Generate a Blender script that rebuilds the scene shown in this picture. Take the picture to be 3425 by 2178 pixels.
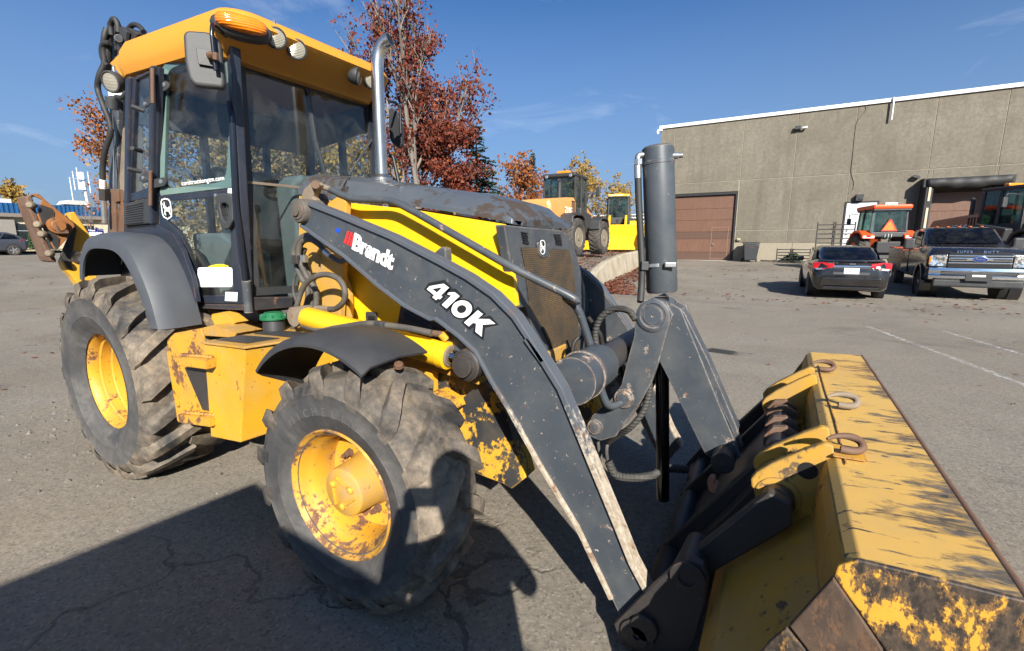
import bpy, bmesh, math, random
from mathutils import Vector, Matrix
R = math.radians
for o in list(bpy.data.objects): bpy.data.objects.remove(o)
SC = bpy.context.scene
COL = SC.collection
random.seed(7)

# ---------------------------------------------------------------- camera
cd = bpy.data.cameras.new('camera'); cam = bpy.data.objects.new('camera', cd); COL.objects.link(cam)
cd.sensor_width = 36.0; cd.lens = 16.336; cd.clip_start = 0.03; cd.clip_end = 3000
cam.location = (1.4953, -2.3116, 1.5538)
cam.rotation_euler = (R(90) - 0.1765, 0, 0.524)
SC.camera = cam
# ---------------------------------------------------------------- sky and sun
SUN_EL, SUN_DIR = R(29.5), Vector((-.573, .655, -.492)).normalized()
w = bpy.data.worlds.new('World'); SC.world = w; w.use_nodes = True
nt = w.node_tree; nt.nodes.clear()
sky = nt.nodes.new('ShaderNodeTexSky'); sky.sky_type = 'NISHITA'; sky.sun_disc = False
sky.sun_elevation = SUN_EL
sky.sun_rotation = math.atan2(-SUN_DIR.x, -SUN_DIR.y)
sky.altitude = 0; sky.air_density = 0.9; sky.dust_density = 1.8; sky.ozone_density = 5.5
bg = nt.nodes.new('ShaderNodeBackground'); bg.inputs['Strength'].default_value = 0.070
out = nt.nodes.new('ShaderNodeOutputWorld')
# thin wisps of high cloud over the whole sky
tcw = nt.nodes.new('ShaderNodeTexCoord'); mpw = nt.nodes.new('ShaderNodeMapping'); mpw.inputs['Scale'].default_value = (1.2, 1.2, 5.0)
nzw = nt.nodes.new('ShaderNodeTexNoise'); nzw.inputs['Scale'].default_value = 2.1; nzw.inputs['Detail'].default_value = 6; nzw.inputs['Roughness'].default_value = .62; nzw.inputs['Distortion'].default_value = .6
rmw = nt.nodes.new('ShaderNodeMapRange'); rmw.inputs[1].default_value = .56; rmw.inputs[2].default_value = .82; rmw.inputs[3].default_value = 0; rmw.inputs[4].default_value = .34
mxw = nt.nodes.new('ShaderNodeMix'); mxw.data_type = 'RGBA'; mxw.inputs[7].default_value = (7.5, 8.0, 8.8, 1)
nt.links.new(tcw.outputs['Generated'], mpw.inputs[0]); nt.links.new(mpw.outputs[0], nzw.inputs[0]); nt.links.new(nzw.outputs[0], rmw.inputs[0])
nt.links.new(rmw.outputs[0], mxw.inputs[0]); gmw = nt.nodes.new('ShaderNodeMix'); gmw.data_type = 'RGBA'; gmw.blend_type = 'MULTIPLY'; gmw.inputs[0].default_value = 1; gmw.inputs[7].default_value = (.60, .83, 1, 1); nt.links.new(sky.outputs[0], gmw.inputs[6]); 
sz = nt.nodes.new('ShaderNodeSeparateXYZ'); nt.links.new(tcw.outputs['Generated'], sz.inputs[0])      # pale haze low on the horizon, all round
hr = nt.nodes.new('ShaderNodeMapRange'); hr.inputs[1].default_value = 0; hr.inputs[2].default_value = .42; hr.inputs[3].default_value = .80; hr.inputs[4].default_value = 0; nt.links.new(sz.outputs[2], hr.inputs[0])
hm = nt.nodes.new('ShaderNodeMix'); hm.data_type = 'RGBA'; hm.inputs[7].default_value = (2.25, 3.15, 4.5, 1); nt.links.new(hr.outputs[0], hm.inputs[0]); nt.links.new(gmw.outputs[2], hm.inputs[6]); nt.links.new(hm.outputs[2], mxw.inputs[6]); nt.links.new(mxw.outputs[2], bg.inputs[0])
nt.links.new(bg.outputs[0], out.inputs[0])
sl = bpy.data.lights.new('sun', 'SUN'); so = bpy.data.objects.new('sun', sl); COL.objects.link(so)
sl.energy = 5.0; sl.angle = R(.53); sl.color = (1.0, .94, .84)
so.rotation_euler = SUN_DIR.to_track_quat('-Z', 'Y').to_euler(); so.location = (8, -8, 12)
SC.view_settings.view_transform = 'Standard'; SC.view_settings.look = 'None'; SC.view_settings.exposure = 1.0; SC.view_settings.gamma = 1
SC.view_settings.use_curve_mapping = False

# ---------------------------------------------------------------- helpers
def link(o, parent=None, label=None):
    COL.objects.link(o)
    if parent is not None:
        o.parent = parent
        o.matrix_parent_inverse = INV.get(parent.name, Matrix.Identity(4))
    if label: o['label'] = label
    return o
INV = {}
def thing(name, loc=(0, 0, 0), rz=0.0, label='', cat='', group=None, keep=False):
    o = bpy.data.objects.new(name, None); o.empty_display_size = .2; COL.objects.link(o)
    o.location = loc; o.rotation_euler = (0, 0, rz)
    o['label'] = label; o['category'] = cat
    if group: o['group'] = group
    if keep: INV[o.name] = Matrix.Translation(Vector(loc)).inverted()   # parts keep world coordinates
    return o
def tag(o, label, cat, group=None):
    o['label'] = label; o['category'] = cat
    if group: o['group'] = group
    return o
def struct(o): o['kind'] = 'structure'; return o
def stuff(o): o['kind'] = 'stuff'; return o

def mk(name, verts, faces, mat, parent=None, smooth=False, bevel=0, label=None, recalc=True, seg=2):
    me = bpy.data.meshes.new(name)
    me.from_pydata([tuple(v) for v in verts], [], faces)
    if recalc:
        bm = bmesh.new(); bm.from_mesh(me); bmesh.ops.recalc_face_normals(bm, faces=bm.faces); bm.to_mesh(me); bm.free()
    me.materials.append(mat)
    o = bpy.data.objects.new(name, me)
    link(o, parent, label)
    if smooth: shade(me)
    if bevel:
        b = o.modifiers.new('bevel', 'BEVEL'); b.width = bevel; b.segments = seg; b.limit_method = 'ANGLE'; b.angle_limit = R(32)
    return o
def shade(me, ang=38):
    me.polygons.foreach_set('use_smooth', [True] * len(me.polygons))
    try: me.set_sharp_from_angle(angle=R(ang))
    except Exception: pass
class MB:
    """collects several shapes into one mesh"""
    def __init__(s): s.v = []; s.f = []
    def add(s, v, f):
        n = len(s.v); s.v += [tuple(a) for a in v]; s.f += [tuple(i + n for i in a) for a in f]; return s
    def box(s, c, d, m=None):
        c = Vector(c); v = [Vector((x * d[0] / 2, y * d[1] / 2, z * d[2] / 2)) for x in (-1, 1) for y in (-1, 1) for z in (-1, 1)]
        if m: v = [m @ a for a in v]
        return s.add([a + c for a in v], [(0, 1, 3, 2), (4, 6, 7, 5), (0, 4, 5, 1), (2, 3, 7, 6), (0, 2, 6, 4), (1, 5, 7, 3)])
    def prism(s, pts, d): return s.add(*prism_geo(pts, d))
    def tube(s, pts, r, n=10): return s.add(*tube_geo(pts, r, n))
    def lathe(s, p, ax, prof, n=24): return s.add(*lathe_geo(p, ax, prof, n))
    def build(s, name, mat, parent=None, **k): return mk(name, s.v, s.f, mat, parent, **k)
def prism_geo(pts, d):
    d = Vector(d); a = [Vector(p) for p in pts]; n = len(a)
    v = a + [p + d for p in a]
    return v, [tuple(range(n)), tuple(reversed(range(n, 2 * n)))] + [(i, (i + 1) % n, (i + 1) % n + n, i + n) for i in range(n)]
def prism(name, pts, d, mat, parent=None, bevel=.003, **k):
    return mk(name, *prism_geo(pts, d), mat, parent, bevel=bevel, **k)
def ring(name, outer, inner, d, mat, parent=None, bevel=.003, **k):
    d = Vector(d); n = len(outer)
    o = [Vector(p) for p in outer]; i = [Vector(p) for p in inner]
    v = o + i + [p + d for p in o] + [p + d for p in i]; f = []
    for a in range(n):
        b = (a + 1) % n
        f += [(a, b, n + b, n + a), (2 * n + a, 3 * n + a, 3 * n + b, 2 * n + b), (a, 2 * n + a, 2 * n + b, b), (n + a, n + b, 3 * n + b, 3 * n + a)]
    return mk(name, v, f, mat, parent, bevel=bevel, **k)
def rnd(pts, r, seg=4):
    """round the corners of a planar polygon; r may be a list"""
    P = [Vector(p) for p in pts]; n = len(P); o = []
    for i in range(n):
        rr = r[i] if isinstance(r, (list, tuple)) else r
        a, b, c = P[i - 1], P[i], P[(i + 1) % n]
        u, v = (a - b), (c - b); k = min(rr, u.length * .48, v.length * .48)
        if rr <= 0: o += [b.copy() for _ in range(seg + 1)]; continue
        s, e = b + u.normalized() * k, b + v.normalized() * k
        for j in range(seg + 1):
            t = j / seg; o.append(s * (1 - t) ** 2 + b * 2 * t * (1 - t) + e * t * t)
    return o
def spline(pts, m=6):
    P = [Vector(p) for p in pts]
    if len(P) < 3: return P
    Q_ = [P[0] * 2 - P[1]] + P + [P[-1] * 2 - P[-2]]; o = []
    for i in range(1, len(Q_) - 2):
        a, b, c, d = Q_[i - 1:i + 3]
        for j in range(m):
            t = j / m
            o.append(.5 * ((2 * b) + (c - a) * t + (2 * a - 5 * b + 4 * c - d) * t * t + (3 * b - a - 3 * c + d) * t ** 3))
    o.append(P[-1]); return o
def tube_geo(pts, r, n=10):
    P = [Vector(p) for p in pts]; v = []; f = []
    t0 = (P[1] - P[0]).normalized(); up = Vector((0, 0, 1)) if abs(t0.z) < .9 else Vector((1, 0, 0))
    x = t0.cross(up).normalized()
    for i, p in enumerate(P):
        t = (P[min(i + 1, len(P) - 1)] - P[max(i - 1, 0)]).normalized()
        x = (x - t * x.dot(t)).normalized(); y = t.cross(x)
        rr = r[min(i, len(r) - 1)] if isinstance(r, (list, tuple)) else r
        for k in range(n):
            a = 2 * math.pi * k / n; v.append(p + (x * math.cos(a) + y * math.sin(a)) * rr)
    for i in range(len(P) - 1):
        for k in range(n):
            f.append((i * n + k, i * n + (k + 1) % n, (i + 1) * n + (k + 1) % n, (i + 1) * n + k))
    f += [tuple(reversed(range(n))), tuple(range((len(P) - 1) * n, len(P) * n))]
    return v, f
def tube(name, pts, r, mat, parent=None, n=10, m=6, sp=True, **k):
    return mk(name, *tube_geo(spline(pts, m) if sp else pts, r, n), mat, parent, smooth=True, **k)
def bent(pts, r=.05, seg=5):
    """polyline with rounded bends (open path)"""
    P = [Vector(p) for p in pts]; o = [P[0]]
    for i in range(1, len(P) - 1):
        a, b, c = P[i - 1], P[i], P[i + 1]; u, v = a - b, c - b; k = min(r, u.length * .48, v.length * .48)
        s, e = b + u.normalized() * k, b + v.normalized() * k
        o += [s * (1 - t) ** 2 + b * 2 * t * (1 - t) + e * t * t for t in [j / seg for j in range(seg + 1)]]
    return o + [P[-1]]
def lathe_geo(p, ax, prof, n=24, cap=True):
    p, ax = Vector(p), Vector(ax).normalized(); x = ax.orthogonal().normalized(); y = ax.cross(x)
    v = []; f = []; m = len(prof)
    for h, r in prof:
        for k in range(n):
            a = 2 * math.pi * k / n; v.append(p + ax * h + (x * math.cos(a) + y * math.sin(a)) * r)
    for i in range(m - 1):
        for k in range(n): f.append((i * n + k, i * n + (k + 1) % n, (i + 1) * n + (k + 1) % n, (i + 1) * n + k))
    if cap and prof[0][1] > 0: f.append(tuple(reversed(range(n))))
    if cap and prof[-1][1] > 0: f.append(tuple(range((m - 1) * n, m * n)))
    return v, f
def lathe(name, p, ax, prof, mat, parent=None, n=28, cap=True, **k):
    return mk(name, *lathe_geo(p, ax, prof, n, cap), mat, parent, smooth=True, **k)
def rod(name, a, b, r, mat, parent=None, n=20, ch=.003, **k):
    a, b = Vector(a), Vector(b); L = (b - a).length; c = min(ch, r * .4, L * .3)
    return lathe(name, a, b - a, [(0, r - c), (c, r), (L - c, r), (L, r - c)], mat, parent, n, **k)
def box(name, c, d, mat, parent=None, rot=None, bevel=.004, **k):
    m = None
    if rot: m = Matrix.Rotation(rot[2], 3, 'Z') @ Matrix.Rotation(rot[1], 3, 'Y') @ Matrix.Rotation(rot[0], 3, 'X')
    b = MB().box(c, d, m); return b.build(name, mat, parent, bevel=bevel, **k)
def text(name, s, origin, xdir, ydir, size, mat, parent=None, off=0, depth=.0015, shear=0, align='LEFT', spacing=1.0, label=None, lift=0.0):
    cu = bpy.data.curves.new(name + '_c', 'FONT'); cu.body = s; cu.size = size; cu.extrude = depth; cu.offset = off; cu.shear = shear
    cu.align_x = align; cu.space_character = spacing; cu.resolution_u = 3; cu.fill_mode = 'BOTH'
    t = bpy.data.objects.new(name + '_t', cu); COL.objects.link(t)
    bpy.context.view_layer.update()
    me = bpy.data.meshes.new_from_object(t.evaluated_get(bpy.context.evaluated_depsgraph_get()))
    bpy.data.objects.remove(t); bpy.data.curves.remove(cu)
    x = Vector(xdir).normalized(); y = Vector(ydir); y = (y - x * y.dot(x)).normalized(); z = x.cross(y)
    M = Matrix((x, y, z)).transposed().to_4x4(); M.translation = Vector(origin) + z * lift
    me.transform(M); me.materials.clear(); me.materials.append(mat)
    o = bpy.data.objects.new(name, me); link(o, parent, label); return o
def copy_tree(o, parent=None, loc=None, rz=None, label=None):
    c = o.copy(); COL.objects.link(c); c.parent = parent
    if loc is not None: c.location = loc
    if rz is not None: c.rotation_euler = (0, 0, rz)
    if label: c['label'] = label
    for ch in list(o.children): copy_tree(ch, c)
    return c

# ---------------------------------------------------------------- materials
def N(nt, t, **k):
    n = nt.nodes.new(t)
    for a, b in k.items(): setattr(n, a, b)
    return n
def mat_base(name):
    m = bpy.data.materials.new(name); m.use_nodes = True; nt = m.node_tree
    return m, nt, nt.nodes['Principled BSDF']
def noise(nt, co, scale, detail=5, rough=.55, dist=0):
    n = N(nt, 'ShaderNodeTexNoise'); n.inputs['Scale'].default_value = scale; n.inputs['Detail'].default_value = min(detail, 5)
    n.inputs['Roughness'].default_value = rough; n.inputs['Distortion'].default_value = dist
    nt.links.new(co, n.inputs['Vector']); return n.outputs['Fac']
def ramp(nt, fac, lo, hi, a=0.0, b=1.0):
    n = N(nt, 'ShaderNodeMapRange'); n.clamp = True
    n.inputs[1].default_value = lo; n.inputs[2].default_value = hi; n.inputs[3].default_value = a; n.inputs[4].default_value = b
    nt.links.new(fac, n.inputs[0]); return n.outputs[0]
def math_(nt, op, a, b=None):
    n = N(nt, 'ShaderNodeMath', operation=op)
    for i, v in enumerate((a, b)):
        if v is None: continue
        if isinstance(v, (int, float)): n.inputs[i].default_value = v
        else: nt.links.new(v, n.inputs[i])
    return n.outputs[0]
def mix(nt, fac, a, b):
    n = N(nt, 'ShaderNodeMix', data_type='RGBA')
    for i, v in ((0, fac), (6, a), (7, b)):
        if isinstance(v, (int, float)): n.inputs[i].default_value = v
        elif isinstance(v, tuple): n.inputs[i].default_value = v if len(v) == 4 else v + (1,)
        else: nt.links.new(v, n.inputs[i])
    return n.outputs[2]
def coords(nt, scale=None):
    t = N(nt, 'ShaderNodeTexCoord')
    if not scale: return t.outputs['Object']
    m = N(nt, 'ShaderNodeMapping'); m.inputs['Scale'].default_value = scale; nt.links.new(t.outputs['Object'], m.inputs[0]); return m.outputs[0]
def bump(nt, p, h, strength=.2, dist=.01):
    b = N(nt, 'ShaderNodeBump'); b.inputs['Strength'].default_value = strength; b.inputs['Distance'].default_value = dist
    nt.links.new(h, b.inputs['Height']); nt.links.new(b.outputs[0], p.inputs['Normal'])
def edge_mask(nt, rad=.012):
    bv = N(nt, 'ShaderNodeBevel'); bv.samples = 4; bv.inputs['Radius'].default_value = rad
    g = N(nt, 'ShaderNodeNewGeometry'); d = N(nt, 'ShaderNodeVectorMath', operation='DOT_PRODUCT')
    nt.links.new(bv.outputs[0], d.inputs[0]); nt.links.new(g.outputs['Normal'], d.inputs[1])
    return ramp(nt, d.outputs['Value'], .985, .80)
MATS = {}
def paint(name, base, rough=.45, rust=0.0, dirt=.25, edge=.6, chip=None, dust=(.30, .235, .16), scale=1.0, metal=0.0, coat=0.0, stretch=None, var=.12, rustc=(.13, .05, .02), speck=.0):
    """worn paint: tonal variation, dust, rust patches, chips and worn edges"""
    m, nt, p = mat_base(name); co = coords(nt, stretch)
    v = noise(nt, co, 2.3 * scale, 4, .6)
    c = mix(nt, ramp(nt, v, .3, .7), tuple(x * (1 - var) for x in base), tuple(min(1, x * (1 + var)) for x in base))
    if dirt:
        d = noise(nt, co, 5.5 * scale, 8, .68, .4)
        d = math_(nt, 'MULTIPLY', ramp(nt, d, .42, .72), dirt)
        c = mix(nt, d, c, dust)
    rm = None
    if rust:
        a = noise(nt, co, 6.0 * scale, 9, .66, .3); s_ = noise(nt, co, 48 * scale, 4, .6)
        rm = ramp(nt, math_(nt, 'ADD', math_(nt, 'MULTIPLY', a, .72), math_(nt, 'MULTIPLY', s_, .28)), .655 - rust * .30, .70 - rust * .30)
        if speck:
            rm = math_(nt, 'MAXIMUM', rm, ramp(nt, s_, .72 - speck * .16, .75 - speck * .16))
    if edge:
        e = edge_mask(nt); en = noise(nt, co, 16 * scale, 6, .7)
        e = math_(nt, 'MULTIPLY', e, ramp(nt, en, .62 - edge * .3, .72 - edge * .3))
        rm = e if rm is None else math_(nt, 'MAXIMUM', rm, e)
    rr = rough
    if rm is not None:
        rv = noise(nt, co, 30, 5, .7)
        rc = mix(nt, ramp(nt, rv, .35, .7), rustc, chip or tuple(min(1, x * 2.2) for x in rustc))
        c = mix(nt, rm, c, rc)
        rr = N(nt, 'ShaderNodeMapRange'); rr.inputs[3].default_value = rough; rr.inputs[4].default_value = .85; nt.links.new(rm, rr.inputs[0])
        nt.links.new(rr.outputs[0], p.inputs['Roughness'])
    else: p.inputs['Roughness'].default_value = rough
    nt.links.new(c, p.inputs['Base Color']); p.inputs['Metallic'].default_value = metal
    if coat: p.inputs['Coat Weight'].default_value = coat; p.inputs['Coat Roughness'].default_value = .12
    hb = noise(nt, co, 60, 4, .6)
    if rm is not None:
        hb = math_(nt, 'SUBTRACT', math_(nt, 'MULTIPLY', hb, .35), rm)
    bump(nt, p, hb, .25, .0015)
    MATS[name] = m; return m
def plain(name, base, rough=.5, metal=0.0, emit=None, es=0, bumpy=0, var=.1, sc=8):
    m, nt, p = mat_base(name); co = coords(nt)
    v = noise(nt, co, sc, 5, .6)
    c = mix(nt, v, tuple(x * (1 - var * 2) for x in base), tuple(min(1, x * (1 + var * 2)) for x in base))
    nt.links.new(c, p.inputs['Base Color']); p.inputs['Roughness'].default_value = rough; p.inputs['Metallic'].default_value = metal
    if bumpy: bump(nt, p, noise(nt, co, 90, 4, .6), bumpy, .002)
    if emit: p.inputs['Emission Color'].default_value = emit + (1,); p.inputs['Emission Strength'].default_value = es
    MATS[name] = m; return m
def glass(name, tint, rough=.02, ior=1.5, refl=1.0, grime=.12):
    m = bpy.data.materials.new(name); m.use_nodes = True; nt = m.node_tree; nt.nodes.clear()
    o = N(nt, 'ShaderNodeOutputMaterial'); tr = N(nt, 'ShaderNodeBsdfTransparent'); gl = N(nt, 'ShaderNodeBsdfGlossy'); df = N(nt, 'ShaderNodeBsdfDiffuse')
    tr.inputs[0].default_value = tint + (1,); gl.inputs['Roughness'].default_value = rough; gl.inputs[0].default_value = (refl, refl, refl, 1)
    df.inputs[0].default_value = (.33, .31, .27, 1)
    ge = N(nt, 'ShaderNodeNewGeometry'); dt = N(nt, 'ShaderNodeVectorMath', operation='DOT_PRODUCT'); nt.links.new(ge.outputs['Incoming'], dt.inputs[0]); nt.links.new(ge.outputs['Normal'], dt.inputs[1])
    fc = math_(nt, 'ADD', math_(nt, 'MULTIPLY', math_(nt, 'POWER', math_(nt, 'SUBTRACT', 1.0, math_(nt, 'ABSOLUTE', dt.outputs['Value'])), 5.0), .95), .045)
    m1 = N(nt, 'ShaderNodeMixShader'); nt.links.new(fc, m1.inputs[0]); nt.links.new(tr.outputs[0], m1.inputs[1]); nt.links.new(gl.outputs[0], m1.inputs[2])
    g = math_(nt, 'MULTIPLY', ramp(nt, noise(nt, coords(nt), 4.0, 7, .7, .5), .40, .8), grime)
    m2 = N(nt, 'ShaderNodeMixShader'); nt.links.new(g, m2.inputs[0]); nt.links.new(m1.outputs[0], m2.inputs[1]); nt.links.new(df.outputs[0], m2.inputs[2])
    nt.links.new(m2.outputs[0], o.inputs[0]); MATS[name] = m; return m

YEL = paint('yellow_paint', (.60, .315, .020), .45, rust=.13, dirt=.45, edge=.7, dust=(.46, .31, .12), speck=.25)
YELC = paint('yellow_panel', (.83, .46, .010), .38, rust=.02, dirt=.12, edge=.25, dust=(.55, .32, .08))
YELR = paint('yellow_rusty', (.60, .30, .020), .5, rust=.40, dirt=.6, edge=.85, dust=(.34, .21, .09), speck=.5, rustc=(.10, .045, .022))
YELF = paint('rim_barrel_rusty', (.58, .29, .022), .55, rust=.50, dirt=.8, edge=.8, dust=(.30, .19, .09), speck=.5, rustc=(.095, .05, .028))
YELD = paint('yellow_dusty', (.48, .26, .035), .55, rust=.16, dirt=.75, edge=.4, dust=(.30, .22, .14))
ROOF = paint('roof_plastic', (.58, .245, .022), .5, dirt=.04, edge=0, var=.04)
GRY = paint('grey_paint', (.050, .060, .072), .42, rust=.05, dirt=.16, edge=.55, dust=(.22, .21, .20), chip=(.42, .36, .30), speck=.12)
GRYW = paint('grey_worn', (.047, .056, .067), .42, rust=.16, dirt=.28, edge=.95, dust=(.17, .16, .145), chip=(.45, .40, .34), speck=.38)
def flange_mat():
    m, nt, p = mat_base('flange_worn_to_primer'); co = coords(nt); sx = N(nt, 'ShaderNodeSeparateXYZ'); nt.links.new(co, sx.inputs[0])
    a = noise(nt, co, 9, 5, .7, .4); b = noise(nt, co, 42, 4, .65); low = ramp(nt, sx.outputs[2], 1.08, .62)
    k = ramp(nt, math_(nt, 'ADD', math_(nt, 'MULTIPLY', low, .42), math_(nt, 'ADD', math_(nt, 'MULTIPLY', a, .5), math_(nt, 'MULTIPLY', b, .5))), .66, .78)
    c = mix(nt, noise(nt, co, 5, 4), (.055, .066, .082), (.09, .10, .115))
    c = mix(nt, k, c, mix(nt, ramp(nt, b, .4, .62), (.30, .24, .175), (.43, .375, .30)))
    r_ = ramp(nt, noise(nt, co, 13, 5, .7, .6), .56, .64); c = mix(nt, math_(nt, 'MULTIPLY', r_, math_(nt, 'ADD', math_(nt, 'MULTIPLY', low, .6), .25)), c, (.15, .065, .03))
    nt.links.new(c, p.inputs['Base Color']); p.inputs['Roughness'].default_value = .6; bump(nt, p, math_(nt, 'SUBTRACT', math_(nt, 'MULTIPLY', b, .4), k), .3, .0015); return m
EDGEW = flange_mat()
GRYP = paint('hood_paint', (.060, .071, .085), .40, rust=.41, dirt=.14, edge=.2, dust=(.2, .2, .2), rustc=(.035, .024, .018), chip=(.05, .036, .028), scale=.55)
DARK = paint('dark_cab_paint', (.016, .021, .034), .30, dirt=.10, edge=.35, dust=(.16, .14, .12), rust=.02)
BLKP = paint('black_plastic', (.030, .031, .034), .55, dirt=.22, edge=0, dust=(.10, .095, .09))
FEND = paint('grey_fender_plastic', (.058, .064, .074), .52, dirt=.14, edge=0, dust=(.13, .12, .11), speck=0)
BLK = plain('black', (.012, .012, .013), .5)
RUST = paint('rusty_iron', (.115, .060, .036), .75, rust=.30, dirt=.6, edge=.5, dust=(.17, .12, .085), rustc=(.22, .085, .03), chip=(.05, .035, .03))
STEELD = paint('dark_greasy_steel', (.030, .028, .028), .5, rust=.16, dirt=.35, edge=.5, dust=(.08, .065, .05), rustc=(.10, .05, .03), chip=(.12, .09, .07))
CHR = plain('chrome', (.62, .62, .62), .14, 1.0, var=.08)
STK = paint('stack_steel', (.58, .55, .51), .24, metal=.95, dirt=.25, edge=0, dust=(.30, .22, .16), rust=.03)
ZINC = plain('zinc', (.58, .58, .57), .34, .9)
HOSE = plain('rubber_hose', (.022, .022, .022), .62, bumpy=.2)
HOSED = paint('dusty_hose', (.055, .052, .048), .7, dirt=.6, edge=0, dust=(.17, .14, .11))
GRN = plain('green_cap', (.010, .115, .045), .5)
WHT = plain('white_vinyl', (.80, .80, .78), .5, var=.02)
RED = plain('red_vinyl', (.60, .03, .03), .5)
ORA = plain('orange_paint', (.75, .09, .012), .38)
GLS = glass('cab_glass', (.78, .85, .87), grime=.09)
GLSD = glass('dark_glass', (.10, .12, .14), grime=.05)
LENS = glass('clear_lens', (.92, .92, .90), rough=.08)
REFL = plain('reflector', (.75, .74, .70), .22, .9)
AMB = plain('amber_lens', (.85, .26, .012), .16, 0.0)
HL = plain('grey_headliner', (.055, .058, .062), .85)
CONS = plain('grey_console', (.17, .175, .165), .6)
SEAT = plain('dark_seat_fabric', (.03, .034, .04), .8, bumpy=.3)
TAN = paint('dusty_metal', (.16, .125, .09), .8, dirt=.6, edge=.2, rust=.1)
def tyre_mat(name, base=.022, amount=.80, dust=(.27, .215, .155)):
    m, nt, p = mat_base(name); co = coords(nt)
    a = noise(nt, co, 3.2, 9, .68, .5); b = noise(nt, co, 26, 6, .65)
    k = math_(nt, 'MULTIPLY', ramp(nt, a, .36, .58), ramp(nt, b, .3, .62, .35, 1.0))
    c = mix(nt, math_(nt, 'MULTIPLY', k, amount), (base, base, base * 1.05), dust)
    g = ramp(nt, noise(nt, co, 7, 7, .7), .5, .75, 0, .45)
    c = mix(nt, g, c, (.075, .078, .082))
    nt.links.new(c, p.inputs['Base Color']); p.inputs['Roughness'].default_value = .78
    hh = math_(nt, 'ADD', math_(nt, 'MULTIPLY', noise(nt, co, 14, 6, .7), 1.2), math_(nt, 'MULTIPLY', b, .5))
    bump(nt, p, hh, .45, .0035); MATS[name] = m; return m
TYRE = tyre_mat('tyre_rubber_dusty'); TYRER = tyre_mat('tyre_rubber_muddy', amount=.9, dust=(.255, .200, .140)); TYREC = tyre_mat('tyre_rubber_clean', amount=.25)
TSIDE = tyre_mat('tyre_sidewall', base=.040, amount=.55, dust=(.17, .155, .135))
SC.cycles.max_bounces = 6; SC.cycles.diffuse_bounces = 2; SC.cycles.glossy_bounces = 3; SC.cycles.transmission_bounces = 4; SC.cycles.transparent_max_bounces = 14
SC.cycles.caustics_reflective = False; SC.cycles.caustics_refractive = False; SC.cycles.sample_clamp_indirect = 6
SC.cycles.use_adaptive_sampling = True; SC.cycles.adaptive_threshold = 0.03; SC.cycles.adaptive_min_samples = 16


# ================================================================ ground
def gz(x, y):
    d = math.hypot(x - 1.5, y + 2.3); t = max(0.0, d - 14)
    return min(.0205 * t * t / (t + 3.0), .95) if t > 0 else 0.0
def asphalt_mat(name, light=1.0):
    m, nt, p = mat_base(name); co = coords(nt)
    big = noise(nt, co, .22, 7, .62, .8); med = noise(nt, co, 1.3, 8, .66, .5); fine = noise(nt, co, 22, 6, .7); grit = N(nt, 'ShaderNodeTexVoronoi'); grit.inputs['Scale'].default_value = 95; nt.links.new(co, grit.inputs['Vector'])
    k = light
    c = mix(nt, ramp(nt, big, .36, .64), (.150 * k, .132 * k, .108 * k), (.238 * k, .214 * k, .178 * k))
    c = mix(nt, ramp(nt, med, .38, .66, 0, .75), c, (.225 * k, .190 * k, .145 * k)); c = mix(nt, ramp(nt, noise(nt, co, .16, 5, .7, 1.0), .50, .62, 0, .45), c, (.17 * k, .135 * k, .098 * k))            # trodden dust
    c = mix(nt, ramp(nt, noise(nt, co, .42, 6, .7, 1.4), .57, .70, 0, .5), c, (.062 * k, .055 * k, .047 * k))   # oil and damp
    c = mix(nt, ramp(nt, fine, .42, .68, 0, .42), c, (.085 * k, .079 * k, .070 * k))
    gs = N(nt, 'ShaderNodeSeparateColor'); nt.links.new(grit.outputs['Color'], gs.inputs[0])
    c = mix(nt, ramp(nt, gs.outputs[0], .84, .97, 0, .35), c, (.32 * k, .30 * k, .265 * k))      # pale stones
    c = mix(nt, ramp(nt, gs.outputs[1], .80, .96, 0, .45), c, (.045 * k, .043 * k, .04 * k))    # dark stones
    # cracks
    mp = N(nt, 'ShaderNodeVectorMath', operation='ADD'); nz = N(nt, 'ShaderNodeTexNoise'); nz.inputs['Scale'].default_value = 1.6; nz.inputs['Detail'].default_value = 6; nt.links.new(co, nz.inputs['Vector'])
    nt.links.new(co, mp.inputs[0]); sc_ = N(nt, 'ShaderNodeVectorMath', operation='SCALE'); sc_.inputs['Scale'].default_value = .9; nt.links.new(nz.outputs['Color'], sc_.inputs[0]); nt.links.new(sc_.outputs[0], mp.inputs[1])
    vo = N(nt, 'ShaderNodeTexVoronoi', feature='DISTANCE_TO_EDGE'); vo.inputs['Scale'].default_value = .42; nt.links.new(mp.outputs[0], vo.inputs['Vector'])
    cr = math_(nt, 'MULTIPLY', ramp(nt, vo.outputs['Distance'], .007, .002), ramp(nt, noise(nt, co, .3, 3, .5), .52, .64))
    c = mix(nt, math_(nt, 'MULTIPLY', cr, .55), c, (.045, .04, .035))
    nt.links.new(c, p.inputs['Base Color']); p.inputs['Roughness'].default_value = .92; p.inputs['Specular IOR Level'].default_value = .25
    h = math_(nt, 'ADD', math_(nt, 'MULTIPLY', gs.outputs[2], .35), math_(nt, 'ADD', math_(nt, 'MULTIPLY', fine, .8), math_(nt, 'MULTIPLY', med, 2.0)))
    h = math_(nt, 'SUBTRACT', h, math_(nt, 'MULTIPLY', cr, 1.2))
    bump(nt, p, h, .75, .008); return m
ASP = asphalt_mat('worn_asphalt', 1.12)
rr = [0, .7, 1.4, 2, 3, 4, 5, 6, 8, 10, 12, 14, 16, 18, 20, 23, 26, 30, 34, 40, 50, 65, 90, 140, 300, 900, 2200]; n = 96; v = [(1.5, -2.3, 0)]; f = []
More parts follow.
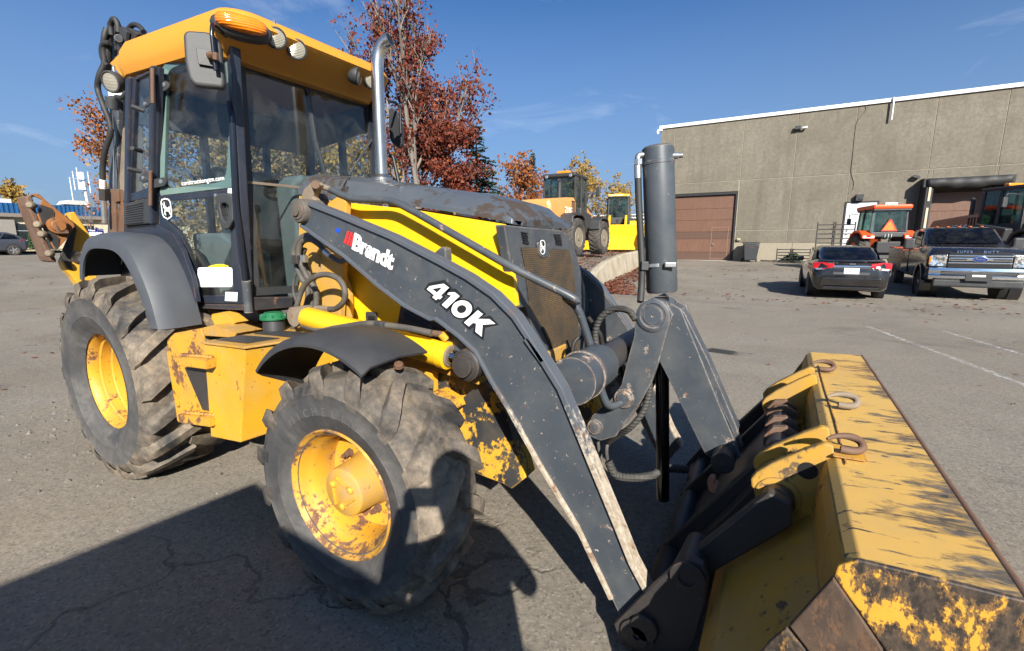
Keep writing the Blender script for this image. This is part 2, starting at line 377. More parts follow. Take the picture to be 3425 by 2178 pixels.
for r_ in rr[1:]:
    for k in range(n):
        a = 2 * math.pi * k / n; x, y = 1.5 + r_ * math.cos(a), -2.3 + r_ * math.sin(a); v.append((x, y, gz(x, y)))
for k in range(n): f.append((0, 1 + k, 1 + (k + 1) % n))
for i in range(len(rr) - 2):
    for k in range(n): f.append((1 + i * n + k, 1 + (i + 1) * n + k, 1 + (i + 1) * n + (k + 1) % n, 1 + i * n + (k + 1) % n))
struct(mk('ground', v, f, ASP, smooth=True))
# worn white parking lines
pm, nt, p = mat_base('worn_road_paint'); co = coords(nt)
p.inputs['Base Color'].default_value = (.62, .61, .58, 1); p.inputs['Roughness'].default_value = .8
nt.links.new(ramp(nt, noise(nt, co, 9, 9, .75), .47, .62, .05, .62), p.inputs['Alpha'])
def road_line(a, b, w_):
    a, b = Vector(a), Vector(b); d = (b - a).normalized(); n_ = Vector((-d.y, d.x, 0)) * w_ / 2
    return struct(mk('parking_line', [a - n_, b - n_, b + n_, a + n_], [(0, 1, 2, 3)], pm))
road_line((2.98, 8.48, .004), (5.6, -1.6, .004), .10); road_line((4.07, 8.61, .004), (6.7, -1.6, .004), .10)
sm, nt, p = mat_base('oil_stain'); co = coords(nt)
p.inputs['Base Color'].default_value = (.035, .033, .031, 1); p.inputs['Roughness'].default_value = .7; nt.links.new(ramp(nt, noise(nt, co, 3, 7, .7), .36, .55, 0, .9), p.inputs['Alpha'])
struct(mk('oil_stain', [(.55, 4.78, .004), (1.05, 4.72, .004), (1.25, 4.95, .004), (.70, 5.06, .004)], [(0, 1, 2, 3)], sm))
struct(mk('oil_stain', [(-7.2, 1.0, .004), (-3.6, .8, .004), (-3.4, 2.2, .004), (-6.6, 2.6, .004)], [(0, 1, 2, 3)], sm))
# raised yard with its concrete retaining wall
KB = [(-3.62, 11.5), (-3.95, 12.9), (-4.35, 15.0), (-4.75, 18.5), (-5.35, 23.0), (-6.2, 29.0), (-6.5, 31.4)]
def yz(x, y): return min(.50 + .105 * max(0, y - 12.3), .98 + .012 * max(0, y - 17)) if y < 30 else 1.136 + .01 * (y - 30)
RY = [(x, y) for x, y in KB] + [(-7.6, 60), (-60, 90), (-60, 40), (-24, 26), (-9, 13.2)]
v = [(x, y, yz(x, y) if i != 0 else .30) for i, (x, y) in enumerate(RY)]
ASP2 = asphalt_mat('grey_asphalt', 1.05)
struct(mk('raised_yard', v, [tuple(range(len(v)))], ASP2))
cm, nt, p = mat_base('weathered_concrete'); co = coords(nt)
c = mix(nt, ramp(nt, noise(nt, co, 1.4, 8, .65), .35, .65), (.30, .25, .17), (.46, .41, .32)); c = mix(nt, ramp(nt, noise(nt, co, 14, 6, .7), .5, .75, 0, .6), c, (.18, .15, .11))
nt.links.new(c, p.inputs['Base Color']); p.inputs['Roughness'].default_value = .9; bump(nt, p, noise(nt, co, 30, 6, .7), .5, .01); CONC = cm
v = []; f = []
for i, (x, y) in enumerate(KB):
    a, b = KB[max(0, i - 1)], KB[min(len(KB) - 1, i + 1)]; d = Vector((b[0] - a[0], b[1] - a[1], 0)).normalized(); n_ = Vector((d.y, -d.x, 0)); z0 = gz(x, y) - .05
    t = yz(x, y) + .05 if i else .22
    for off, z in ((.14, z0), (.03, t - .03), (.0, t), (-.20, t), (-.22, t - .04), (-.22, z0)): v.append((x + n_.x * off, y + n_.y * off, z))
for i in range(len(KB) - 1):
    for k in range(6): f.append((i * 6 + k, i * 6 + (k + 1) % 6, (i + 1) * 6 + (k + 1) % 6, (i + 1) * 6 + k))
f += [tuple(range(6)), tuple(reversed(range(len(v) - 6, len(v))))]
o = mk('retaining_wall', v, f, CONC, bevel=.02); tag(o, 'low weathered concrete retaining wall rising beside the raised yard', 'wall')

# ================================================================ precast building on the right
WY = 32.0
bd = thing('concrete_building', (4, WY, .4), 0, 'tall brown-grey precast concrete building with brown overhead doors', 'building', keep=True)
pc, nt, p = mat_base('exposed_aggregate_panel'); co = coords(nt)
c = mix(nt, ramp(nt, noise(nt, co, .45, 8, .65, .6), .35, .66), (.152, .135, .104), (.212, .190, .150))
c = mix(nt, ramp(nt, noise(nt, co, 5.5, 5, .6), .30, .72, 0, .6), c, (.095, .082, .062))
c = mix(nt, ramp(nt, noise(nt, coords(nt, (1.5, 1, .12)), 1.0, 6, .6), .50, .72, 0, .55), c, (.092, .079, .060))
nt.links.new(c, p.inputs['Base Color']); p.inputs['Roughness'].default_value = .95; bump(nt, p, noise(nt, co, 14, 5, .7), .5, .03); PCM = pc
JX = [-6.53] + [q[0] for q in [(-5.572,32,9.367),(-1.347,32,9.265),(1.566,32,9.27),(4.44,32,9.308),(7.933,32,9.313),(10.69,32,9.308)]] + [13.6, 16.2, 18.8]
rows = [(1.55, 2.33), (2.37, 5.49), (5.53, 9.22)]
DX0, DX1, DZ = -6.0, -1.40, 4.82          # left overhead door opening
KX0, KX1, KZ = 8.15, 10.75, 4.55          # dock opening
def panel(x0, x1, z0, z1): 
    return prism('wall_panel', [(x0 + .018, WY, z0), (x1 - .018, WY, z0), (x1 - .018, WY, z1), (x0 + .018, WY, z1)], (0, .25, 0), PCM, bd, bevel=.008)
for i in range(len(JX) - 1):
    for (z0, z1) in rows:
        segs = [(JX[i], JX[i + 1])]
        for (a, b, zt) in ((DX0, DX1, DZ), (KX0, KX1, KZ)):
            out_ = []
            for (x0, x1) in segs:
                if z0 >= zt or x1 <= a or x0 >= b: out_.append((x0, x1, z0)); continue
                if x0 < a: out_.append((x0, a, z0))
                if x1 > b: out_.append((b, x1, z0))
                if z1 > zt + .1: out_.append((max(x0, a), min(x1, b), zt + .02))
            segs = [(x0, x1) for x0, x1, zz in out_]; zs = {(x0, x1): zz for x0, x1, zz in out_}
            for s_ in list(segs):
                if zs[s_] > z0 + .01: panel(s_[0], s_[1], zs[s_], z1); segs.remove(s_)
        for (x0, x1) in segs:
            if x1 - x0 > .1: panel(x0, x1, z0, z1)
# joint filler just behind the panel faces, foundation, body, roof coping
CAULK = plain('joint_sealant', (.27, .235, .175), .9)
for (x0, x1, z0, z1) in ((-6.5, DX0, .2, 9.2), (DX0, DX1, DZ + .03, 9.2), (DX1, KX0, .2, 9.2), (KX0, KX1, KZ + .03, 9.2), (KX1, 18.7, .2, 9.2)): box('joint_backing', ((x0 + x1) / 2, WY + .08, (z0 + z1) / 2), (x1 - x0, .12, z1 - z0), CAULK, bd, bevel=0)
FND = plain('foundation_concrete', (.27, .235, .175), .9, bumpy=.3)
for (x0, x1) in ((-6.53, DX0), (DX1, 1.9), (1.92, 5.3), (5.32, KX0), (KX1, 18.8)): box('foundation', ((x0 + x1) / 2, WY + .10, .87), (x1 - x0, .24, 1.34), FND, bd, bevel=.01)
box('building_core', (6.1, WY + 12.3, 4.8), (24.8, 24, 9.2), PCM, bd, bevel=0)
COP = plain('white_coping', (.78, .78, .78), .35)
for (x0, x1) in ((-6.62, 4.9), (4.905, 18.9)): box('roof_coping', ((x0 + x1) / 2, WY + .10, 9.31), (x1 - x0, .40, .20), COP, bd, bevel=.015)
# overhead door
DBR = paint('brown_door_steel', (.130, .066, .043), .5, rust=.0, dirt=.35, edge=0, dust=(.20, .12, .085), stretch=(3, 1, .5)); DBK = plain('black_frame', (.018, .018, .02), .6)
od = bpy.data.objects.new('overhead_door', None); link(od, bd)
zz = [.38, .92, 1.80, 2.28, 3.05, 3.80, DZ - .18]
for i in range(6): box('door_section', ((DX0 + DX1) / 2, WY + .16, (zz[i] + zz[i + 1]) / 2), (DX1 - DX0 - .30, .05, zz[i + 1] - zz[i] - .012), DBR if i not in (0, 2) else plain('door_section_dark', (.095, .055, .040), .5), od, bevel=.006)
box('door_backing', ((DX0 + DX1) / 2, WY + .22, 2.5), (DX1 - DX0, .04, 4.4), DBK, od, bevel=0)
for x in (DX0 + .06, DX1 - .06): box('door_jamb', (x, WY + .10, 2.60), (.12, .22, 4.44), DBK, od, bevel=.01)
box('door_header', ((DX0 + DX1) / 2, WY + .10, DZ - .08), (DX1 - DX0 - .24, .22, .16), DBK, od, bevel=.01)
wk = ring('wicket_door', [(-2.86, WY + .118, .45), (-1.80, WY + .118, .45), (-1.80, WY + .118, 2.58), (-2.86, WY + .118, 2.58)], [(-2.82, WY + .118, .49), (-1.84, WY + .118, .49), (-1.84, WY + .118, 2.54), (-2.82, WY + .118, 2.54)], (0, .02, 0), plain('door_trim', (.23, .13, .09), .5), od, bevel=0)
lathe('door_knob', (-2.70, WY + .12, 1.45), (0, -1, 0), [(0, .03), (.05, .03), (.07, .05), (.09, .03)], ZINC, wk, 10); lathe('door_knob', (-2.70, WY + .12, 1.72), (0, -1, 0), [(0, .02), (.04, .02)], ZINC, wk, 10)
box('threshold', ((DX0 + DX1) / 2, WY + .06, .35), (DX1 - DX0, .3, .05), plain('pale_threshold', (.6, .58, .52), .8), od)
# loading dock with its black shelter
dk = bpy.data.objects.new('dock_door', None); link(dk, bd)
for i in range(4): box('door_section', ((KX0 + KX1) / 2, WY + .16, .75 + i * 1.0), (KX1 - KX0, .05, .985), DBR, dk, bevel=.006)
FOAM = paint('dock_shelter_vinyl', (.016, .016, .017), .6, dirt=.4, edge=0, dust=(.05, .05, .05))
for x, w_ in ((KX0 - .20, .52), (KX1 + .22, .5)): prism('shelter_side', [(x - w_ / 2, WY - .02, .5), (x + w_ / 2, WY - .02, .5), (x + w_ / 2 * .7, WY - .75, .5), (x - w_ / 2 * .5, WY - .75, .5)], (0, 0, 4.35), FOAM, dk, bevel=.03)
prism('shelter_top', [(KX0 - .45, WY - .02, 4.55), (KX1 + .5, WY - .02, 4.55), (KX1 + .5, WY - .02, 4.98), (KX0 - .45, WY - .02, 5.0)], (0, -.70, -.06), FOAM, dk, bevel=.004)
cv = []; cf = []; nn = 24
for i in range(nn + 1):
    t = i / nn; x = KX0 - .3 + (KX1 + .7 - KX0) * t; sag = .16 * math.sin(math.pi * t) + .03 * math.sin(t * 23)
    for j, (dy, z) in enumerate(((-.78, 4.92), (-.80, 4.72 - sag * .5), (-.77, 4.52 - sag))): cv.append((x, WY + dy + .02 * math.sin(t * 31 + j), z))
for i in range(nn):
    for j in range(2): cf.append((i * 3 + j, (i + 1) * 3 + j, (i + 1) * 3 + j + 1, i * 3 + j + 1))
o = mk('shelter_curtain', cv, cf, FOAM, dk, smooth=True); sdm = o.modifiers.new('th', 'SOLIDIFY'); sdm.thickness = .02
for (z0, z1) in ((1.2, 3.4), (3.75, 4.55)): box('worn_foam_strip', (KX0 - .16, WY - .775, (z0 + z1) / 2), (.10, .02, z1 - z0), plain('pale_foam', (.55, .45, .33), .9), dk)
# man door with number
md = prism('steel_door', [(4.46, WY - .03, 1.40), (5.9, WY - .03, 1.40), (5.9, WY - .03, 3.84), (4.46, WY - .03, 3.84)], (0, .05, 0), plain('white_door', (.62, .63, .65), .45), bd); ring('door_frame', [(4.38, WY - .04, 1.3), (5.98, WY - .04, 1.3), (5.98, WY - .04, 3.92), (4.38, WY - .04, 3.92)], [(4.47, WY - .04, 1.4), (5.89, WY - .04, 1.4), (5.89, WY - .04, 3.83), (4.47, WY - .04, 3.83)], (0, .06, 0), DBK, bd)
text('door_number', '1D', (5.22, WY - .032, 2.92), (1, 0, 0), (0, 0, 1), .34, BLK, md)
for z in (2.25, 2.75, 2.05): lathe('lock', (4.62, WY - .03, z), (0, -1, 0), [(0, .05), (.03, .05), (.05, .03)], ZINC, md, 10)
# things fixed to the wall: each is its own object
def wall_obj(name, mb, mat, label, cat, **k): return tag(mb.build(name, mat, None, **k), label, cat)
P_ = Vector((1.572,31.86,8.323)); fl_ = MB().box(P_, (.30, .16, .22), Matrix.Rotation(R(-25), 3, 'X')).box(P_ + Vector((0, .10, .04)), (.08, .16, .06)); wall_obj('flood_light', fl_, BLKP, 'dark flood light high on the concrete wall beside the white camera', 'light', bevel=.01)
P_ = Vector((1.973,31.8,8.309)); wall_obj('security_camera', MB().lathe(P_ + Vector((-.16, .02, -.02)), (1, -.2, .1), [(0, .05), (.02, .06), (.24, .06), (.26, .05)], 12).box(P_ + Vector((0, .12, 0)), (.06, .16, .06)), WHT, 'white bullet camera right of the flood light on the concrete wall', 'camera', smooth=True)
P_ = Vector((-6.632,31.8,9.022)); wall_obj('security_camera', MB().box(P_ + Vector((.08, .05, .10)), (.30, .14, .12)).lathe(P_ + Vector((-.06, 0, .05)), (0, 0, -1), [(0, .07), (.10, .09), (.17, .08), (.22, .03)], 12), WHT, 'white dome camera at the top left corner of the concrete building', 'camera', smooth=True)
P_ = Vector((-5.494,31.85,7.349)); wall_obj('security_camera', MB().box(P_, (.28, .14, .10)).lathe(P_ + Vector((-.16, 0, -.30)), (0, 0, 1), [(0, .06), (.26, .06)], 10), WHT, 'small white camera beside the grey vertical cylinder top', 'camera')
dsp = tube('downspout', [(5.981,31.84,9.416), (6.001,31.82,8.972), (6.004,31.82,8.235)], .045, plain('grey_pvc', (.55, .57, .58), .4), None, n=12); tag(dsp, 'short grey overflow pipe hanging below the white roof coping', 'pipe')
P_ = Vector((7.447,31.85,5.12)); wall_obj('security_camera', MB().box(P_, (.30, .18, .14), Matrix.Rotation(R(15), 3, 'Y')).box(P_ + Vector((-.14, .06, -.08)), (.10, .12, .12)), BLKP, 'black camera on the wall above the dock shelter', 'camera', bevel=.01)
P_ = Vector((5.026,31.86,4.122)); wall_obj('wall_lamp', MB().box(P_, (.36, .24, .36)).box(P_ + Vector((.05, -.13, -.05)), (.20, .03, .14)), BLKP, 'dark wall lamp above the white steel door', 'lamp', bevel=.02)
P_ = Vector((-1.138,31.9,1.765)); wall_obj('door_bell', MB().box(P_, (.20, .10, .14)).box(P_ + Vector((.02, -.06, .01)), (.10, .04, .08)), plain('beige_box', (.42, .36, .24), .6), 'small beige box low on the wall right of the brown door', 'box', bevel=.01)
for q_ in ((5.949,31.95,7.268), (5.991,31.95,6.836)): pass
cr_ = tube('wall_cable', [(4.727,31.985,9.266), (4.813,31.985,8.926), (4.51,31.985,8.428), (4.445,31.985,7.893), (4.475,31.985,6.367), (4.497,31.985,5.593), (4.68,31.985,4.975), (4.662,31.985,4.585), (4.475,31.985,4.394)], .022, plain('grey_caulk', (.13, .115, .095), .8), None, n=6); tag(cr_, 'thin dark cable wandering down the middle of the concrete wall', 'cable')

# ================================================================ low building on the left
LX = -55.0
lb = thing('brick_office', (LX, 16, .9), 0, 'low cream office building with blue metal fascia and dark windows', 'building', keep=True)
CRM = plain('cream_block', (.50, .44, .32), .9, bumpy=.8, sc=3); GBL = plain('grey_block', (.22, .20, .18), .9, bumpy=.6); BLU = plain('blue_metal', (.012, .085, .22), .4); GWN = glass('office_glass', (.05, .07, .07)); ALU = plain('aluminium', (.5, .5, .5), .4, .5)
box('wall', (LX - 4.2, 20, 2.1), (8, 40, 3.4), CRM, lb); box('soffit_band', (LX - 4.0, 20, 3.83), (8.6, 40.2, .30), plain('brown_soffit', (.18, .15, .13), .8), lb)
box('fascia_backing', (LX - 4.0, 20, 4.40), (8.4, 40, .84), plain('blue_metal_dark', (.010, .06, .16), .4), lb, bevel=0)
for k in range(72): box('fascia_rib', (LX + .23, 8.4 + k * .30, 4.40), (.06, .13, .84), BLU, lb, bevel=.01)
for (y0, y1) in ((9.35, 10.35), (11.4, 12.55), (15.8, 16.75), (18.2, 19.2)):
    wn = prism('window', [(LX - .10, y0, 1.35), (LX - .10, y1, 1.35), (LX - .10, y1, 3.12), (LX - .10, y0, 3.12)], (.12, 0, 0), BLK, lb, bevel=0)
    prism('pane', [(LX + .025, y0 + .05, 1.4), (LX + .025, y1 - .05, 1.4), (LX + .025, y1 - .05, 3.07), (LX + .025, y0 + .05, 3.07)], (.01, 0, 0), plain('dark_pane', (.02, .025, .024), .08), wn, bevel=0)
    for z in (1.72, 2.55): box('mullion', (LX + .04, (y0 + y1) / 2, z), (.05, y1 - y0, .06), ALU, wn, bevel=0)
    box('jamb', (LX + .04, y1, 2.24), (.06, .07, 1.8), CRM, wn, bevel=0)
for (y0, y1) in ((10.4, 11.4), (12.9, 13.2)): box('pilaster', (LX + .06, (y0 + y1) / 2, 2.2), (.30, y1 - y0, 2.5 if y0 < 12 else .9), GBL, lb)
sc_ = prism('wall_scupper', [(LX + .28, 11.85, 3.98), (LX + .28, 12.35, 3.98), (LX + .28, 12.35, 4.62), (LX + .28, 11.85, 4.62)], (.05, 0, 0), WHT, lb, bevel=.05)
box('scupper_mouth', (LX + .34, 12.14, 4.22), (.02, .34, .40), plain('shade_grey', (.15, .16, .17), .6), sc_, bevel=.02)
rv = bpy.data.objects.new('roof_hood', None); link(rv, lb); prism('hood_top', [(LX - .5, 15.0, 5.0), (LX - .5, 17.0, 5.0), (LX - .5, 16.7, 5.38), (LX - .5, 15.3, 5.38)], (-2, 0, 0), plain('galvanised_hood', (.50, .49, .45), .5), rv, bevel=.01); box('hood_base', (LX - 1.4, 16, 4.9), (1.4, 1.2, .3), ALU, rv)
for (y, z1, r_) in ((10.62, 6.45, .22), (10.98, 5.85, .18)):
    lathe('roof_flue', (LX - 1, y, 4.75), (0, 0, 1), [(0, r_ * 1.0), (.3, r_ * .55), (.45, r_), (z1 - 5.3, r_ * 1.1), (z1 - 5.25, r_ * 1.15), (z1 - 4.75, r_ * .55), (z1 - 4.72, 0)], ZINC, lb, 16)
box('roof_unit', (LX - 1, 11.2, 4.98), (.7, .9, .42), plain('pale_unit', (.55, .56, .58), .5), lb)
an = thing('radio_mast', (LX - 6, 18.6, .9), 0, 'white antenna mast with thin aerials beyond the low office roof', 'mast', keep=True)
tube('mast_tube', [(LX - 6, 18.7, 1), (LX - 6, 18.4, 8.6)], .13, WHT, an, n=10, sp=False)
for k, (dy, z0, z1) in enumerate(((-1.0, 5.6, 8.0), (-.7, 6.8, 8.6), (.5, 6.6, 8.7), (-.35, 7.6, 9.0))): tube('aerial', [(LX - 6, 18.4 + dy, z0), (LX - 6, 18.4 + dy, z1)], .035, WHT, an, n=6, sp=False)
for z in (7.2, 8.2): box('antenna_panel', (LX - 5.8, 18.2, z), (.2, .5, .7), WHT, an); 
box('aerial_arm', (LX - 6, 18.2, 7.9), (.08, 1.9, .08), ALU, an)
sg = thing('hiring_sign', (LX + 6, 15.2, .9), 0, 'blue and white hiring sign standing before the low office', 'sign', keep=True)
sx = LX + 6; NAVY = plain('sign_blue', (.008, .012, .12), .4)
_s = [(-49,14.225,2.707),(-49,15.296,2.734),(-49,15.22,2.119),(-49,14.15,2.106)]; y0, y1, z1, z0 = _s[0][1], _s[1][1], _s[0][2], _s[2][2]
box('sign_board', (sx, (y0 + y1) / 2, (z0 + z1) / 2), (.05, y1 - y0, z1 - z0), NAVY, sg); box('sign_foot', (sx + .03, (y0 + y1) / 2, z0 + (z1 - z0) * .17), (.02, y1 - y0, (z1 - z0) * .34), WHT, sg, bevel=0)
hh = z1 - z0
text('sign_word', 'Nous', (sx + .03, y0 + .06, z0 + hh * .66), (0, 1, 0), (0, 0, 1), hh * .34, WHT, sg, off=.006); text('sign_word', 'embauchons', (sx + .03, y0 + .06, z0 + hh * .38), (0, 1, 0), (0, 0, 1), hh * .30, WHT, sg, off=.006); text('sign_word', 'E-Quebec', (sx + .03, y0 + (y1 - y0) * .62, z0 + hh * .80), (0, 1, 0), (0, 0, 1), hh * .16, WHT, sg)
for y in (y0 + .1, y1 - .1): box('sign_post', (sx - .05, y, (z0 + .8) / 2), (.08, .08, max(.2, z0 - .8)), ALU, sg)
# lawn strip in front of the office
gm_, nt, p = mat_base('autumn_lawn'); co = coords(nt); nt.links.new(mix(nt, ramp(nt, noise(nt, co, 3, 8, .7), .4, .62), (.075, .085, .025), (.26, .17, .06)), p.inputs['Base Color']); p.inputs['Roughness'].default_value = 1; bump(nt, p, noise(nt, co, 8, 6), 1, .05)
struct(mk('lawn', [(LX + .3, 2, 1.02), (LX + 4.2, 2, .96), (LX + 4.2, 34, .96), (LX + .3, 34, 1.02)], [(0, 1, 2, 3)], gm_))
struct(mk('pavement', [(LX + 4.21, 2, .965), (LX + 6.0, 2, .955), (LX + 6.0, 34, .955), (LX + 4.21, 34, .965)], [(0, 1, 2, 3)], plain('pale_path', (.30, .29, .27), .9)))
# ================================================================ far white shed and trailer behind the raised yard
ws = thing('white_shed', (-26, 84, 2), 0, 'white corrugated shed far behind the yellow wheel loader', 'shed', keep=True)
WM = plain('white_ribbed_metal', (.66, .67, .68), .5)
box('shed_body', (-18, 86, 4.0), (34, 4, 5.0), WM, ws, bevel=0); 
for k in range(60): box('wall_rib', (-32 + k * .5, 83.95, 4.0), (.16, .10, 5.0), WM, ws, bevel=0)
box('eave', (-18, 83.8, 6.55), (34.4, .5, .2), WM, ws)
tr = thing('box_trailer', (-10, 62, 1.6), 0, 'white box trailer parked at the far right of the raised yard', 'trailer', keep=True)
box('trailer_body', (-13.3, 62, 3.3), (5.5, 2.5, 2.7), WM, tr); box('trailer_frame', (-13.3, 62, 1.85), (5.4, 1.0, .2), BLK, tr)
for x in (-15, -12): lathe('trailer_wheel', (x, 60.8, 1.75), (0, -1, 0), [(0, .45), (.25, .45), (.26, .2)], BLK, tr, 16)


# ================================================================ the backhoe loader (x = its front, y = its left)
BL = thing('backhoe_loader', (-1.1, 0, 0), 0, 'worn yellow and grey backhoe loader filling the foreground, front bucket on the ground', 'backhoe loader', keep=True)

# ---------------- wheels
def tyre_mesh(name, Ro, hw, rim, lugs, lug_h, mat, parent, c, seed, side_mat=None, lugw=.05, shift=.30, worn=0.0, n=96):
    """carcass revolved about the axle (y) plus chevron lugs, one mesh"""
    rs = random.Random(seed); c = Vector(c)
    ri = Ro - lug_h
    prof = [(-hw * .80, rim - .012), (-hw * .86, rim + .012), (-hw * .90, rim + (ri - rim) * .12), (-hw * .935, rim + (ri - rim) * .14), (-hw * .975, rim + (ri - rim) * .34), (-hw * .995, rim + (ri - rim) * .36), (-hw * .985, rim + (ri - rim) * .39), (-hw * 1.0, rim + (ri - rim) * .55), (-hw * .985, rim + (ri - rim) * .72), (-hw * 1.0, rim + (ri - rim) * .74), (-hw * .965, rim + (ri - rim) * .80),
            (-hw * .90, ri - .022), (-hw * .78, ri - .006), (-hw * .4, ri), (0, ri + .004)]
    prof = prof + [(-a, b) for a, b in prof[-2::-1]]
    v = []; f = []; m = len(prof)
    for k in range(n):
        a = 2 * math.pi * k / n
        for y, r in prof: v.append(c + Vector((r * math.cos(a), y, r * math.sin(a))))
    for k in range(n):
        for j in range(m - 1): f.append((k * m + j, k * m + j + 1, ((k + 1) % n) * m + j + 1, ((k + 1) % n) * m + j))
    nf = len(f)
    path = [(.985, ri - .055, .005), (.975, ri - .022, .02), (.90, Ro - .020, .05), (.74, Ro - .004, .10), (.45, Ro, .17), (.16, Ro + .003, .235), (-.09, Ro + .002, .285)]
    for sgn in (-1, 1):
        for k in range(lugs):
            a0 = 2 * math.pi * (k + (.5 if sgn > 0 else 0)) / lugs; b = len(v)
            wj = lugw * rs.uniform(.92, 1.08)
            for i, (yy, r, da) in enumerate(path):
                t = i / (len(path) - 1); wd = wj * (1.35 - .45 * t) * (.55 if i == 0 else .8 if i == 1 else 1); r = r - worn * rs.uniform(0, .012)
                da = da * shift / .30
                for q, (dw, rr) in enumerate(((-.62, min(r, ri) - .01 if i > 1 else r - .02), (-.44, r), (.44, r), (.62, min(r, ri) - .01 if i > 1 else r - .02))):
                    aa = a0 + da + dw * wd / Ro + (rs.uniform(-.004, .004))
                    v.append(c + Vector((rr * math.cos(aa), sgn * yy * hw * (1.012 if i == 0 else 1), rr * math.sin(aa))))
            L = len(path)
            for i in range(L - 1):
                for q in range(3): f.append((b + i * 4 + q, b + i * 4 + q + 1, b + (i + 1) * 4 + q + 1, b + (i + 1) * 4 + q))
            f += [(b, b + 1, b + 2, b + 3), (b + (L - 1) * 4 + 3, b + (L - 1) * 4 + 2, b + (L - 1) * 4 + 1, b + (L - 1) * 4)]
    o = mk(name, v, f, mat, parent, recalc=True)
    shade(o.data, 50)
    if side_mat:
        o.data.materials.append(side_mat)
        for k in range(n):
            for j in list(range(0, 9)) + list(range(m - 10, m - 1)): o.data.polygons[k * (m - 1) + j].material_index = 1
    return o
def wheel_front(c, s, steer):
    w = bpy.data.objects.new('front_wheel', None); w.empty_display_size = .1; link(w, BL); w.location = c; w.rotation_euler = (0, 0, steer)
    tyre_mesh('tyre', .535, .176, .268, 15, .046, TYRE, w, (0, s * .016, 0), 3, TSIDE, lugw=.072, shift=.34, worn=.5)
    y = s * .155
    def Y(a): return a * s
    lathe('rim', (0, 0, 0), (0, s, 0), [(-.17, .20), (-.165, .268), (-.15, .275), (-.13, .256), (-.10, .232), (-.03, .225), (.02, .222), (.085, .225), (.11, .238), (.13, .250), (.152, .256), (.170, .268), (.178, .276), (.170, .282), (.150, .276)], YELF, w, 48, cap=False)
    lathe('rim_disc', (0, 0, 0), (0, s, 0), [(-.045, .0), (-.045, .12), (-.035, .17), (-.02, .224), (-.005, .224), (-.020, .165), (-.022, .11), (-.015, 0)], YELR, w, 40)
    h = lathe('planetary_hub', (0, 0, 0), (0, s, 0), [(-.03, .128), (.0, .124), (.02, .112), (.125, .108), (.140, .104), (.146, .096), (.150, .0)], YELD, w, 40)
    for k in range(3):
        a = k * 2.094 + .5
        lathe('hub_plug', (.058 * math.cos(a), y * .97, .058 * math.sin(a)), (0, s, 0), [(-.012, .016), (.004, .016), (.009, .011), (.011, 0)], YEL, h, 12)
    for k in range(3):
        a = k * 2.094 + .5 + 1.05
        mb = MB().box((.05 * math.cos(a), Y(.150), .05 * math.sin(a)), (.012, .012, .075), Matrix.Rotation(-a + .4, 3, 'Y')); mb.build('hub_rib', YEL, h, bevel=.003)
    for k in range(8):
        a = k * math.pi / 4 + .2
        lathe('wheel_nut', (.150 * math.cos(a), Y(-.025), .150 * math.sin(a)), (0, s, 0), [(0, .022), (.012, .022), (.014, .015), (.034, .015), (.036, .010), (.052, .010)], RUST, w, 6)
    return w
def wheel_rear(c, s):
    w = bpy.data.objects.new('rear_wheel', None); w.empty_display_size = .1; link(w, BL); w.location = c
    tyre_mesh('tyre', .672, .262, .325, 18, .052, TYRER, w, (0, 0, 0), 5, TSIDE, lugw=.078, shift=.34, worn=.4)
    lathe('rim', (0, 0, 0), (0, s, 0), [(-.22, .28), (-.215, .322), (-.20, .33), (-.18, .30), (-.05, .285), (.0, .272), (.03, .268), (.075, .272), (.085, .283), (.135, .285), (.145, .298), (.185, .302), (.20, .316), (.213, .330), (.218, .336), (.208, .340), (.19, .334)], YELR, w, 56, cap=False)
    lathe('rim_disc', (0, 0, 0), (0, s, 0), [(-.10, 0), (-.10, .14), (-.06, .20), (-.02, .275), (.0, .275), (-.035, .195), (-.07, .14), (-.07, 0)], YEL, w, 40)
    lathe('axle_hub', (0, 0, 0), (0, s, 0), [(-.08, .11), (.02, .105), (.03, .09), (.03, 0)], YEL, w, 30)
    for k in range(10):
        a = k * math.pi / 5
        lathe('wheel_nut', (.165 * math.cos(a), -.065 * s, .165 * math.sin(a)), (0, s, 0), [(0, .018), (.03, .018), (.034, .010), (.05, .010)], RUST, w, 6)
    return w
FW = wheel_front((0, -.985, .535), -1, R(2)); wheel_front((0, .985, .535), 1, R(2))
wheel_rear((-2.225, -.905, .668), -1); wheel_rear((-2.225, .905, .668), 1)
# raised sidewall lettering on the near front tyre
def arc_text(s, c, rad, a0, step, size, y, mat, parent):
    for i, ch in enumerate(s):
        if ch == ' ': continue
        a = a0 - i * step
        text('tyre_letter', ch, (c[0] + rad * math.cos(a), y, c[2] + rad * math.sin(a)), (math.sin(a), 0, -math.cos(a)), (math.cos(a), 0, math.sin(a)), size, mat, parent, depth=.002, align='CENTER')
TLET = plain('raised_tyre_lettering', (.085, .083, .08), .7)
arc_text('MICHELIN', (0, 0, 0), .345, R(128), R(8.5), .050, -.1895, TLET, FW)

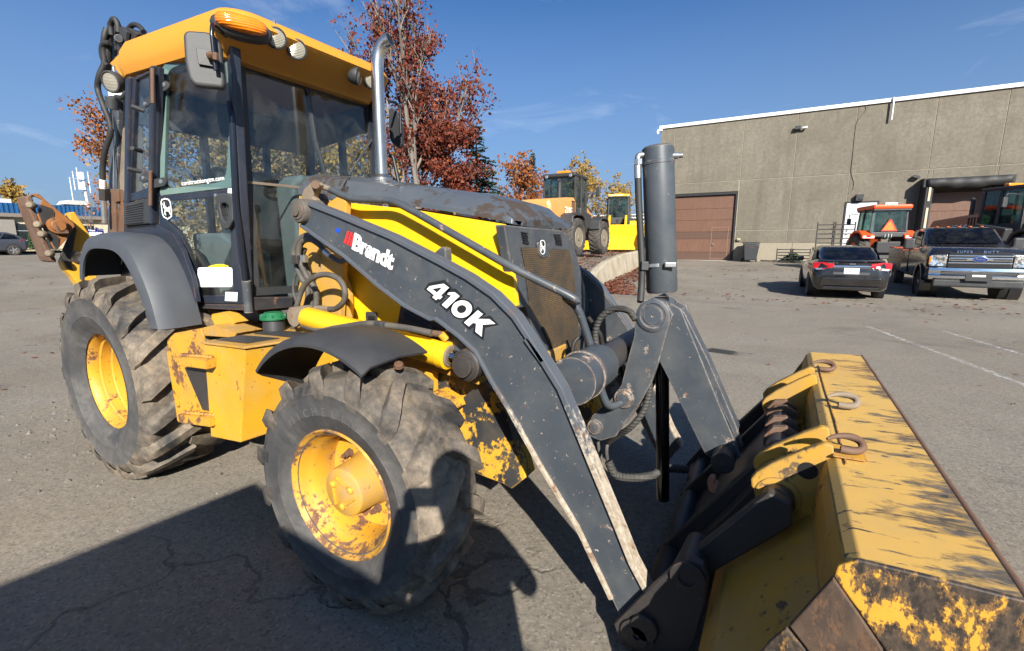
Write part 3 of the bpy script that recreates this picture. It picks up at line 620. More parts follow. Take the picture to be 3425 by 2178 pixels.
# ---------------- chassis
mb = MB(); mb.box((-1.05, 0, .80), (2.9, .50, .30)).box((-.1, 0, .62), (.5, .34, .30)); mb.build('chassis_frame', YELD, BL, bevel=.01)
rod('front_axle', (0, -.80, .545), (0, .80, .545), .085, YEL, BL, 24)
box('axle_pivot', (0.02, 0, .66), (.42, .36, .30), YEL, BL, bevel=.02)
rod('rear_axle', (-2.225, -.72, .668), (-2.225, .72, .668), .12, YEL, BL, 24)
box('steering_knuckle', (.02, -.76, .56), (.16, .14, .26), YELD, BL, bevel=.03)
rod('steering_cylinder', (.16, -.66, .60), (.16, .3, .60), .032, STEELD, BL)
box('transmission_case', (-1.15, 0, .70), (.9, .62, .42), STEELD, BL, bevel=.03)
# front cast plate of the frame with worn black paint
CWM = paint('worn_black_over_yellow', (.030, .032, .036), .5, rust=.56, dirt=.40, edge=.9, rustc=(.62, .33, .02), chip=(.50, .27, .03), dust=(.16, .13, .09), stretch=(1, 1, .8))
cw = [(-0.069,-0.54,0.9),(-0.045,-0.54,0.917),(0.123,-0.54,0.927),(0.255,-0.54,0.92),(0.373,-0.54,0.873),(0.445,-0.54,0.767),(0.546,-0.54,0.473),(0.469,-0.54,0.394),(0.426,-0.54,0.407),(0.226,-0.54,0.423),(0.203,-0.54,0.506),(0.151,-0.54,0.682),(0.105,-0.54,0.772),(-0.065,-0.54,0.82)]
prism('front_frame_plate', cw, (0, .10, 0), CWM, BL, bevel=.006)
prism('front_frame_plate', [(p[0], -p[1], p[2]) for p in cw], (0, -.10, 0), CWM, BL, bevel=.006)
box('front_cross_member', (.30, 0, .70), (.24, .9, .34), STEELD, BL, bevel=.01)
prism('frame_rail_cover', [(-0.379,-0.62,0.903),(0.032,-0.62,0.95),(0.194,-0.62,0.931),(0.34,-0.62,0.913),(0.341,-0.62,0.952),(0.046,-0.62,0.981),(-0.226,-0.62,0.973)], (0, .08, 0), YELD, BL)
prism('axle_shield', [(0.042,-0.66,0.826),(0.112,-0.66,0.853),(0.209,-0.66,0.819),(0.226,-0.66,0.782),(0.06,-0.66,0.798)], (0, .10, 0), YELR, BL)

# ---------------- hood and side panels
prism('side_panel', [(-0.78,-0.39,1.789),(-0.221,-0.39,1.726),(0.337,-0.39,1.64),(0.361,-0.39,1.522),(0.395,-0.39,1.375),(0.411,-0.39,1.255),(0.245,-0.39,1.143),(-0.303,-0.39,1.079),(-0.376,-0.39,1.08),(-0.756,-0.39,1.092),(-0.761,-0.39,1.434)], (0, .03, 0), YELC, BL)
prism('side_panel', [(-1.145,-0.39,1.842),(-0.788,-0.39,1.791),(-0.77,-0.39,1.434),(-0.763,-0.39,1.094),(-1.09,-0.39,1.051),(-1.236,-0.39,1.147)], (0, .03, 0), YELD, BL)
for p in ('side_panel',):
    prism(p, [(-1.12, .38, 1.84), (.30, .33, 1.62), (.30, .33, 1.2), (.0, .36, 1.05), (-1.05, .38, 1.05)], (0, -.03, 0), YELC, BL)
prism('engine_block', [(-1.0, -.28, 1.0), (.28, -.28, 1.0), (.28, -.28, 1.6), (-1.0, -.28, 1.78)], (0, .56, 0), BLK, BL)
lo = [(-1.14, 1.853), (-.78, 1.803), (-.21, 1.742), (.12, 1.692), (.335, 1.652), (.37, 1.640)]
hi = [(-1.14, 1.985), (-.80, 1.945), (-.34, 1.870), (.09, 1.800), (.28, 1.750), (.375, 1.668)]
def hood_sec(i):
    (xl, zl), (xh, zh) = lo[i], hi[i]; k = (1, 1, .98, .95, .90, .88)[i]
    return [(xl, -.405 * k, zl), (xl, -.400 * k, zl + .03), (xh, -.330 * k, zh - .025), (xh, -.26 * k, zh), (xh, -.10, zh + .012), (xh, .10, zh + .012), (xh, .26 * k, zh), (xh, .330 * k, zh - .025), (xl, .400 * k, zl + .03), (xl, .405 * k, zl)]
S = [hood_sec(i) for i in range(6)]
v = [p for s in S for p in s]; f = [(i * 10 + j, i * 10 + j + 1, (i + 1) * 10 + j + 1, (i + 1) * 10 + j) for i in range(5) for j in range(9)]
f += [tuple(range(9, -1, -1)), tuple(50 + j for j in range(10))]
ho = mk('hood', v, f, GRYP, BL, smooth=True, bevel=.008); shade(ho.data, 25)
box('hood_latch', (-0.737,-0.375,1.86), (.03, .02, .03), STEELD, BL)
tube('hood_seam', [(-0.785,-0.3,1.933), (-0.763,-0.365,1.884), (-0.747,-0.412,1.801)], .004, BLK, BL, n=6)
# grille shroud
gx = .385
prism('grille_shroud', [(0.385,-0.461,1.634),(0.385,0.177,1.622),(0.385,0.298,1.594),(0.385,0.411,1.479),(0.385,0.588,1.243),(0.385,0.802,0.951),(0.385,0.827,0.685),(0.385,0.136,0.793),(0.385,0.021,0.846),(0.385,-0.12,1.032),(0.385,-0.217,1.186),(0.385,-0.247,1.233),(0.385,-0.332,1.236),(0.385,-0.412,1.485)], (-.05, 0, 0), GRYW, BL, bevel=.006)
gm, nt, p = mat_base('grille_mesh'); co = coords(nt, (1, 1, 1))
vo = N(nt, 'ShaderNodeTexVoronoi', feature='F1'); vo.inputs['Scale'].default_value = 95; vo.inputs['Randomness'].default_value = 0.12; nt.links.new(co, vo.inputs['Vector'])
hole = ramp(nt, vo.outputs['Distance'], .30, .42)
gc = mix(nt, ramp(nt, noise(nt, co, 7, 8, .7), .35, .65), (.050, .040, .026), (.135, .082, .036))
nt.links.new(mix(nt, hole, (.010, .009, .008), gc), p.inputs['Base Color']); p.inputs['Roughness'].default_value = .75
bump(nt, p, hole, .8, .004)
prism('grille_screen', [(0.392,-0.312,1.533),(0.392,-0.113,1.526),(0.392,-0.08,1.483),(0.392,0.004,1.481),(0.392,0.029,1.521),(0.392,0.275,1.514),(0.392,0.344,1.415),(0.392,0.447,1.08),(0.392,0.468,0.879),(0.392,0.323,0.846),(0.392,0.136,0.878),(0.392,0.058,0.952),(0.392,-0.095,1.118),(0.392,-0.223,1.237),(0.392,-0.262,1.413)], (-.004, 0, 0), gm, BL, bevel=0)
prism('badge_plate', rnd([(0.398,-0.154,1.558),(0.398,-0.002,1.547),(0.398,-0.009,1.489),(0.398,-0.075,1.47),(0.398,-0.132,1.491)], .02), (-.01, 0, 0), GRY, BL)
for (x0, y0, dx) in ((1850, 475, 45), (2090, 492, 45)):
    for k in range(5):
        pass
VS = [[(0.393,-0.31,1.606),(0.393,-0.247,1.601),(0.393,-0.244,1.596),(0.393,-0.308,1.601)], [(0.393,-0.305,1.594),(0.393,-0.241,1.589),(0.393,-0.24,1.584),(0.393,-0.302,1.589)], [(0.393,-0.301,1.582),(0.393,-0.237,1.577),(0.393,-0.235,1.572),(0.393,-0.298,1.577)], [(0.393,-0.296,1.57),(0.393,-0.234,1.564),(0.393,-0.232,1.56),(0.393,-0.293,1.565)], [(0.393,-0.291,1.557),(0.393,-0.231,1.552),(0.393,-0.229,1.547),(0.393,-0.288,1.552)],
      [(0.393,0.064,1.599),(0.393,0.151,1.599),(0.393,0.153,1.593),(0.393,0.068,1.594)], [(0.393,0.072,1.586),(0.393,0.161,1.585),(0.393,0.163,1.58),(0.393,0.076,1.581)], [(0.393,0.08,1.574),(0.393,0.167,1.571),(0.393,0.169,1.566),(0.393,0.084,1.568)], [(0.393,0.088,1.561),(0.393,0.174,1.558),(0.393,0.176,1.553),(0.393,0.091,1.556)], [(0.393,0.093,1.549),(0.393,0.178,1.545),(0.393,0.18,1.54),(0.393,0.097,1.544)]]
for q_ in VS: prism('vent_slot', q_, (-.012, 0, 0), BLK, BL, bevel=0)
# leaping-animal badge (white outline, animal and shield)
STAG = [(.12, .60), (.20, .69), (.06, .80), (.08, .92), (.16, .80), (.25, .76), (.26, .98), (.33, .98), (.33, .77), (.46, .63), (.62, .57), (.80, .60), (.94, .70), (.91, .52), (.87, .38), (1.0, .12), (.91, .10), (.74, .33), (.56, .33), (.42, .35), (.24, .22), (.38, .12), (.32, .05), (.10, .19), (.26, .41), (.29, .54), (.17, .54)]
SHLD = [(.02, .22), (.12, .05), (.50, -.08), (.88, .05), (.98, .22), (.98, .86), (.86, 1.02), (.50, 1.08), (.14, 1.02), (.02, .86)]
def badge(origin, xd, yd, w_, h_, parent, nrm, back=True):
    o, x, y, n_ = Vector(origin), Vector(xd).normalized(), Vector(yd).normalized(), Vector(nrm).normalized()
    P = lambda a, b, k=0: o + x * (a * w_) + y * (b * h_) + n_ * k
    if back: prism('badge_shield', [P(a, b) for a, b in SHLD], n_ * .001, BLK, parent, bevel=0)
    ring('badge_outline', [P(a, b, .0015) for a, b in SHLD], [P(.5 + (a - .5) * .84, .5 + (b - .5) * .88, .0015) for a, b in SHLD], n_ * .001, WHT, parent, bevel=0)
    prism('badge_animal', [P(.14 + a * .72, .10 + b * .80, .0015) for a, b in STAG], n_ * .001, WHT, parent, bevel=0)
badge((0.4,-0.131,1.498), (0, 1, -.05), (0, 0, 1), .062, .066, BL, (1, 0, 0))
# exhaust stack
sb = Vector((-.975, .15, 1.98))
lathe('stack_base', sb - Vector((0, 0, .06)), (0, 0, 1), [(0, .075), (.075, .075), (.085, .060), (.10, .05)], STK, BL, 28)
tube('exhaust_stack', [sb, sb + Vector((0, 0, .30)), sb + Vector((.003, 0, .60)), sb + Vector((.008, .0, .745)), sb + Vector((.025, .006, .82)), sb + Vector((.060, .015, .870)), sb + Vector((.105, .025, .888))], [.042] * 40, STK, BL, n=24, m=6)
rod('exhaust_mouth', sb + Vector((.100, .024, .887)), sb + Vector((.1075, .0255, .889)), .036, BLK, BL)

# ---------------- loader arm (outer face y = -.72, 9 cm thick), mirrored on the far side
ARM = [(-0.724,-0.72,1.736),(-0.688,-0.72,1.759),(-0.608,-0.72,1.749),(-0.391,-0.72,1.685),(-0.055,-0.72,1.579),(0.217,-0.72,1.473),(0.36,-0.72,1.414),(0.488,-0.72,1.346),(0.59,-0.72,1.264),(0.652,-0.72,1.187),(0.72,-0.72,1.096)] + [(0.644,-0.72,1.181),(0.723,-0.72,1.093),(0.795,-0.72,0.997),(0.867,-0.72,0.85),(0.934,-0.72,0.712),(1.028,-0.72,0.52),(1.103,-0.72,0.361),(1.17,-0.72,0.257),(1.112,-0.72,0.165),(1.072,-0.72,0.098),(1.029,-0.72,0.178),(0.878,-0.72,0.442),(0.708,-0.72,0.664),(0.563,-0.72,0.873),(0.477,-0.72,0.984),(0.4,-0.72,1.099),(0.309,-0.72,1.161),(0.19,-0.72,1.224)] + [(0.162,-0.72,1.218),(0.011,-0.72,1.269),(-0.156,-0.72,1.356),(-0.37,-0.72,1.488),(-0.686,-0.72,1.642),(-0.726,-0.72,1.681)]
def mir(P): return [(p[0], -p[1], p[2]) for p in P]
def arm_set(sgn):
    A = ARM if sgn < 0 else mir(ARM); n_ = -sgn
    a = prism('loader_arm', A, (0, n_ * .060, 0), GRYW, BL, bevel=.005, label='grey loader arm with white model lettering' if sgn < 0 else None)
    return a
armR = arm_set(-1); armL = arm_set(1); armL.location.x = -.14
# raised edge flanges along the arm (proud lip, bare and rusty on the lower half)
def strip(name, pts, wdt, y0, y1, mat, parent):
    P = [Vector(p) for p in pts]; v = []; f = []
    for i, p in enumerate(P):
        t = (P[min(i + 1, len(P) - 1)] - P[max(i - 1, 0)]); t.y = 0; t.normalize(); n_ = Vector((-t.z, 0, t.x))
        for (a, y) in ((-wdt / 2, y0), (wdt / 2, y0), (wdt / 2, y1), (-wdt / 2, y1)): v.append(Vector((p.x, y, p.z)) + n_ * a)
    for i in range(len(P) - 1):
        for q in range(4): f.append((i * 4 + q, i * 4 + (q + 1) % 4, (i + 1) * 4 + (q + 1) % 4, (i + 1) * 4 + q))
    f += [(0, 1, 2, 3), tuple(range(len(P) * 4 - 1, len(P) * 4 - 5, -1))]
    return mk(name, v, f, mat, parent, bevel=.003)
TOPE = [(-0.608,-0.72,1.749),(-0.391,-0.72,1.685),(-0.055,-0.72,1.579),(0.217,-0.72,1.473),(0.36,-0.72,1.414),(0.488,-0.72,1.346),(0.59,-0.72,1.264),(0.652,-0.72,1.187),(0.72,-0.72,1.096)]
TOPE2 = [(0.644,-0.72,1.181),(0.723,-0.72,1.093),(0.795,-0.72,0.997),(0.867,-0.72,0.85),(0.934,-0.72,0.712),(1.028,-0.72,0.52),(1.103,-0.72,0.361),(1.17,-0.72,0.257)]
BOTE = [(-0.686,-0.72,1.642),(-0.37,-0.72,1.488),(-0.156,-0.72,1.356),(0.011,-0.72,1.269),(0.162,-0.72,1.218)] + [(0.19,-0.72,1.224),(0.309,-0.72,1.161),(0.4,-0.72,1.099),(0.477,-0.72,0.984),(0.563,-0.72,0.873)]
BOTE2 = [(0.563,-0.72,0.873),(0.708,-0.72,0.664),(0.878,-0.72,0.442),(1.029,-0.72,0.178)]
for s_ in (-1, 1):
    g = (lambda P: P) if s_ < 0 else mir
    ya, yb = s_ * .735, s_ * .668
    strip('top_flange', g(TOPE), .022, ya, yb, EDGEW, armR if s_ < 0 else armL)
    strip('top_flange', g(TOPE2), .024, ya, yb, EDGEW, armR if s_ < 0 else armL, )
    strip('bottom_flange', g(BOTE), .016, ya, yb, EDGEW, armR if s_ < 0 else armL)
    strip('bottom_flange', g(BOTE2), .018, ya, yb, EDGEW, armR if s_ < 0 else armL)
# rear pivot, tower and pins
RUSTG = paint('greasy_dusty_pin', (.075, .065, .055), .75, rust=.2, dirt=.6, edge=.4, dust=(.16, .135, .105))
pv = Vector((-0.669,-0.74,1.713))
for s_ in (-1, 1):
    y = s_ * .74
    lathe('pivot_boss', (pv.x, y, pv.z), (0, s_, 0), [(-.12, .062), (.0, .062), (.010, .055), (.012, .044), (.017, .042), (.019, .026), (.028, .026), (.030, 0)], RUSTG if s_ < 0 else STEELD, BL, 28)
    prism('loader_tower', [(pv.x - .30, s_ * .50, 1.0), (pv.x - .06, s_ * .50, 1.0), (pv.x + .07, s_ * .50, pv.z + .06), (pv.x + .02, s_ * .50, pv.z + .10), (pv.x - .08, s_ * .50, pv.z + .06)], (0, -s_ * .04, 0), YELD, BL, bevel=.006)
prism('self_level_link', [(-0.823,-0.6,1.777),(-0.841,-0.6,1.803),(-0.815,-0.6,1.842),(-0.754,-0.6,1.871),(-0.703,-0.6,1.875),(-0.686,-0.6,1.859),(-0.713,-0.6,1.833),(-0.742,-0.6,1.799),(-0.715,-0.6,1.772),(-0.766,-0.6,1.766)], (0, .04, 0), TAN, BL, bevel=.006)
rod('link_pin', (-0.685,-0.62,1.855), (-0.788,-0.54,1.869), .022, RUST, BL)
lathe('tower_boss', (-0.837,-0.46,1.776), (0, -1, 0), [(0, .055), (.08, .055), (.09, .03)], STEELD, BL)
# lift cylinder
lc0, lc1 = Vector((-0.767,-0.68,1.148)), Vector((0.226,-0.68,1.048))
for s_ in (-1, 1):
    a, b = Vector((lc0.x, s_ * .68, lc0.z)), Vector((lc1.x, s_ * .68, lc1.z))
    cyl_ = lathe('lift_cylinder', a, b - a, [(0, .050), (.02, .058), ((b - a).length - .05, .058), ((b - a).length - .045, .064), ((b - a).length - .004, .064), ((b - a).length, .05)], YELC, BL, 32)
    d = (b - a).normalized()
    rod('piston_rod', b, b + d * .10, .034, CHR, cyl_)
    rod('gland_ring', b - d * .005, b + d * .008, .050, TAN, cyl_)
    lathe('rod_eye', b + d * .13 + Vector((0, s_ * .06, 0)), (0, s_, 0), [(-.12, .07), (0, .07), (.006, .062), (.008, .048), (.03, .046), (.034, 0)], STEELD, BL, 28)
    lathe('cylinder_base_eye', a - d * .04 + Vector((0, s_ * .05, 0)), (0, s_, 0), [(-.10, .055), (0, .055), (.004, .03)], TAN, BL, 24)
prism('cylinder_bracket', [(0.178,-0.66,1.16),(0.221,-0.66,1.152),(0.289,-0.66,1.108),(0.347,-0.66,1.034),(0.361,-0.66,0.986),(0.301,-0.66,0.996),(0.229,-0.66,1.012),(0.212,-0.66,1.094)], (0, .04, 0), GRYW, BL)
rod('cylinder_port', (0.194,-0.7,1.153), (0.212,-0.68,1.123), .018, YEL, BL)
rod('port_fitting', (0.151,-0.7,1.15), (0.2,-0.7,1.149), .014, RUST, BL)
# lettering on the arm
def along(a, b): return Vector(b) - Vector(a)
n4 = (0.138,-0.723,1.342); n5 = (0.44,-0.723,1.16)
LETM = plain('lettering_outline', (.012, .013, .015), .5)  # black print outlining the white characters
dx = along(n4, n5); up = along((0.138,-0.723,1.342), (0.207,-0.723,1.386))
def word_410(off, mat, y, name):
    # four characters drawn as flat shapes in a slanted frame: u along the word, v upwards
    o = Vector((0.13,-0.72,1.342)); o.y = y; U = Vector((0.429,-0.72,1.167)) - Vector((0.13,-0.72,1.342)); V = Vector((0.211,-0.72,1.388)) - Vector((0.139,-0.72,1.33))
    U.y = 0; V.y = 0; U *= .935
    P = lambda u, v_: o + U * u + V * v_
    gl = {'4': ([(.150, .0), (.225, .0), (.225, .16), (.255, .16), (.255, .38), (.225, .38), (.225, 1.0), (.125, 1.0), (.0, .40), (.0, .16), (.150, .16)],),
          '1': ([(.335, .0), (.425, .0), (.425, 1.0), (.335, 1.0), (.275, .80), (.275, .66), (.335, .74)],)}
    for ch, polys in gl.items():
        for po in polys: glyph(name, [P(*q) for q in po], off, mat)
    n = 28; cx, cy = .585, .5
    out_ = [P(cx + (.135 + off * 1.4) * math.cos(2 * math.pi * k / n), cy + (.53 + off * 5) * math.sin(2 * math.pi * k / n)) for k in range(n)]
    if off: prism(name, out_, (0, .0008, 0), mat, armR, bevel=0)
    else:
        inn = [P(cx + .062 * math.cos(2 * math.pi * k / n), cy + .25 * math.sin(2 * math.pi * k / n)) for k in range(n)]
        ring(name, out_, inn, (0, .0008, 0), mat, armR, bevel=0)
    glyph(name, [P(*q) for q in [(.755, 0), (.845, 0), (.845, .30), (.880, .38), (.965, 0), (1.075, 0), (.955, .54), (1.06, 1.0), (.955, 1.0), (.845, .62), (.845, 1.0), (.755, 1.0)]], off, mat)
    if not off: glyph(name, [P(*q) for q in [(.062, .385), (.150, .385), (.150, .80)]], 0, LETM, -.0012)
def glyph(name, pts, off, mat, dy=0):
    P = [Vector(p) for p in pts]
    if off:
        n = len(P); k = .013; o = []
        ar = sum(P[i].x * P[(i + 1) % n].z - P[(i + 1) % n].x * P[i].z for i in range(n)); sg = 1 if ar > 0 else -1
        for i in range(n):
            a, b, c = P[i - 1], P[i], P[(i + 1) % n]; e1 = (b - a).normalized(); e2 = (c - b).normalized()
            m_ = Vector((e1.z, 0, -e1.x)) + Vector((e2.z, 0, -e2.x))
            if m_.length < .2: m_ = e1
            m_.normalize(); o.append(b + m_ * k * sg * 1.25)
        P = o
    prism(name, [p + Vector((0, dy, 0)) for p in P], (0, .0008, 0), mat, armR, bevel=0)
word_410(.02, LETM, -.7215, 'model_number_outline'); word_410(0, WHT, -.7235, 'model_number')
bo = Vector((-0.323,-0.723,1.529)); be = Vector((-0.091,-0.723,1.443)); bu = Vector((-0.282,-0.723,1.586)) - bo
text('dealer_name', 'Brandt', bo, be - bo, bu, .108, WHT, armR, off=.0048, depth=.0006, spacing=.93)
for k in range(3):
    A = [[(-0.376,-0.723,1.553),(-0.36,-0.723,1.548),(-0.328,-0.723,1.606),(-0.342,-0.723,1.611)], [(-0.356,-0.723,1.546),(-0.341,-0.723,1.541),(-0.307,-0.723,1.599),(-0.322,-0.723,1.604)], [(-0.336,-0.723,1.54),(-0.324,-0.723,1.536),(-0.289,-0.723,1.593),(-0.302,-0.723,1.598)]][k]
    prism('dealer_stripe', A, (0, .0008, 0), RED, armR, bevel=0)
prism('ghost_lettering', [(-0.242,-0.721,1.418),(-0.12,-0.721,1.498),(-0.006,-0.721,1.48),(-0.06,-0.721,1.411),(-0.089,-0.721,1.436)], (0, .0004, 0), plain('faded_decal', (.045, .05, .056), .45), armR, bevel=0)
prism('blue_paint_dab', rnd([(-0.434,-0.721,1.615),(-0.415,-0.721,1.627),(-0.392,-0.721,1.617),(-0.398,-0.721,1.603),(-0.422,-0.721,1.602)], .008), (0, .0004, 0), plain('blue_dab', (.01, .06, .45), .5), armR, bevel=0)
prism('arm_stop', [(-0.001,-0.52,1.492),(0.066,-0.52,1.536),(0.092,-0.52,1.528),(0.095,-0.52,1.464),(0.048,-0.52,1.463)], (0, .05, 0), GRY, BL, bevel=.008)
# hard lines over the hood side: to the bucket cylinder
HP = GRYW
tube('hydraulic_pipe', bent([(-0.721,-0.5,1.846), (-0.568,-0.49,1.787), (-0.272,-0.48,1.768), (-0.097,-0.48,1.692), (0.439,-0.48,1.442), (0.683,-0.42,1.328), (0.734,-0.4,1.296), (0.635,-0.36,1.312), (0.699,-0.33,1.264), (0.748,-0.28,1.079), (0.786,-0.22,0.85), (0.819,-0.2,0.754), (0.864,-0.1,0.768)], .06), .0185, HP, BL, n=14, sp=False)
rod('pipe_fitting', (-0.775,-0.51,1.864), (-0.714,-0.5,1.844), .016, TAN, BL)
tube('hose_end', [(-0.794,-0.53,1.883), (-0.77,-0.51,1.863)], .012, RUST, BL, sp=False)

# ---------------- torque tube, tilt cylinder and bucket linkage
tt = Vector((.80, 0, 1.00))
lathe('torque_tube', (tt.x, -.62, tt.z), (0, 1, 0), [(0, .100), (.10, .100), (.102, .106), (.118, .106), (.12, .097), (.30, .097), (.33, .090), (.335, .07)], GRYW, BL, 40); lathe('torque_tube_shaded', (tt.x, -.285, tt.z), (0, 1, 0), [(0, .068), (.90, .068)], STEELD, BL, 28)  # far part drawn thin and dark, the linkage's shade put into its colour
CP = Vector((0.988,-0.1,1.216)); CT = Vector((0.944,0,1.994)); RB = Vector((1.064,0,0.29))
cb = Vector((CP.x + .012, 0, CP.z + .10)); ct = Vector((CT.x, 0, CT.z)); ax = ct - cb; La = ax.length
tc = lathe('tilt_cylinder', cb, ax, [(0, .066), (.01, .072), (La - .085, .072), (La - .083, .0745), (La - .070, .0745), (La - .068, .072), (La - .008, .072), (La, .064)], GRY, BL, 44)
rb = Vector((RB.x, 0, RB.z - .05))
rod('piston_rod', cb - ax.normalized() * .02, rb, .033, plain('dark_chrome', (.10, .10, .105), .12, 1.0), BL, 24)
# clamp and hose on the barrel
cz = Vector((0.972,0,1.448)); cz.y = 0
lathe('band_clamp', cz - ax.normalized() * .008, ax, [(0, .073), (0, .0755), (.016, .0755), (.016, .073)], ZINC, tc, 40, cap=False)
box('clamp_screw', (1.047,-0.075,1.453), (.05, .018, .024), ZINC, tc, rot=(0, 0, .3))
box('clamp_block', (0.922,-0.06,1.445), (.035, .05, .042), BLKP, tc, rot=(0, 0, .5))
tube('cylinder_hose', [(0.871,-0.05,1.864), (0.882,-0.05,1.73), (0.899,-0.05,1.567), (0.913,-0.06,1.445), (0.918,-0.07,1.345), (0.924,-0.1,1.275)], .0165, HOSE, BL, n=12)
rod('hose_coupling', (0.872,-0.05,1.848), (0.867,-0.05,1.922), .017, ZINC, tc, 12)
rod('elbow_nut', (0.868,-0.05,1.909), (0.867,-0.05,1.937), .021, ZINC, tc, 6)
tube('elbow_fitting', bent([(0.867,-0.05,1.93), (0.867,-0.05,1.956), (0.898,-0.03,1.956)], .02), .014, ZINC, tc, n=10, sp=False)
lathe('port_boss', (1.008,0,1.947), (1, .2, 0), [(-.01, .016), (.03, .016), (.032, .012), (.05, .012)], ZINC, tc, 10)
# bellcrank lever (two plates) and links (two plates)
LEV = [(0.904,-0.105,1.212),(0.925,-0.105,1.27),(0.985,-0.105,1.299),(1.047,-0.105,1.28),(1.079,-0.105,1.226),(1.06,-0.105,1.158),(1.03,-0.105,1.008),(0.998,-0.105,0.888),(0.947,-0.105,0.772),(0.87,-0.105,0.647),(0.834,-0.105,0.576),(0.751,-0.105,0.534),(0.696,-0.105,0.546),(0.682,-0.105,0.595),(0.702,-0.105,0.664),(0.793,-0.105,0.757),(0.85,-0.105,0.852),(0.879,-0.105,1.001),(0.903,-0.105,1.109)]
LNK = [(1.055,-0.065,1.274),(1.104,-0.065,1.25),(1.194,-0.065,1.054),(1.289,-0.065,0.843),(1.388,-0.065,0.636),(1.407,-0.065,0.583),(1.331,-0.065,0.541),(1.258,-0.065,0.559),(1.187,-0.065,0.685),(1.102,-0.065,0.846),(1.016,-0.065,0.997),(1.014,-0.065,1.136)]
def shift_y(P, d): return [(p[0], p[1] + d, p[2]) for p in P]
EDW = GRYW
for s_ in (-1, 1):
    P = LEV if s_ < 0 else shift_y(LEV, .24 - .03)
    prism('bellcrank', P, (0, .03, 0), GRYW, BL, bevel=.004)
    P = LNK if s_ < 0 else shift_y(LNK, .14)
    lk = prism('bucket_link', P, (0, .025, 0), GRYW, BL, bevel=.004)
prism('link_rib', [(1.102,-0.055,1.248),(1.119,-0.055,1.233),(1.235,-0.055,1.023),(1.375,-0.055,0.732),(1.387,-0.055,0.7),(1.369,-0.055,0.685),(1.218,-0.055,0.976),(1.088,-0.055,1.22)], (0, .09, 0), GRYW, BL, bevel=.003)
lathe('pivot_pin', CP, (0, -1, 0), [(-.22, .074), (.0, .078), (.012, .078), (.016, .070), (.017, .060), (.013, .056), (.013, .046), (.018, .042), (.018, .006), (.014, .004), (.014, 0)], GRY, BL, 40)
for i_, (cx_, cy_, r_p) in enumerate(((305, 1120, .038), (180, 1245, .030))):
    pc = [Vector((0.87,-0.105,0.789)), Vector((0.725,-0.105,0.609))][i_]
    lathe('crank_pin', pc, (0, -1, 0), [(-.24, r_p), (.008, r_p + .014), (.014, r_p + .010), (.012, r_p), (.022, r_p - .004), (.026, 0)], GRYW, BL, 28)
# wrapped hoses around the linkage
WRAP, nt, p = mat_base('spiral_hose_wrap'); co = coords(nt)
wv = N(nt, 'ShaderNodeTexWave', wave_type='BANDS'); wv.bands_direction = 'Z'; wv.inputs['Scale'].default_value = 18; nt.links.new(co, wv.inputs[0])
nt.links.new(mix(nt, noise(nt, co, 12, 5), (.022, .022, .021), (.06, .056, .05)), p.inputs['Base Color']); p.inputs['Roughness'].default_value = .7
bump(nt, p, wv.outputs['Fac'], .6, .004)
def wrapped(pts, r, name='wrapped_hose'):
    """hose with a spiral guard: stepped radius gives the wraps"""
    P = spline(pts, 14); rr = [r * (1.0 if i % 3 else .90) for i in range(len(P))]
    return mk(name, *tube_geo(P, rr, 12), WRAP, BL, smooth=True)
wrapped([(0.916,-0.14,1.195), (0.873,-0.12,1.232), (0.799,-0.1,1.232), (0.733,-0.1,1.186), (0.705,-0.1,1.1), (0.727,-0.1,1.005), (0.772,-0.08,0.933), (0.804,-0.02,0.873)], .0165)
wrapped([(0.965,-0.05,0.94), (0.979,-0.06,0.836), (0.96,-0.08,0.73), (0.905,-0.1,0.639), (0.826,-0.05,0.56), (0.768,0,0.495)], .0165)
wrapped([(0.804,-0.12,0.44), (0.843,-0.12,0.378), (0.917,-0.1,0.369), (1.011,-0.05,0.384), (1.065,0.02,0.405), (1.156,0.1,0.387)], .022)
tube('hydraulic_hose', [(0.764,0.03,0.509), (0.754,0,0.451), (0.794,-0.1,0.422)], .010, HOSED, BL)
tube('hydraulic_hose', [(0.684,0.05,0.484), (0.693,0.05,0.417), (0.717,0.05,0.338)], .010, HOSED, BL)
for k in range(3):
    tube('hydraulic_hose', [[(0.627,0,1.164), (0.677,0.05,1.072), (0.689,0.08,1.003), (0.758,0.1,0.928)], [(0.704,0,1.001), (0.745,0.03,1.006), (0.78,0.05,0.942), (0.815,0.05,0.844)], [(0.526,0.05,0.883), (0.524,0.05,0.99), (0.552,0.08,1.034), (0.594,0.1,1.002)]][k], .011, HOSE, BL)

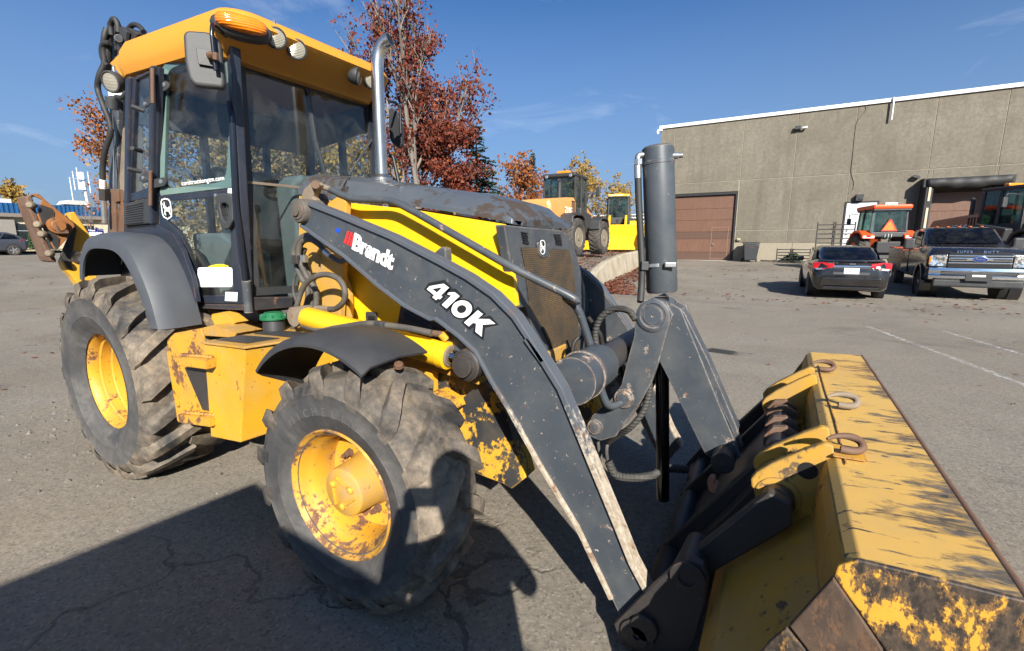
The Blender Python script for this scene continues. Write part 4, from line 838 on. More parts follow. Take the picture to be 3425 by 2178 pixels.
# ---------------- coupler and bucket
for s_ in (-1, 1):
    y = s_ * .76
    prism('coupler_plate', [(p[0], y, max(.03, p[2])) for p in [(1.052,-0.76,0.102),(1.147,-0.76,0.259),(1.267,-0.76,0.449),(1.306,-0.76,0.479),(1.352,-0.76,0.473),(1.372,-0.76,0.426),(1.368,-0.76,0.345),(1.346,-0.76,0.172),(1.298,-0.76,0.046),(1.161,-0.76,-0.026),(1.081,-0.76,-0.012)]], (0, -s_ * .03, 0), STEELD, BL, bevel=.006)
    lathe('lower_pin', (1.145, y, .105), (0, s_, 0), [(-.22, .045), (.0, .062), (.012, .062), (.014, .045), (.02, .040), (.02, .012), (.012, .012), (.012, 0)], STEELD, BL, 28)
    lathe('upper_link_pin', (1.305, y, .41), (0, s_, 0), [(-.22, .04), (.0, .058), (.012, .058), (.014, .03), (.006, .028), (.006, 0)], STEELD, BL, 28)
    prism('coupler_link', [(1.26, s_ * .66, .38), (1.34, s_ * .66, .34), (1.60, s_ * .66, .64), (1.59, s_ * .66, .72), (1.52, s_ * .66, .74)], (0, -s_ * .05, 0), STEELD, BL, bevel=.01)
    lathe('lug_pin', (1.552, s_ * .55, .682), (0, s_, 0), [(-.20, .05), (.055, .052), (.06, .046), (.06, 0)], STEELD, BL, 28)
    prism('coupler_frame', [(1.10, s_ * .30, .14), (1.25, s_ * .30, .12), (1.62, s_ * .30, .60), (1.60, s_ * .30, .70), (1.50, s_ * .30, .72)], (0, -s_ * .04, 0), STEELD, BL, bevel=.008)
rod('coupler_cross_tube', (1.555, -.38, .69), (1.555, .38, .69), .055, STEELD, BL, 28)
rod('coupler_lower_tube', (1.17, -.78, .15), (1.17, .78, .15), .05, STEELD, BL, 24)
rod('link_cross_pin', (1.34, -.16, .58), (1.34, .16, .58), .05, STEELD, BL, 24)
prism('coupler_web', [(1.2, -.40, .17), (1.2, .40, .17), (1.5, .40, .66), (1.5, -.40, .66)], (.02, 0, -.02), STEELD, BL)
HK = [(x, z - .085) for x, z in [(1.49, .80), (1.52, .845), (1.57, .855), (1.62, .83), (1.625, .80), (1.60, .79), (1.59, .81), (1.555, .82), (1.53, .80), (1.52, .76), (1.49, .75)]]
for y in (-.34, -.26, -.08, .06, .22, .32): prism('coupler_hook', [(x, y, z) for x, z in HK], (0, .035, 0), RUST, BL, bevel=.004)
prism('rusty_latch', [(1.301,-0.35,0.569),(1.311,-0.35,0.588),(1.331,-0.35,0.591),(1.328,-0.35,0.572),(1.344,-0.35,0.563),(1.335,-0.35,0.527),(1.311,-0.35,0.531)], (0, .05, 0), paint('orange_rust', (.30, .13, .07), .8, rust=.2, edge=.3), BL)

BKM_OLD = None and paint('bucket_yellow_scratched', (.66, .36, .055), .5, rust=.36, dirt=.35, edge=.95, dust=(.42, .29, .12), rustc=(.055, .045, .04), chip=(.14, .085, .05), stretch=(1.0, 4.5, 4.5), scale=.75, speck=.2)
BKB = paint('bucket_back_yellow', (.46, .25, .03), .55, rust=.27, dirt=.6, edge=.8, dust=(.30, .22, .11), rustc=(.07, .05, .035), chip=(.16, .10, .05))
BKW = paint('bucket_wear_plate', (.055, .038, .029), .5, rust=.50, dirt=.7, edge=.7, dust=(.13, .085, .055), rustc=(.030, .022, .018), chip=(.17, .08, .035), stretch=(2.5, 1, 1.2), scale=1.6, speck=.5, var=.25)
BKY_OLD = None and paint('bucket_side_scraped', (.60, .32, .03), .5, rust=.62, dirt=.4, edge=.9, dust=(.2, .15, .1), rustc=(.026, .022, .02), chip=(.07, .055, .045), stretch=(2.2, 1, 1.2), speck=.5)
HW = 1.137
def bucket_top():
    m, nt, p = mat_base('bucket_top_scratched_yellow'); co = coords(nt); sx = N(nt, 'ShaderNodeSeparateXYZ'); nt.links.new(co, sx.inputs[0])
    c = mix(nt, noise(nt, co, 2.5, 4), (.52, .305, .070), (.62, .385, .095)); c = mix(nt, ramp(nt, noise(nt, co, 7, 5, .7), .45, .75, 0, .5), c, (.40, .28, .12))
    st = noise(nt, coords(nt, (7, 26, 26)), 1.0, 5, .68, .4); pt = noise(nt, coords(nt, (1.6, 3.2, 3.2)), 1.0, 5, .66, .8); lip = ramp(nt, sx.outputs[0], 1.70, 1.95)
    big = ramp(nt, math_(nt, 'ADD', math_(nt, 'ADD', math_(nt, 'MULTIPLY', pt, .55), math_(nt, 'MULTIPLY', st, .45)), math_(nt, 'MULTIPLY', lip, .09)), .572, .625)
    sm = ramp(nt, st, .620, .640); fl = ramp(nt, noise(nt, coords(nt, (14, 40, 40)), 1.0, 4, .6), .655, .675)
    wear = math_(nt, 'MAXIMUM', math_(nt, 'MULTIPLY', big, ramp(nt, noise(nt, coords(nt, (20, 60, 60)), 1.0, 5, .7), .35, .55, .35, .95)), math_(nt, 'MAXIMUM', sm, fl))
    wc = mix(nt, ramp(nt, noise(nt, co, 16, 5, .7), .4, .62), (.045, .042, .040), mix(nt, ramp(nt, noise(nt, co, 3, 3), .45, .6), (.11, .10, .09), (.13, .06, .028)))
    nt.links.new(mix(nt, wear, c, wc), p.inputs['Base Color']); p.inputs['Roughness'].default_value = .52; bump(nt, p, math_(nt, 'SUBTRACT', math_(nt, 'MULTIPLY', st, .4), wear), .35, .0015); return m
def bucket_side():
    m, nt, p = mat_base('bucket_side_scraped'); co = coords(nt, (3.0, 1, 1.6))
    a = noise(nt, co, 2.2, 5, .72, 1.0); b = noise(nt, coords(nt, (30, 8, 12)), 1.0, 5, .7); d = noise(nt, co, 22, 5, .7)
    k = ramp(nt, math_(nt, 'ADD', math_(nt, 'MULTIPLY', a, .50), math_(nt, 'ADD', math_(nt, 'MULTIPLY', b, .30), math_(nt, 'MULTIPLY', d, .20))), .497, .540)
    dk = mix(nt, ramp(nt, d, .38, .62), (.024, .020, .018), (.085, .060, .042)); ye = mix(nt, b, (.46, .23, .022), (.62, .34, .045))
    c = mix(nt, k, dk, ye); tr_ = math_(nt, 'MULTIPLY', ramp(nt, k, .0, .5), ramp(nt, k, 1.0, .5)); c = mix(nt, math_(nt, 'MULTIPLY', tr_, 1.0), c, (.13, .07, .035))
    nt.links.new(c, p.inputs['Base Color']); p.inputs['Roughness'].default_value = .5; bump(nt, p, math_(nt, 'ADD', k, math_(nt, 'MULTIPLY', d, .8)), .5, .002); return m
BKM = bucket_top(); BKY = bucket_side()
bk = bpy.data.objects.new('bucket', None); link(bk, BL, 'scratched yellow loader bucket resting on the ground')
def sheet(name, prof, th, y0, y1, mat, parent, bevel=.004):
    """bent plate: an open profile in x,z swept along y with thickness th (inwards = left of the path)"""
    P = [Vector((x, 0, z)) for x, z in prof]; L = []; 
    for i, p in enumerate(P):
        t = (P[min(i + 1, len(P) - 1)] - P[max(i - 1, 0)]).normalized(); n_ = Vector((-t.z, 0, t.x)); L.append(p + n_ * th)
    pts = P + L[::-1]
    return prism(name, [(p.x, y0, p.z) for p in pts], (0, y1 - y0, 0), mat, parent, bevel=bevel)
sheet('spill_plate', [(1.675, .850), (1.700, .868), (1.96, .880)], -.018, -HW, HW, BKM, bk)
sheet('back_plate', [(1.655, .66), (1.660, .80), (1.675, .848)], -.018, -HW + .002, HW - .002, BKB, bk)
sheet('lower_shell', [(2.30, .02), (1.60, .015), (1.46, .05), (1.38, .15), (1.37, .26), (1.42, .40), (1.655, .655)], -.018, -HW + .004, HW - .004, BKB, bk)
sheet('cutting_edge', [(2.42, .012), (2.29, .012)], -.025, -HW - .01, HW + .01, BKW, bk)
rod('lip_bar', (1.962, -HW, .872), (1.962, HW, .872), .011, RUST, bk, 10)
SIDE = [(1.695, .862), (1.96, .872), (2.04, .70), (2.30, .10), (2.30, .02), (1.60, .015), (1.45, .05), (1.375, .16), (1.37, .26), (1.42, .40), (1.55, .58), (1.66, .80)]
for s_ in (-1, 1):
    sd = prism('side_plate', [(x, s_ * (HW + .012), z) for x, z in SIDE], (0, -s_ * .012, 0), BKB if s_ > 0 else BKY, bk, bevel=.003)
# wear plates on the near side
W1 = [(1.659,-1.16,0.851),(1.693,-1.16,0.88),(1.805,-1.16,0.885),(1.945,-1.16,0.889),(1.984,-1.16,0.888)] + [(1.98, -1.16, .62), (1.88, -1.16, .45)] + [(1.762,-1.16,0.686),(1.707,-1.16,0.758),(1.655,-1.16,0.824)]
prism('upper_wear_plate', W1, (0, .012, 0), BKY, bk, bevel=.004)
W2 = [(1.654,-1.163,0.823),(1.705,-1.163,0.757),(1.757,-1.163,0.687)] + [(1.80, -1.163, .42), (1.66, -1.163, .40)] + [(1.629,-1.163,0.617),(1.584,-1.163,0.666)]
prism('rusty_wear_plate', W2, (0, .015, 0), BKW, bk, bevel=.004)
W3 = [(1.579,-1.16,0.658),(1.622,-1.16,0.616)] + [(1.62, -1.16, .42), (1.50, -1.16, .44)] + [(1.533,-1.16,0.566),(1.547,-1.16,0.602)]
prism('lower_wear_plate', W3, (0, .012, 0), BKY, bk, bevel=.004)
# lugs
LUG = [(1.655, .93), (1.63, .925), (1.475, .80), (1.470, .765), (1.49, .735), (1.535, .715), (1.53, .66), (1.45, .44), (1.50, .50), (1.655, .66), (1.655, .70)]
LUG = [(p[0], p[2]) for p in [(1.464,-0.56,0.726),(1.478,-0.56,0.753),(1.522,-0.56,0.799),(1.617,-0.56,0.874),(1.665,-0.56,0.907),(1.69,-0.56,0.905),(1.702,-0.56,0.841),(1.693,-0.56,0.766),(1.693,-0.56,0.707),(1.695,-0.56,0.603),(1.55,-0.56,0.466),(1.413,-0.56,0.33),(1.456,-0.56,0.489),(1.532,-0.56,0.604),(1.494,-0.56,0.679),(1.468,-0.56,0.695)]]
LUG_OLD = [(1.665, .905), (1.64, .905), (1.485, .815), (1.472, .785), (1.482, .755), (1.515, .735), (1.525, .70), (1.45, .52), (1.41, .40), (1.50, .47), (1.66, .655)]
for y in (-.56, -.40, .37, .53):
    lg = prism('bucket_lug', [(x, y, z) for x, z in LUG], (0, .028, 0), BKB, bk, bevel=.006)
    lathe('lug_bush', (1.552, y, .682), (0, -1, 0), [(-.03, .075), (.004, .072), (.006, .055)], BKB, lg, 28)
lathe('lug_hole', (1.629,-0.56,0.8), (0, -1, 0), [(-.004, .030), (0.0006, .030), (.0008, 0)], BLK, bk, 24)
# chain hooks welded on the spill plate
def hook(x, y, z, sc, mat, rot):
    M = Matrix.Rotation(rot, 3, 'Z')
    pts = [(-.075, 0, .012), (-.05, 0, .028), (-.015, 0, .040), (.025, 0, .040), (.055, 0, .022), (.060, 0, -.008), (.040, 0, -.032), (.005, 0, -.038), (-.03, 0, -.034)]
    # the hook lies almost flat: turn its plane towards the plate
    T = Matrix.Rotation(R(-58), 3, 'X')
    P = [M @ (T @ (Vector(q) * sc)) + Vector((x, y, z)) for q in pts]
    P = spline(P, 4); rr = [.006 + .011 * min(1, i / 12) for i in range(len(P))]
    return mk('chain_hook', *tube_geo(P, [r * sc for r in rr], 10), mat, bk, smooth=True)
hook(1.728, -.53, .908, .72, RUST, R(10)); hook(1.765, -.02, .908, .78, TAN, R(10)); hook(1.735, .62, .904, .75, RUST, R(10))
prism('hook_weld_pad', [(1.69, -.58, .872), (1.78, -.58, .876), (1.78, -.47, .876), (1.69, -.47, .872)], (0, 0, .006), YELR, bk)
tube('weld_seam', [(1.722, -.62, .8715), (1.725, -.2, .8715), (1.72, .3, .8715), (1.72, .75, .8715)], .0035, YELR, bk, n=6)


# ================================================================ cab
cab = bpy.data.objects.new('cab', None); link(cab, BL)
YO = -.06                                             # the cab's centre line
# floor, sills and lower body
prism('cab_floor', [(-2.45, -.70, 1.10), (-1.42, -.56, 1.10), (-1.42, .50, 1.10), (-2.45, .64, 1.10)], (0, 0, .05), STEELD, cab)
DRUST = paint('dark_sill_paint', (.022, .024, .030), .5, rust=.28, dirt=.3, edge=.9, dust=(.12, .09, .07), rustc=(.12, .05, .025), chip=(.2, .1, .05))
prism('cab_sill', [(-1.36,-0.626,1.217),(-1.36,-0.34,1.192),(-1.36,-0.347,1.12),(-1.36,-0.635,1.132)], (-.05, 0, 0), DRUST, cab, bevel=.006)
prism('door_sill', [(-1.788,-0.743,1.162),(-1.426,-0.646,1.17),(-1.43,-0.647,1.133),(-1.782,-0.742,1.132)], (0, .06, 0), DRUST, cab, bevel=.004)
# pillars
def post(name, a, b, wx, wy, mat=DARK, rz=0, par=None):
    a, b = Vector(a), Vector(b); M = Matrix.Rotation(rz, 3, 'Z'); v = []
    for p in (a, b):
        for dx_, dy_ in ((-1, -1), (1, -1), (1, 1), (-1, 1)): v.append(p + M @ Vector((dx_ * wx / 2, dy_ * wy / 2, 0)))
    return mk(name, v, [(3, 2, 1, 0), (4, 5, 6, 7), (0, 1, 5, 4), (1, 2, 6, 5), (2, 3, 7, 6), (3, 0, 4, 7)], mat, par or cab, bevel=.012, seg=3)
post('front_pillar', (-1.417,-0.62,1.186), (-1.3,-0.62,2.692), .075, .055, DARK, R(-12))
post('front_pillar', (-1.40, .50, 1.15), (-1.36, .47, 2.72), .07, .05, DARK)
rail = tube('grab_rail', bent([(-1.356,-0.64,2.35), (-1.313,-0.66,2.283), (-1.347,-0.67,1.782), (-1.353,-0.66,1.318), (-1.362,-0.64,1.268)], .05), .0185, plain('gloss_black_tube', (.018, .022, .034), .10, .3), cab, n=14, sp=False)
tube('pillar_foot', bent([(-1.346,-0.655,1.325), (-1.359,-0.65,1.233), (-1.361,-0.65,1.125)], .05), .026, GRYW, cab, n=14, sp=False)
QP = [(-1.802,-0.8,2.573), (-2.073,-0.8,1.669)]
post('door_post', QP[1], QP[0], .045, .05, DARK)
post('rear_pillar', (-2.445,-0.79,1.662), (-2.13,-0.79,2.568), .06, .05, DARK)
post('rear_pillar', (-2.45, .64, 1.15), (-2.30, .62, 2.66), .07, .06, DARK)
post('door_post', (-1.95, .66, 1.15), (-1.92, .64, 2.66), .06, .05, DARK)
post('rear_window_post', (-2.46, -.25, 1.15), (-2.40, -.25, 2.66), .05, .05, DARK)
post('rear_window_post', (-2.46, .25, 1.15), (-2.40, .25, 2.66), .05, .05, DARK)
# headers under the roof
HB = [(-1.42, -.59), (-1.90, -.71), (-2.30, -.72), (-2.32, .56), (-1.92, .64), (-1.39, .48)]
hd = MB()
for i in range(6):
    a, b = HB[i], HB[(i + 1) % 6]; d_ = Vector((b[0] - a[0], b[1] - a[1], 0)); n_ = Vector((d_.y, -d_.x, 0)).normalized() * .02
    A_, B_ = Vector((a[0], a[1], 2.575)), Vector((b[0], b[1], 2.575))
    hd.prism([A_ + n_, B_ + n_, B_ - n_, A_ - n_], (0, 0, .12))
hd.build('roof_header', BLKP, cab, bevel=.004)
prism('headliner', [(-1.36, -.58, 2.62), (-1.90, -.74, 2.62), (-2.36, -.74, 2.62), (-2.36, .60, 2.62), (-1.9, .62, 2.62), (-1.36, .46, 2.62)], (0, 0, .02), HL, cab)
prism('rear_valance', [(-2.38, -.70, 2.34), (-2.38, .60, 2.34), (-2.34, .60, 2.62), (-2.34, -.70, 2.62)], (.03, 0, 0), HL, cab)
prism('side_valance', [(-2.34, .58, 2.36), (-1.42, .46, 2.42), (-1.40, .46, 2.62), (-2.34, .58, 2.62)], (0, .03, 0), HL, cab)
# roof shell
def plan(ins, xf=0, n=9):
    """rounded plan outline of the roof, inset by ins"""
    x0, x1, y0, y1 = -2.40 + ins, -1.10 - ins, -.80 + ins, .54 - ins; r = max(.05, .17 - ins * .4)
    C_ = [(x1 - r, y0 + r, -90), (x1 - r * .9, y1 - r, 0), (x0 + r, y1 - r, 90), (x0 + r, y0 + r, 180)]; o = []
    for cx, cy, a0 in C_:
        for k in range(n):
            a = R(a0 + 90 * k / (n - 1)); o.append((cx + r * math.cos(a), cy + r * math.sin(a)))
    return o
def roof_y(x, y):      # the roof narrows towards the front
    t = max(0, (x + 2.0) / .8); return (y - YO) * (1 - .085 * t) + YO
def arch(x): return .04 * (1 - ((x + 1.75) / .60) ** 2)
lv = [(.045, 2.585), (.020, 2.590), (.008, 2.625), (0.0, 2.660), (.010, 2.733), (.035, 2.782), (.075, 2.806), (.16, 2.820), (.30, 2.830), (.5, 2.836)]
v = []; f = []; m = 36
for ins, z in lv:
    for x, y in plan(ins): k_ = max(0, min(1, (x + 1.36) / .16)); v.append((x - (.20 if z < 2.60 else .18 if z < 2.64 else .09 if z < 2.68 else 0) * k_, roof_y(x, y), z + arch(x)))
for i in range(len(lv) - 1):
    for k in range(m): f.append((i * m + k, i * m + (k + 1) % m, (i + 1) * m + (k + 1) % m, (i + 1) * m + k))
f += [tuple(range((len(lv) - 1) * m, len(lv) * m)), tuple(reversed(range(m)))]
rf = mk('roof', v, f, ROOF, cab, smooth=True, label='orange-yellow plastic cab roof with work lights and amber beacon'); shade(rf.data, 30)
prism('rear_visor', [(-2.641,-0.7,2.769),(-2.404,-0.7,2.817),(-2.389,-0.7,2.772),(-2.488,-0.7,2.686),(-2.382,-0.7,2.634),(-2.392,-0.7,2.601),(-2.438,-0.7,2.617),(-2.58,-0.7,2.728)], (0, 1.3, 0), ROOF, rf, bevel=.01)
# amber beacon in its recess
bc = Vector((-1.115,-0.668,2.712)); bm_ = []
def ellip(c, rx, ry, rz, mat, name, par, M=None, n=20, k=10, p_=2.4):
    v = []; f = []
    for i in range(k + 1):
        ph = math.pi * i / k - math.pi / 2
        for j in range(n):
            th = 2 * math.pi * j / n
            sg = lambda q: math.copysign(abs(q) ** (2 / p_), q)
            q = Vector((rx * sg(math.cos(ph)) * sg(math.cos(th)), ry * sg(math.cos(ph)) * sg(math.sin(th)), rz * sg(math.sin(ph))))
            v.append(Vector(c) + (M @ q if M else q))
    for i in range(k):
        for j in range(n): f.append((i * n + j, i * n + (j + 1) % n, (i + 1) * n + (j + 1) % n, (i + 1) * n + j))
    return mk(name, v, f, mat, par, smooth=True)
MBc = Matrix.Rotation(R(-30), 3, 'Z') @ Matrix.Rotation(R(-4), 3, 'X')
ellip(bc + Vector((-.062, .03, -.010)), .055, .150, .060, BLKP, 'beacon_recess', rf, MBc)
amb, nt, p = mat_base('amber_ribbed_lens'); co = coords(nt)
wv = N(nt, 'ShaderNodeTexWave', wave_type='BANDS'); wv.bands_direction = 'Z'; wv.inputs['Scale'].default_value = 26; wv.inputs['Distortion'].default_value = .5; nt.links.new(co, wv.inputs[0])
nt.links.new(mix(nt, noise(nt, co, 14, 3), (.62, .12, .003), (.85, .26, .008)), p.inputs['Base Color']); p.inputs['Roughness'].default_value = .10; p.inputs['Coat Weight'].default_value = .8
bump(nt, p, wv.outputs['Fac'], .5, .004)
ellip(bc - Vector((.030, -.01, 0)), .050, .125, .044, amb, 'amber_beacon', rf, MBc, p_=2.8)
# work lights
def worklight(c, rz, tilt, par, lens=True, sc=1.0, rear=False):
    c = Vector(c); d_ = Matrix.Rotation(rz, 3, 'Z') @ Matrix.Rotation(tilt, 3, 'Y') @ Vector((1, 0, 0))
    h = lathe('work_light', c - d_ * .05 * sc, d_, [(0, .028 * sc), (.006 * sc, .040 * sc), (.03 * sc, .054 * sc), (.060 * sc, .058 * sc), (.072 * sc, .057 * sc), (.075 * sc, .050 * sc), (.068 * sc, .046 * sc)], BLKP, par, 24)
    lathe('lens', c - d_ * .05 * sc, d_, [(.069 * sc, .047 * sc), (.073 * sc, .03 * sc), (.075 * sc, 0)], LENSW, h, 24)
    lathe('reflector', c - d_ * .05 * sc, d_, [(.045 * sc, .01 * sc), (.055 * sc, .03 * sc), (.066 * sc, .046 * sc)], REFL, h, 20)
    tube('bracket', [c + Vector((0, 0, .052 * sc)) - d_ * .012, c + Vector((0, 0, .075 * sc)) - d_ * .012, c + Vector((0, 0, .095)) - d_ * .02], .008, ZINC, h, n=8)
    return h
LENSW, nt, p = mat_base('fluted_lamp_lens'); co = coords(nt)
wv = N(nt, 'ShaderNodeTexWave', wave_type='BANDS'); wv.bands_direction = 'Z'; wv.inputs['Scale'].default_value = 40; nt.links.new(co, wv.inputs[0])
p.inputs['Base Color'].default_value = (.40, .37, .29, 1); p.inputs['Roughness'].default_value = .18; p.inputs['Metallic'].default_value = .35; bump(nt, p, wv.outputs['Fac'], .5, .004)
worklight((-1.14,-0.465,2.71), R(-28), R(12), rf); worklight((-1.14,-0.333,2.694), R(-32), R(16), rf)
worklight((-1.14,0.116,2.675), R(30), R(10), rf); worklight((-1.14,0.258,2.683), R(-20), R(12), rf)
worklight((-2.354,-0.8,2.576), R(-70), R(14), rf, sc=1.15)
# windscreen, door glass and rear quarter
WS = [(-1.385,-0.543,2.713),(-1.385,0.457,2.693)] + [(-1.385, .49, 1.19)] + [(-1.385,-0.587,1.222)]
prism('windscreen', WS, (-.006, 0, 0), GLS, cab, bevel=0)
ring('windscreen_border', WS, [(p[0], p[1] + (.035 if i in (0, 3) else -.03), p[2] + (-.07 if i < 2 else .05)) for i, p in enumerate(WS)], (.002, 0, 0), BLKP, cab, bevel=0)
prism('screen_divider', [(-1.375,-0.582,1.925),(-1.375,-0.182,1.93),(-1.375,-0.184,1.913),(-1.375,-0.58,1.908)], (-.008, 0, 0), TAN, cab, bevel=.002)
dr = bpy.data.objects.new('door', None); link(dr, cab)
UO = [(-1.831,-0.755,2.599),(-1.343,-0.624,2.678),(-1.353,-0.626,2.323)] + [(-1.41,-0.642,1.88),(-1.967,-0.791,1.847)]
UI = [(-1.79,-0.744,2.572),(-1.38,-0.633,2.638),(-1.377,-0.633,2.309)] + [(-1.458,-0.654,1.917),(-1.924,-0.78,1.887)]
dn = Vector((.26, -.966, 0))
GRNE = plain('green_glass_edge', (.13, .19, .17), .25)
ring('upper_door_frame', rnd(UO, [.05, .03, .02, .03, .02]), rnd(UI, [.06, .06, .02, .08, .06]), -dn * .022, GRNE, dr, bevel=.003)
prism('upper_door_glass', rnd(UO, [.05, .03, .02, .03, .02]), -dn * .005, GLS, dr, bevel=0)
LO = [(-1.968,-0.792,1.844),(-1.408,-0.641,1.875),(-1.427,-0.646,1.174),(-1.784,-0.742,1.168),(-1.794,-0.745,1.333),(-1.844,-0.758,1.501),(-1.902,-0.774,1.607),(-2.001,-0.801,1.673)]
LI = [(-1.92,-0.779,1.811),(-1.451,-0.653,1.836),(-1.485,-0.662,1.227),(-1.737,-0.73,1.216),(-1.751,-0.733,1.348),(-1.8,-0.746,1.521),(-1.857,-0.762,1.633),(-1.939,-0.784,1.693)]
ring('lower_door_frame', LO, LI, -dn * .03, DARK, dr, bevel=.004)
prism('lower_door_glass', LO, -dn * .005, GLS, dr, bevel=0)
HAN = [(-1.496,-0.704,1.844),(-1.405,-0.68,1.846),(-1.371,-0.671,1.826),(-1.388,-0.675,1.685),(-1.428,-0.686,1.636),(-1.456,-0.693,1.631),(-1.482,-0.701,1.661),(-1.5,-0.705,1.786)]
HAI = [(-1.466,-0.696,1.785),(-1.432,-0.687,1.787),(-1.411,-0.681,1.772),(-1.421,-0.684,1.698),(-1.442,-0.69,1.676),(-1.456,-0.694,1.686),(-1.464,-0.696,1.711),(-1.471,-0.698,1.761)]
hnd = ring('door_handle', HAN, HAI, -dn * .05, BLKP, dr, bevel=.01)
lathe('key_lock', [(-1.492,-0.703,1.834)][0], dn, [(-.01, .010), (.004, .010), (.005, 0)], ZINC, hnd, 12)
prism('handle_recess', HAI, -dn * .002 + Vector((0, 0, 0)), BLK, hnd, bevel=0).location = (0, .045, 0)
def hinge(pts, pts2, par):
    h = prism('hinge_strap', rnd(pts, .022), dn * .012, BLKP, par, bevel=.003)
    return h
for i in range(2):
    a = [[(-1.869,-0.782,2.497),(-1.777,-0.758,2.503),(-1.757,-0.752,2.487),(-1.757,-0.752,2.464),(-1.781,-0.759,2.447),(-1.879,-0.785,2.437)], [(-1.979,-0.812,1.942),(-1.88,-0.785,1.954),(-1.864,-0.781,1.945),(-1.865,-0.781,1.92),(-1.885,-0.787,1.901),(-1.986,-0.814,1.889)]][i]
    h = hinge(a, None, dr)
    b = [[(-1.793,-0.762,2.48)][0], [(-1.905,-0.792,1.928)][0]][i]
    lathe('hinge_bolt', Vector(b) + dn * .012, dn, [(0, .014), (.004, .013), (.006, 0)], ZINC, h, 14)
    a = [[(-1.962,-0.815,2.396),(-1.887,-0.815,2.413),(-1.828,-0.815,2.409),(-1.839,-0.815,2.371),(-1.938,-0.815,2.357),(-1.966,-0.815,2.373)], [(-2.12,-0.815,1.964),(-2.059,-0.815,1.989),(-1.969,-0.815,1.989),(-1.979,-0.815,1.939),(-2.076,-0.815,1.929),(-2.118,-0.815,1.941)]][i]
    h = prism('hinge_strap', rnd(a, .02), (0, -.012, 0), BLKP, dr, bevel=.003)
    b = [(-1.921,-0.828,2.378), (-2.066,-0.828,1.958)][i]
    lathe('hinge_bolt', b, (0, -1, 0), [(0, .013), (.004, .012), (.006, 0)], ZINC, h, 14)
rod('hinge_pin', (-1.807,-0.835,2.362), (-1.759,-0.835,2.547), .011, RUST, dr, 10); rod('hinge_pin', (-1.999,-0.835,1.784), (-1.938,-0.835,1.991), .011, RUST, dr, 10)
# writing on the glass
o_ = Vector([(-1.78,-0.743,1.903)][0]) + dn * .003; e_ = Vector([(-1.483,-0.663,1.924)][0]) + dn * .003
text('web_address', 'constructiongtm.com', o_, e_ - o_, (0, 0, 1), .0385, WHT, dr, off=.0002, depth=.0004)
o_ = Vector([(-1.959,-0.791,1.707)][0]) + dn * .003; xd_ = Vector((.966, .26, 0))
badge(o_, xd_, (0, 0, 1), .085, .115, dr, dn, back=False)
ST = [(-1.73,-0.73,1.398),(-1.467,-0.659,1.402),(-1.482,-0.663,1.28),(-1.748,-0.735,1.273)]
prism('white_sticker', rnd([Vector(q) + dn * .004 for q in ST], .018), dn * .0006, WHT, dr, bevel=0)
prism('yellow_sticker', [Vector(q) + dn * .003 for q in [(-1.668,-0.713,1.395),(-1.634,-0.704,1.41),(-1.585,-0.691,1.42),(-1.537,-0.678,1.422),(-1.499,-0.667,1.412),(-1.493,-0.666,1.397)]], dn * .0005, plain('yellow_sticker', (.80, .60, .02), .5), dr, bevel=0)
LB = [Vector(q) + dn * .003 for q in [(-1.54,-0.678,1.247),(-1.449,-0.654,1.247),(-1.459,-0.657,1.19),(-1.551,-0.682,1.19)]]
prism('barcode_label', LB, dn * .0006, WHT, dr, bevel=0)
bb_ = MB()
for k in range(14):
    t = .08 + k * .062; w_ = .012 + .022 * ((k * 7) % 3) / 2
    P = lambda u, v_: LB[0].lerp(LB[1], u).lerp(LB[3].lerp(LB[2], u), v_) + dn * .0012
    bb_.prism([P(t, .42), P(t + w_, .42), P(t + w_, .72), P(t, .72)], dn * .0003)
bb_.build('barcode_bars', BLK, dr)
prism('lock_label', [Vector(q) + dn * .003 for q in [(-1.441,-0.652,1.875),(-1.408,-0.643,1.878),(-1.413,-0.644,1.839),(-1.448,-0.654,1.837)]], dn * .0006, WHT, dr, bevel=0)
# rear quarter
QO = [(-2.097,-0.8,2.56),(-1.762,-0.8,2.566)] + [(-2,-0.8,1.842),(-2.414,-0.8,1.826)]
QI = [(-2.063,-0.8,2.538),(-1.87,-0.8,2.554)] + [(-2.077,-0.8,1.904),(-2.342,-0.8,1.882)]
ring('quarter_frame', QO, rnd(QI, 0), (0, .03, 0), DARK, cab, bevel=.004) if False else None
QI4 = [(-2.062,-0.8,2.542),(-1.866,-0.8,2.553)] + [(-2.089,-0.8,1.903),(-2.338,-0.8,1.878)]
ring('quarter_frame', QO, QI4, (0, .03, 0), DARK, cab, bevel=.004)
prism('quarter_glass', QO, (0, .004, 0), GLS, cab, bevel=0).location = (0, .012, 0)
for k in range(3):
    a = [(-2.018,-0.86,2.372), (-2.058,-0.87,2.13), (-2.156,-0.87,2.017)][k]; b = [(-1.997,-0.8,2.354), (-2.101,-0.8,2.127), (-2.143,-0.8,2.005)][k]
    g_ = rod('rubber_bumper', a, b, .014, BLKP, cab, 14)
lv_ = prism('louvre_panel', [(-2.396,-0.82,1.814),(-2.048,-0.82,1.836),(-2.101,-0.82,1.676),(-2.456,-0.82,1.667)], (0, .05, 0), BLKP, cab, bevel=.006)
for k in range(9):
    t = k / 8; a, b = Vector((-2.37,-0.822,1.792)), Vector((-2.414,-0.822,1.682)); c_, d_ = Vector((-2.122,-0.822,1.809)), Vector((-2.16,-0.822,1.689))
    tube('louvre_slat', [a.lerp(b, t), c_.lerp(d_, t)], .006, BLKP, lv_, n=6, sp=False)
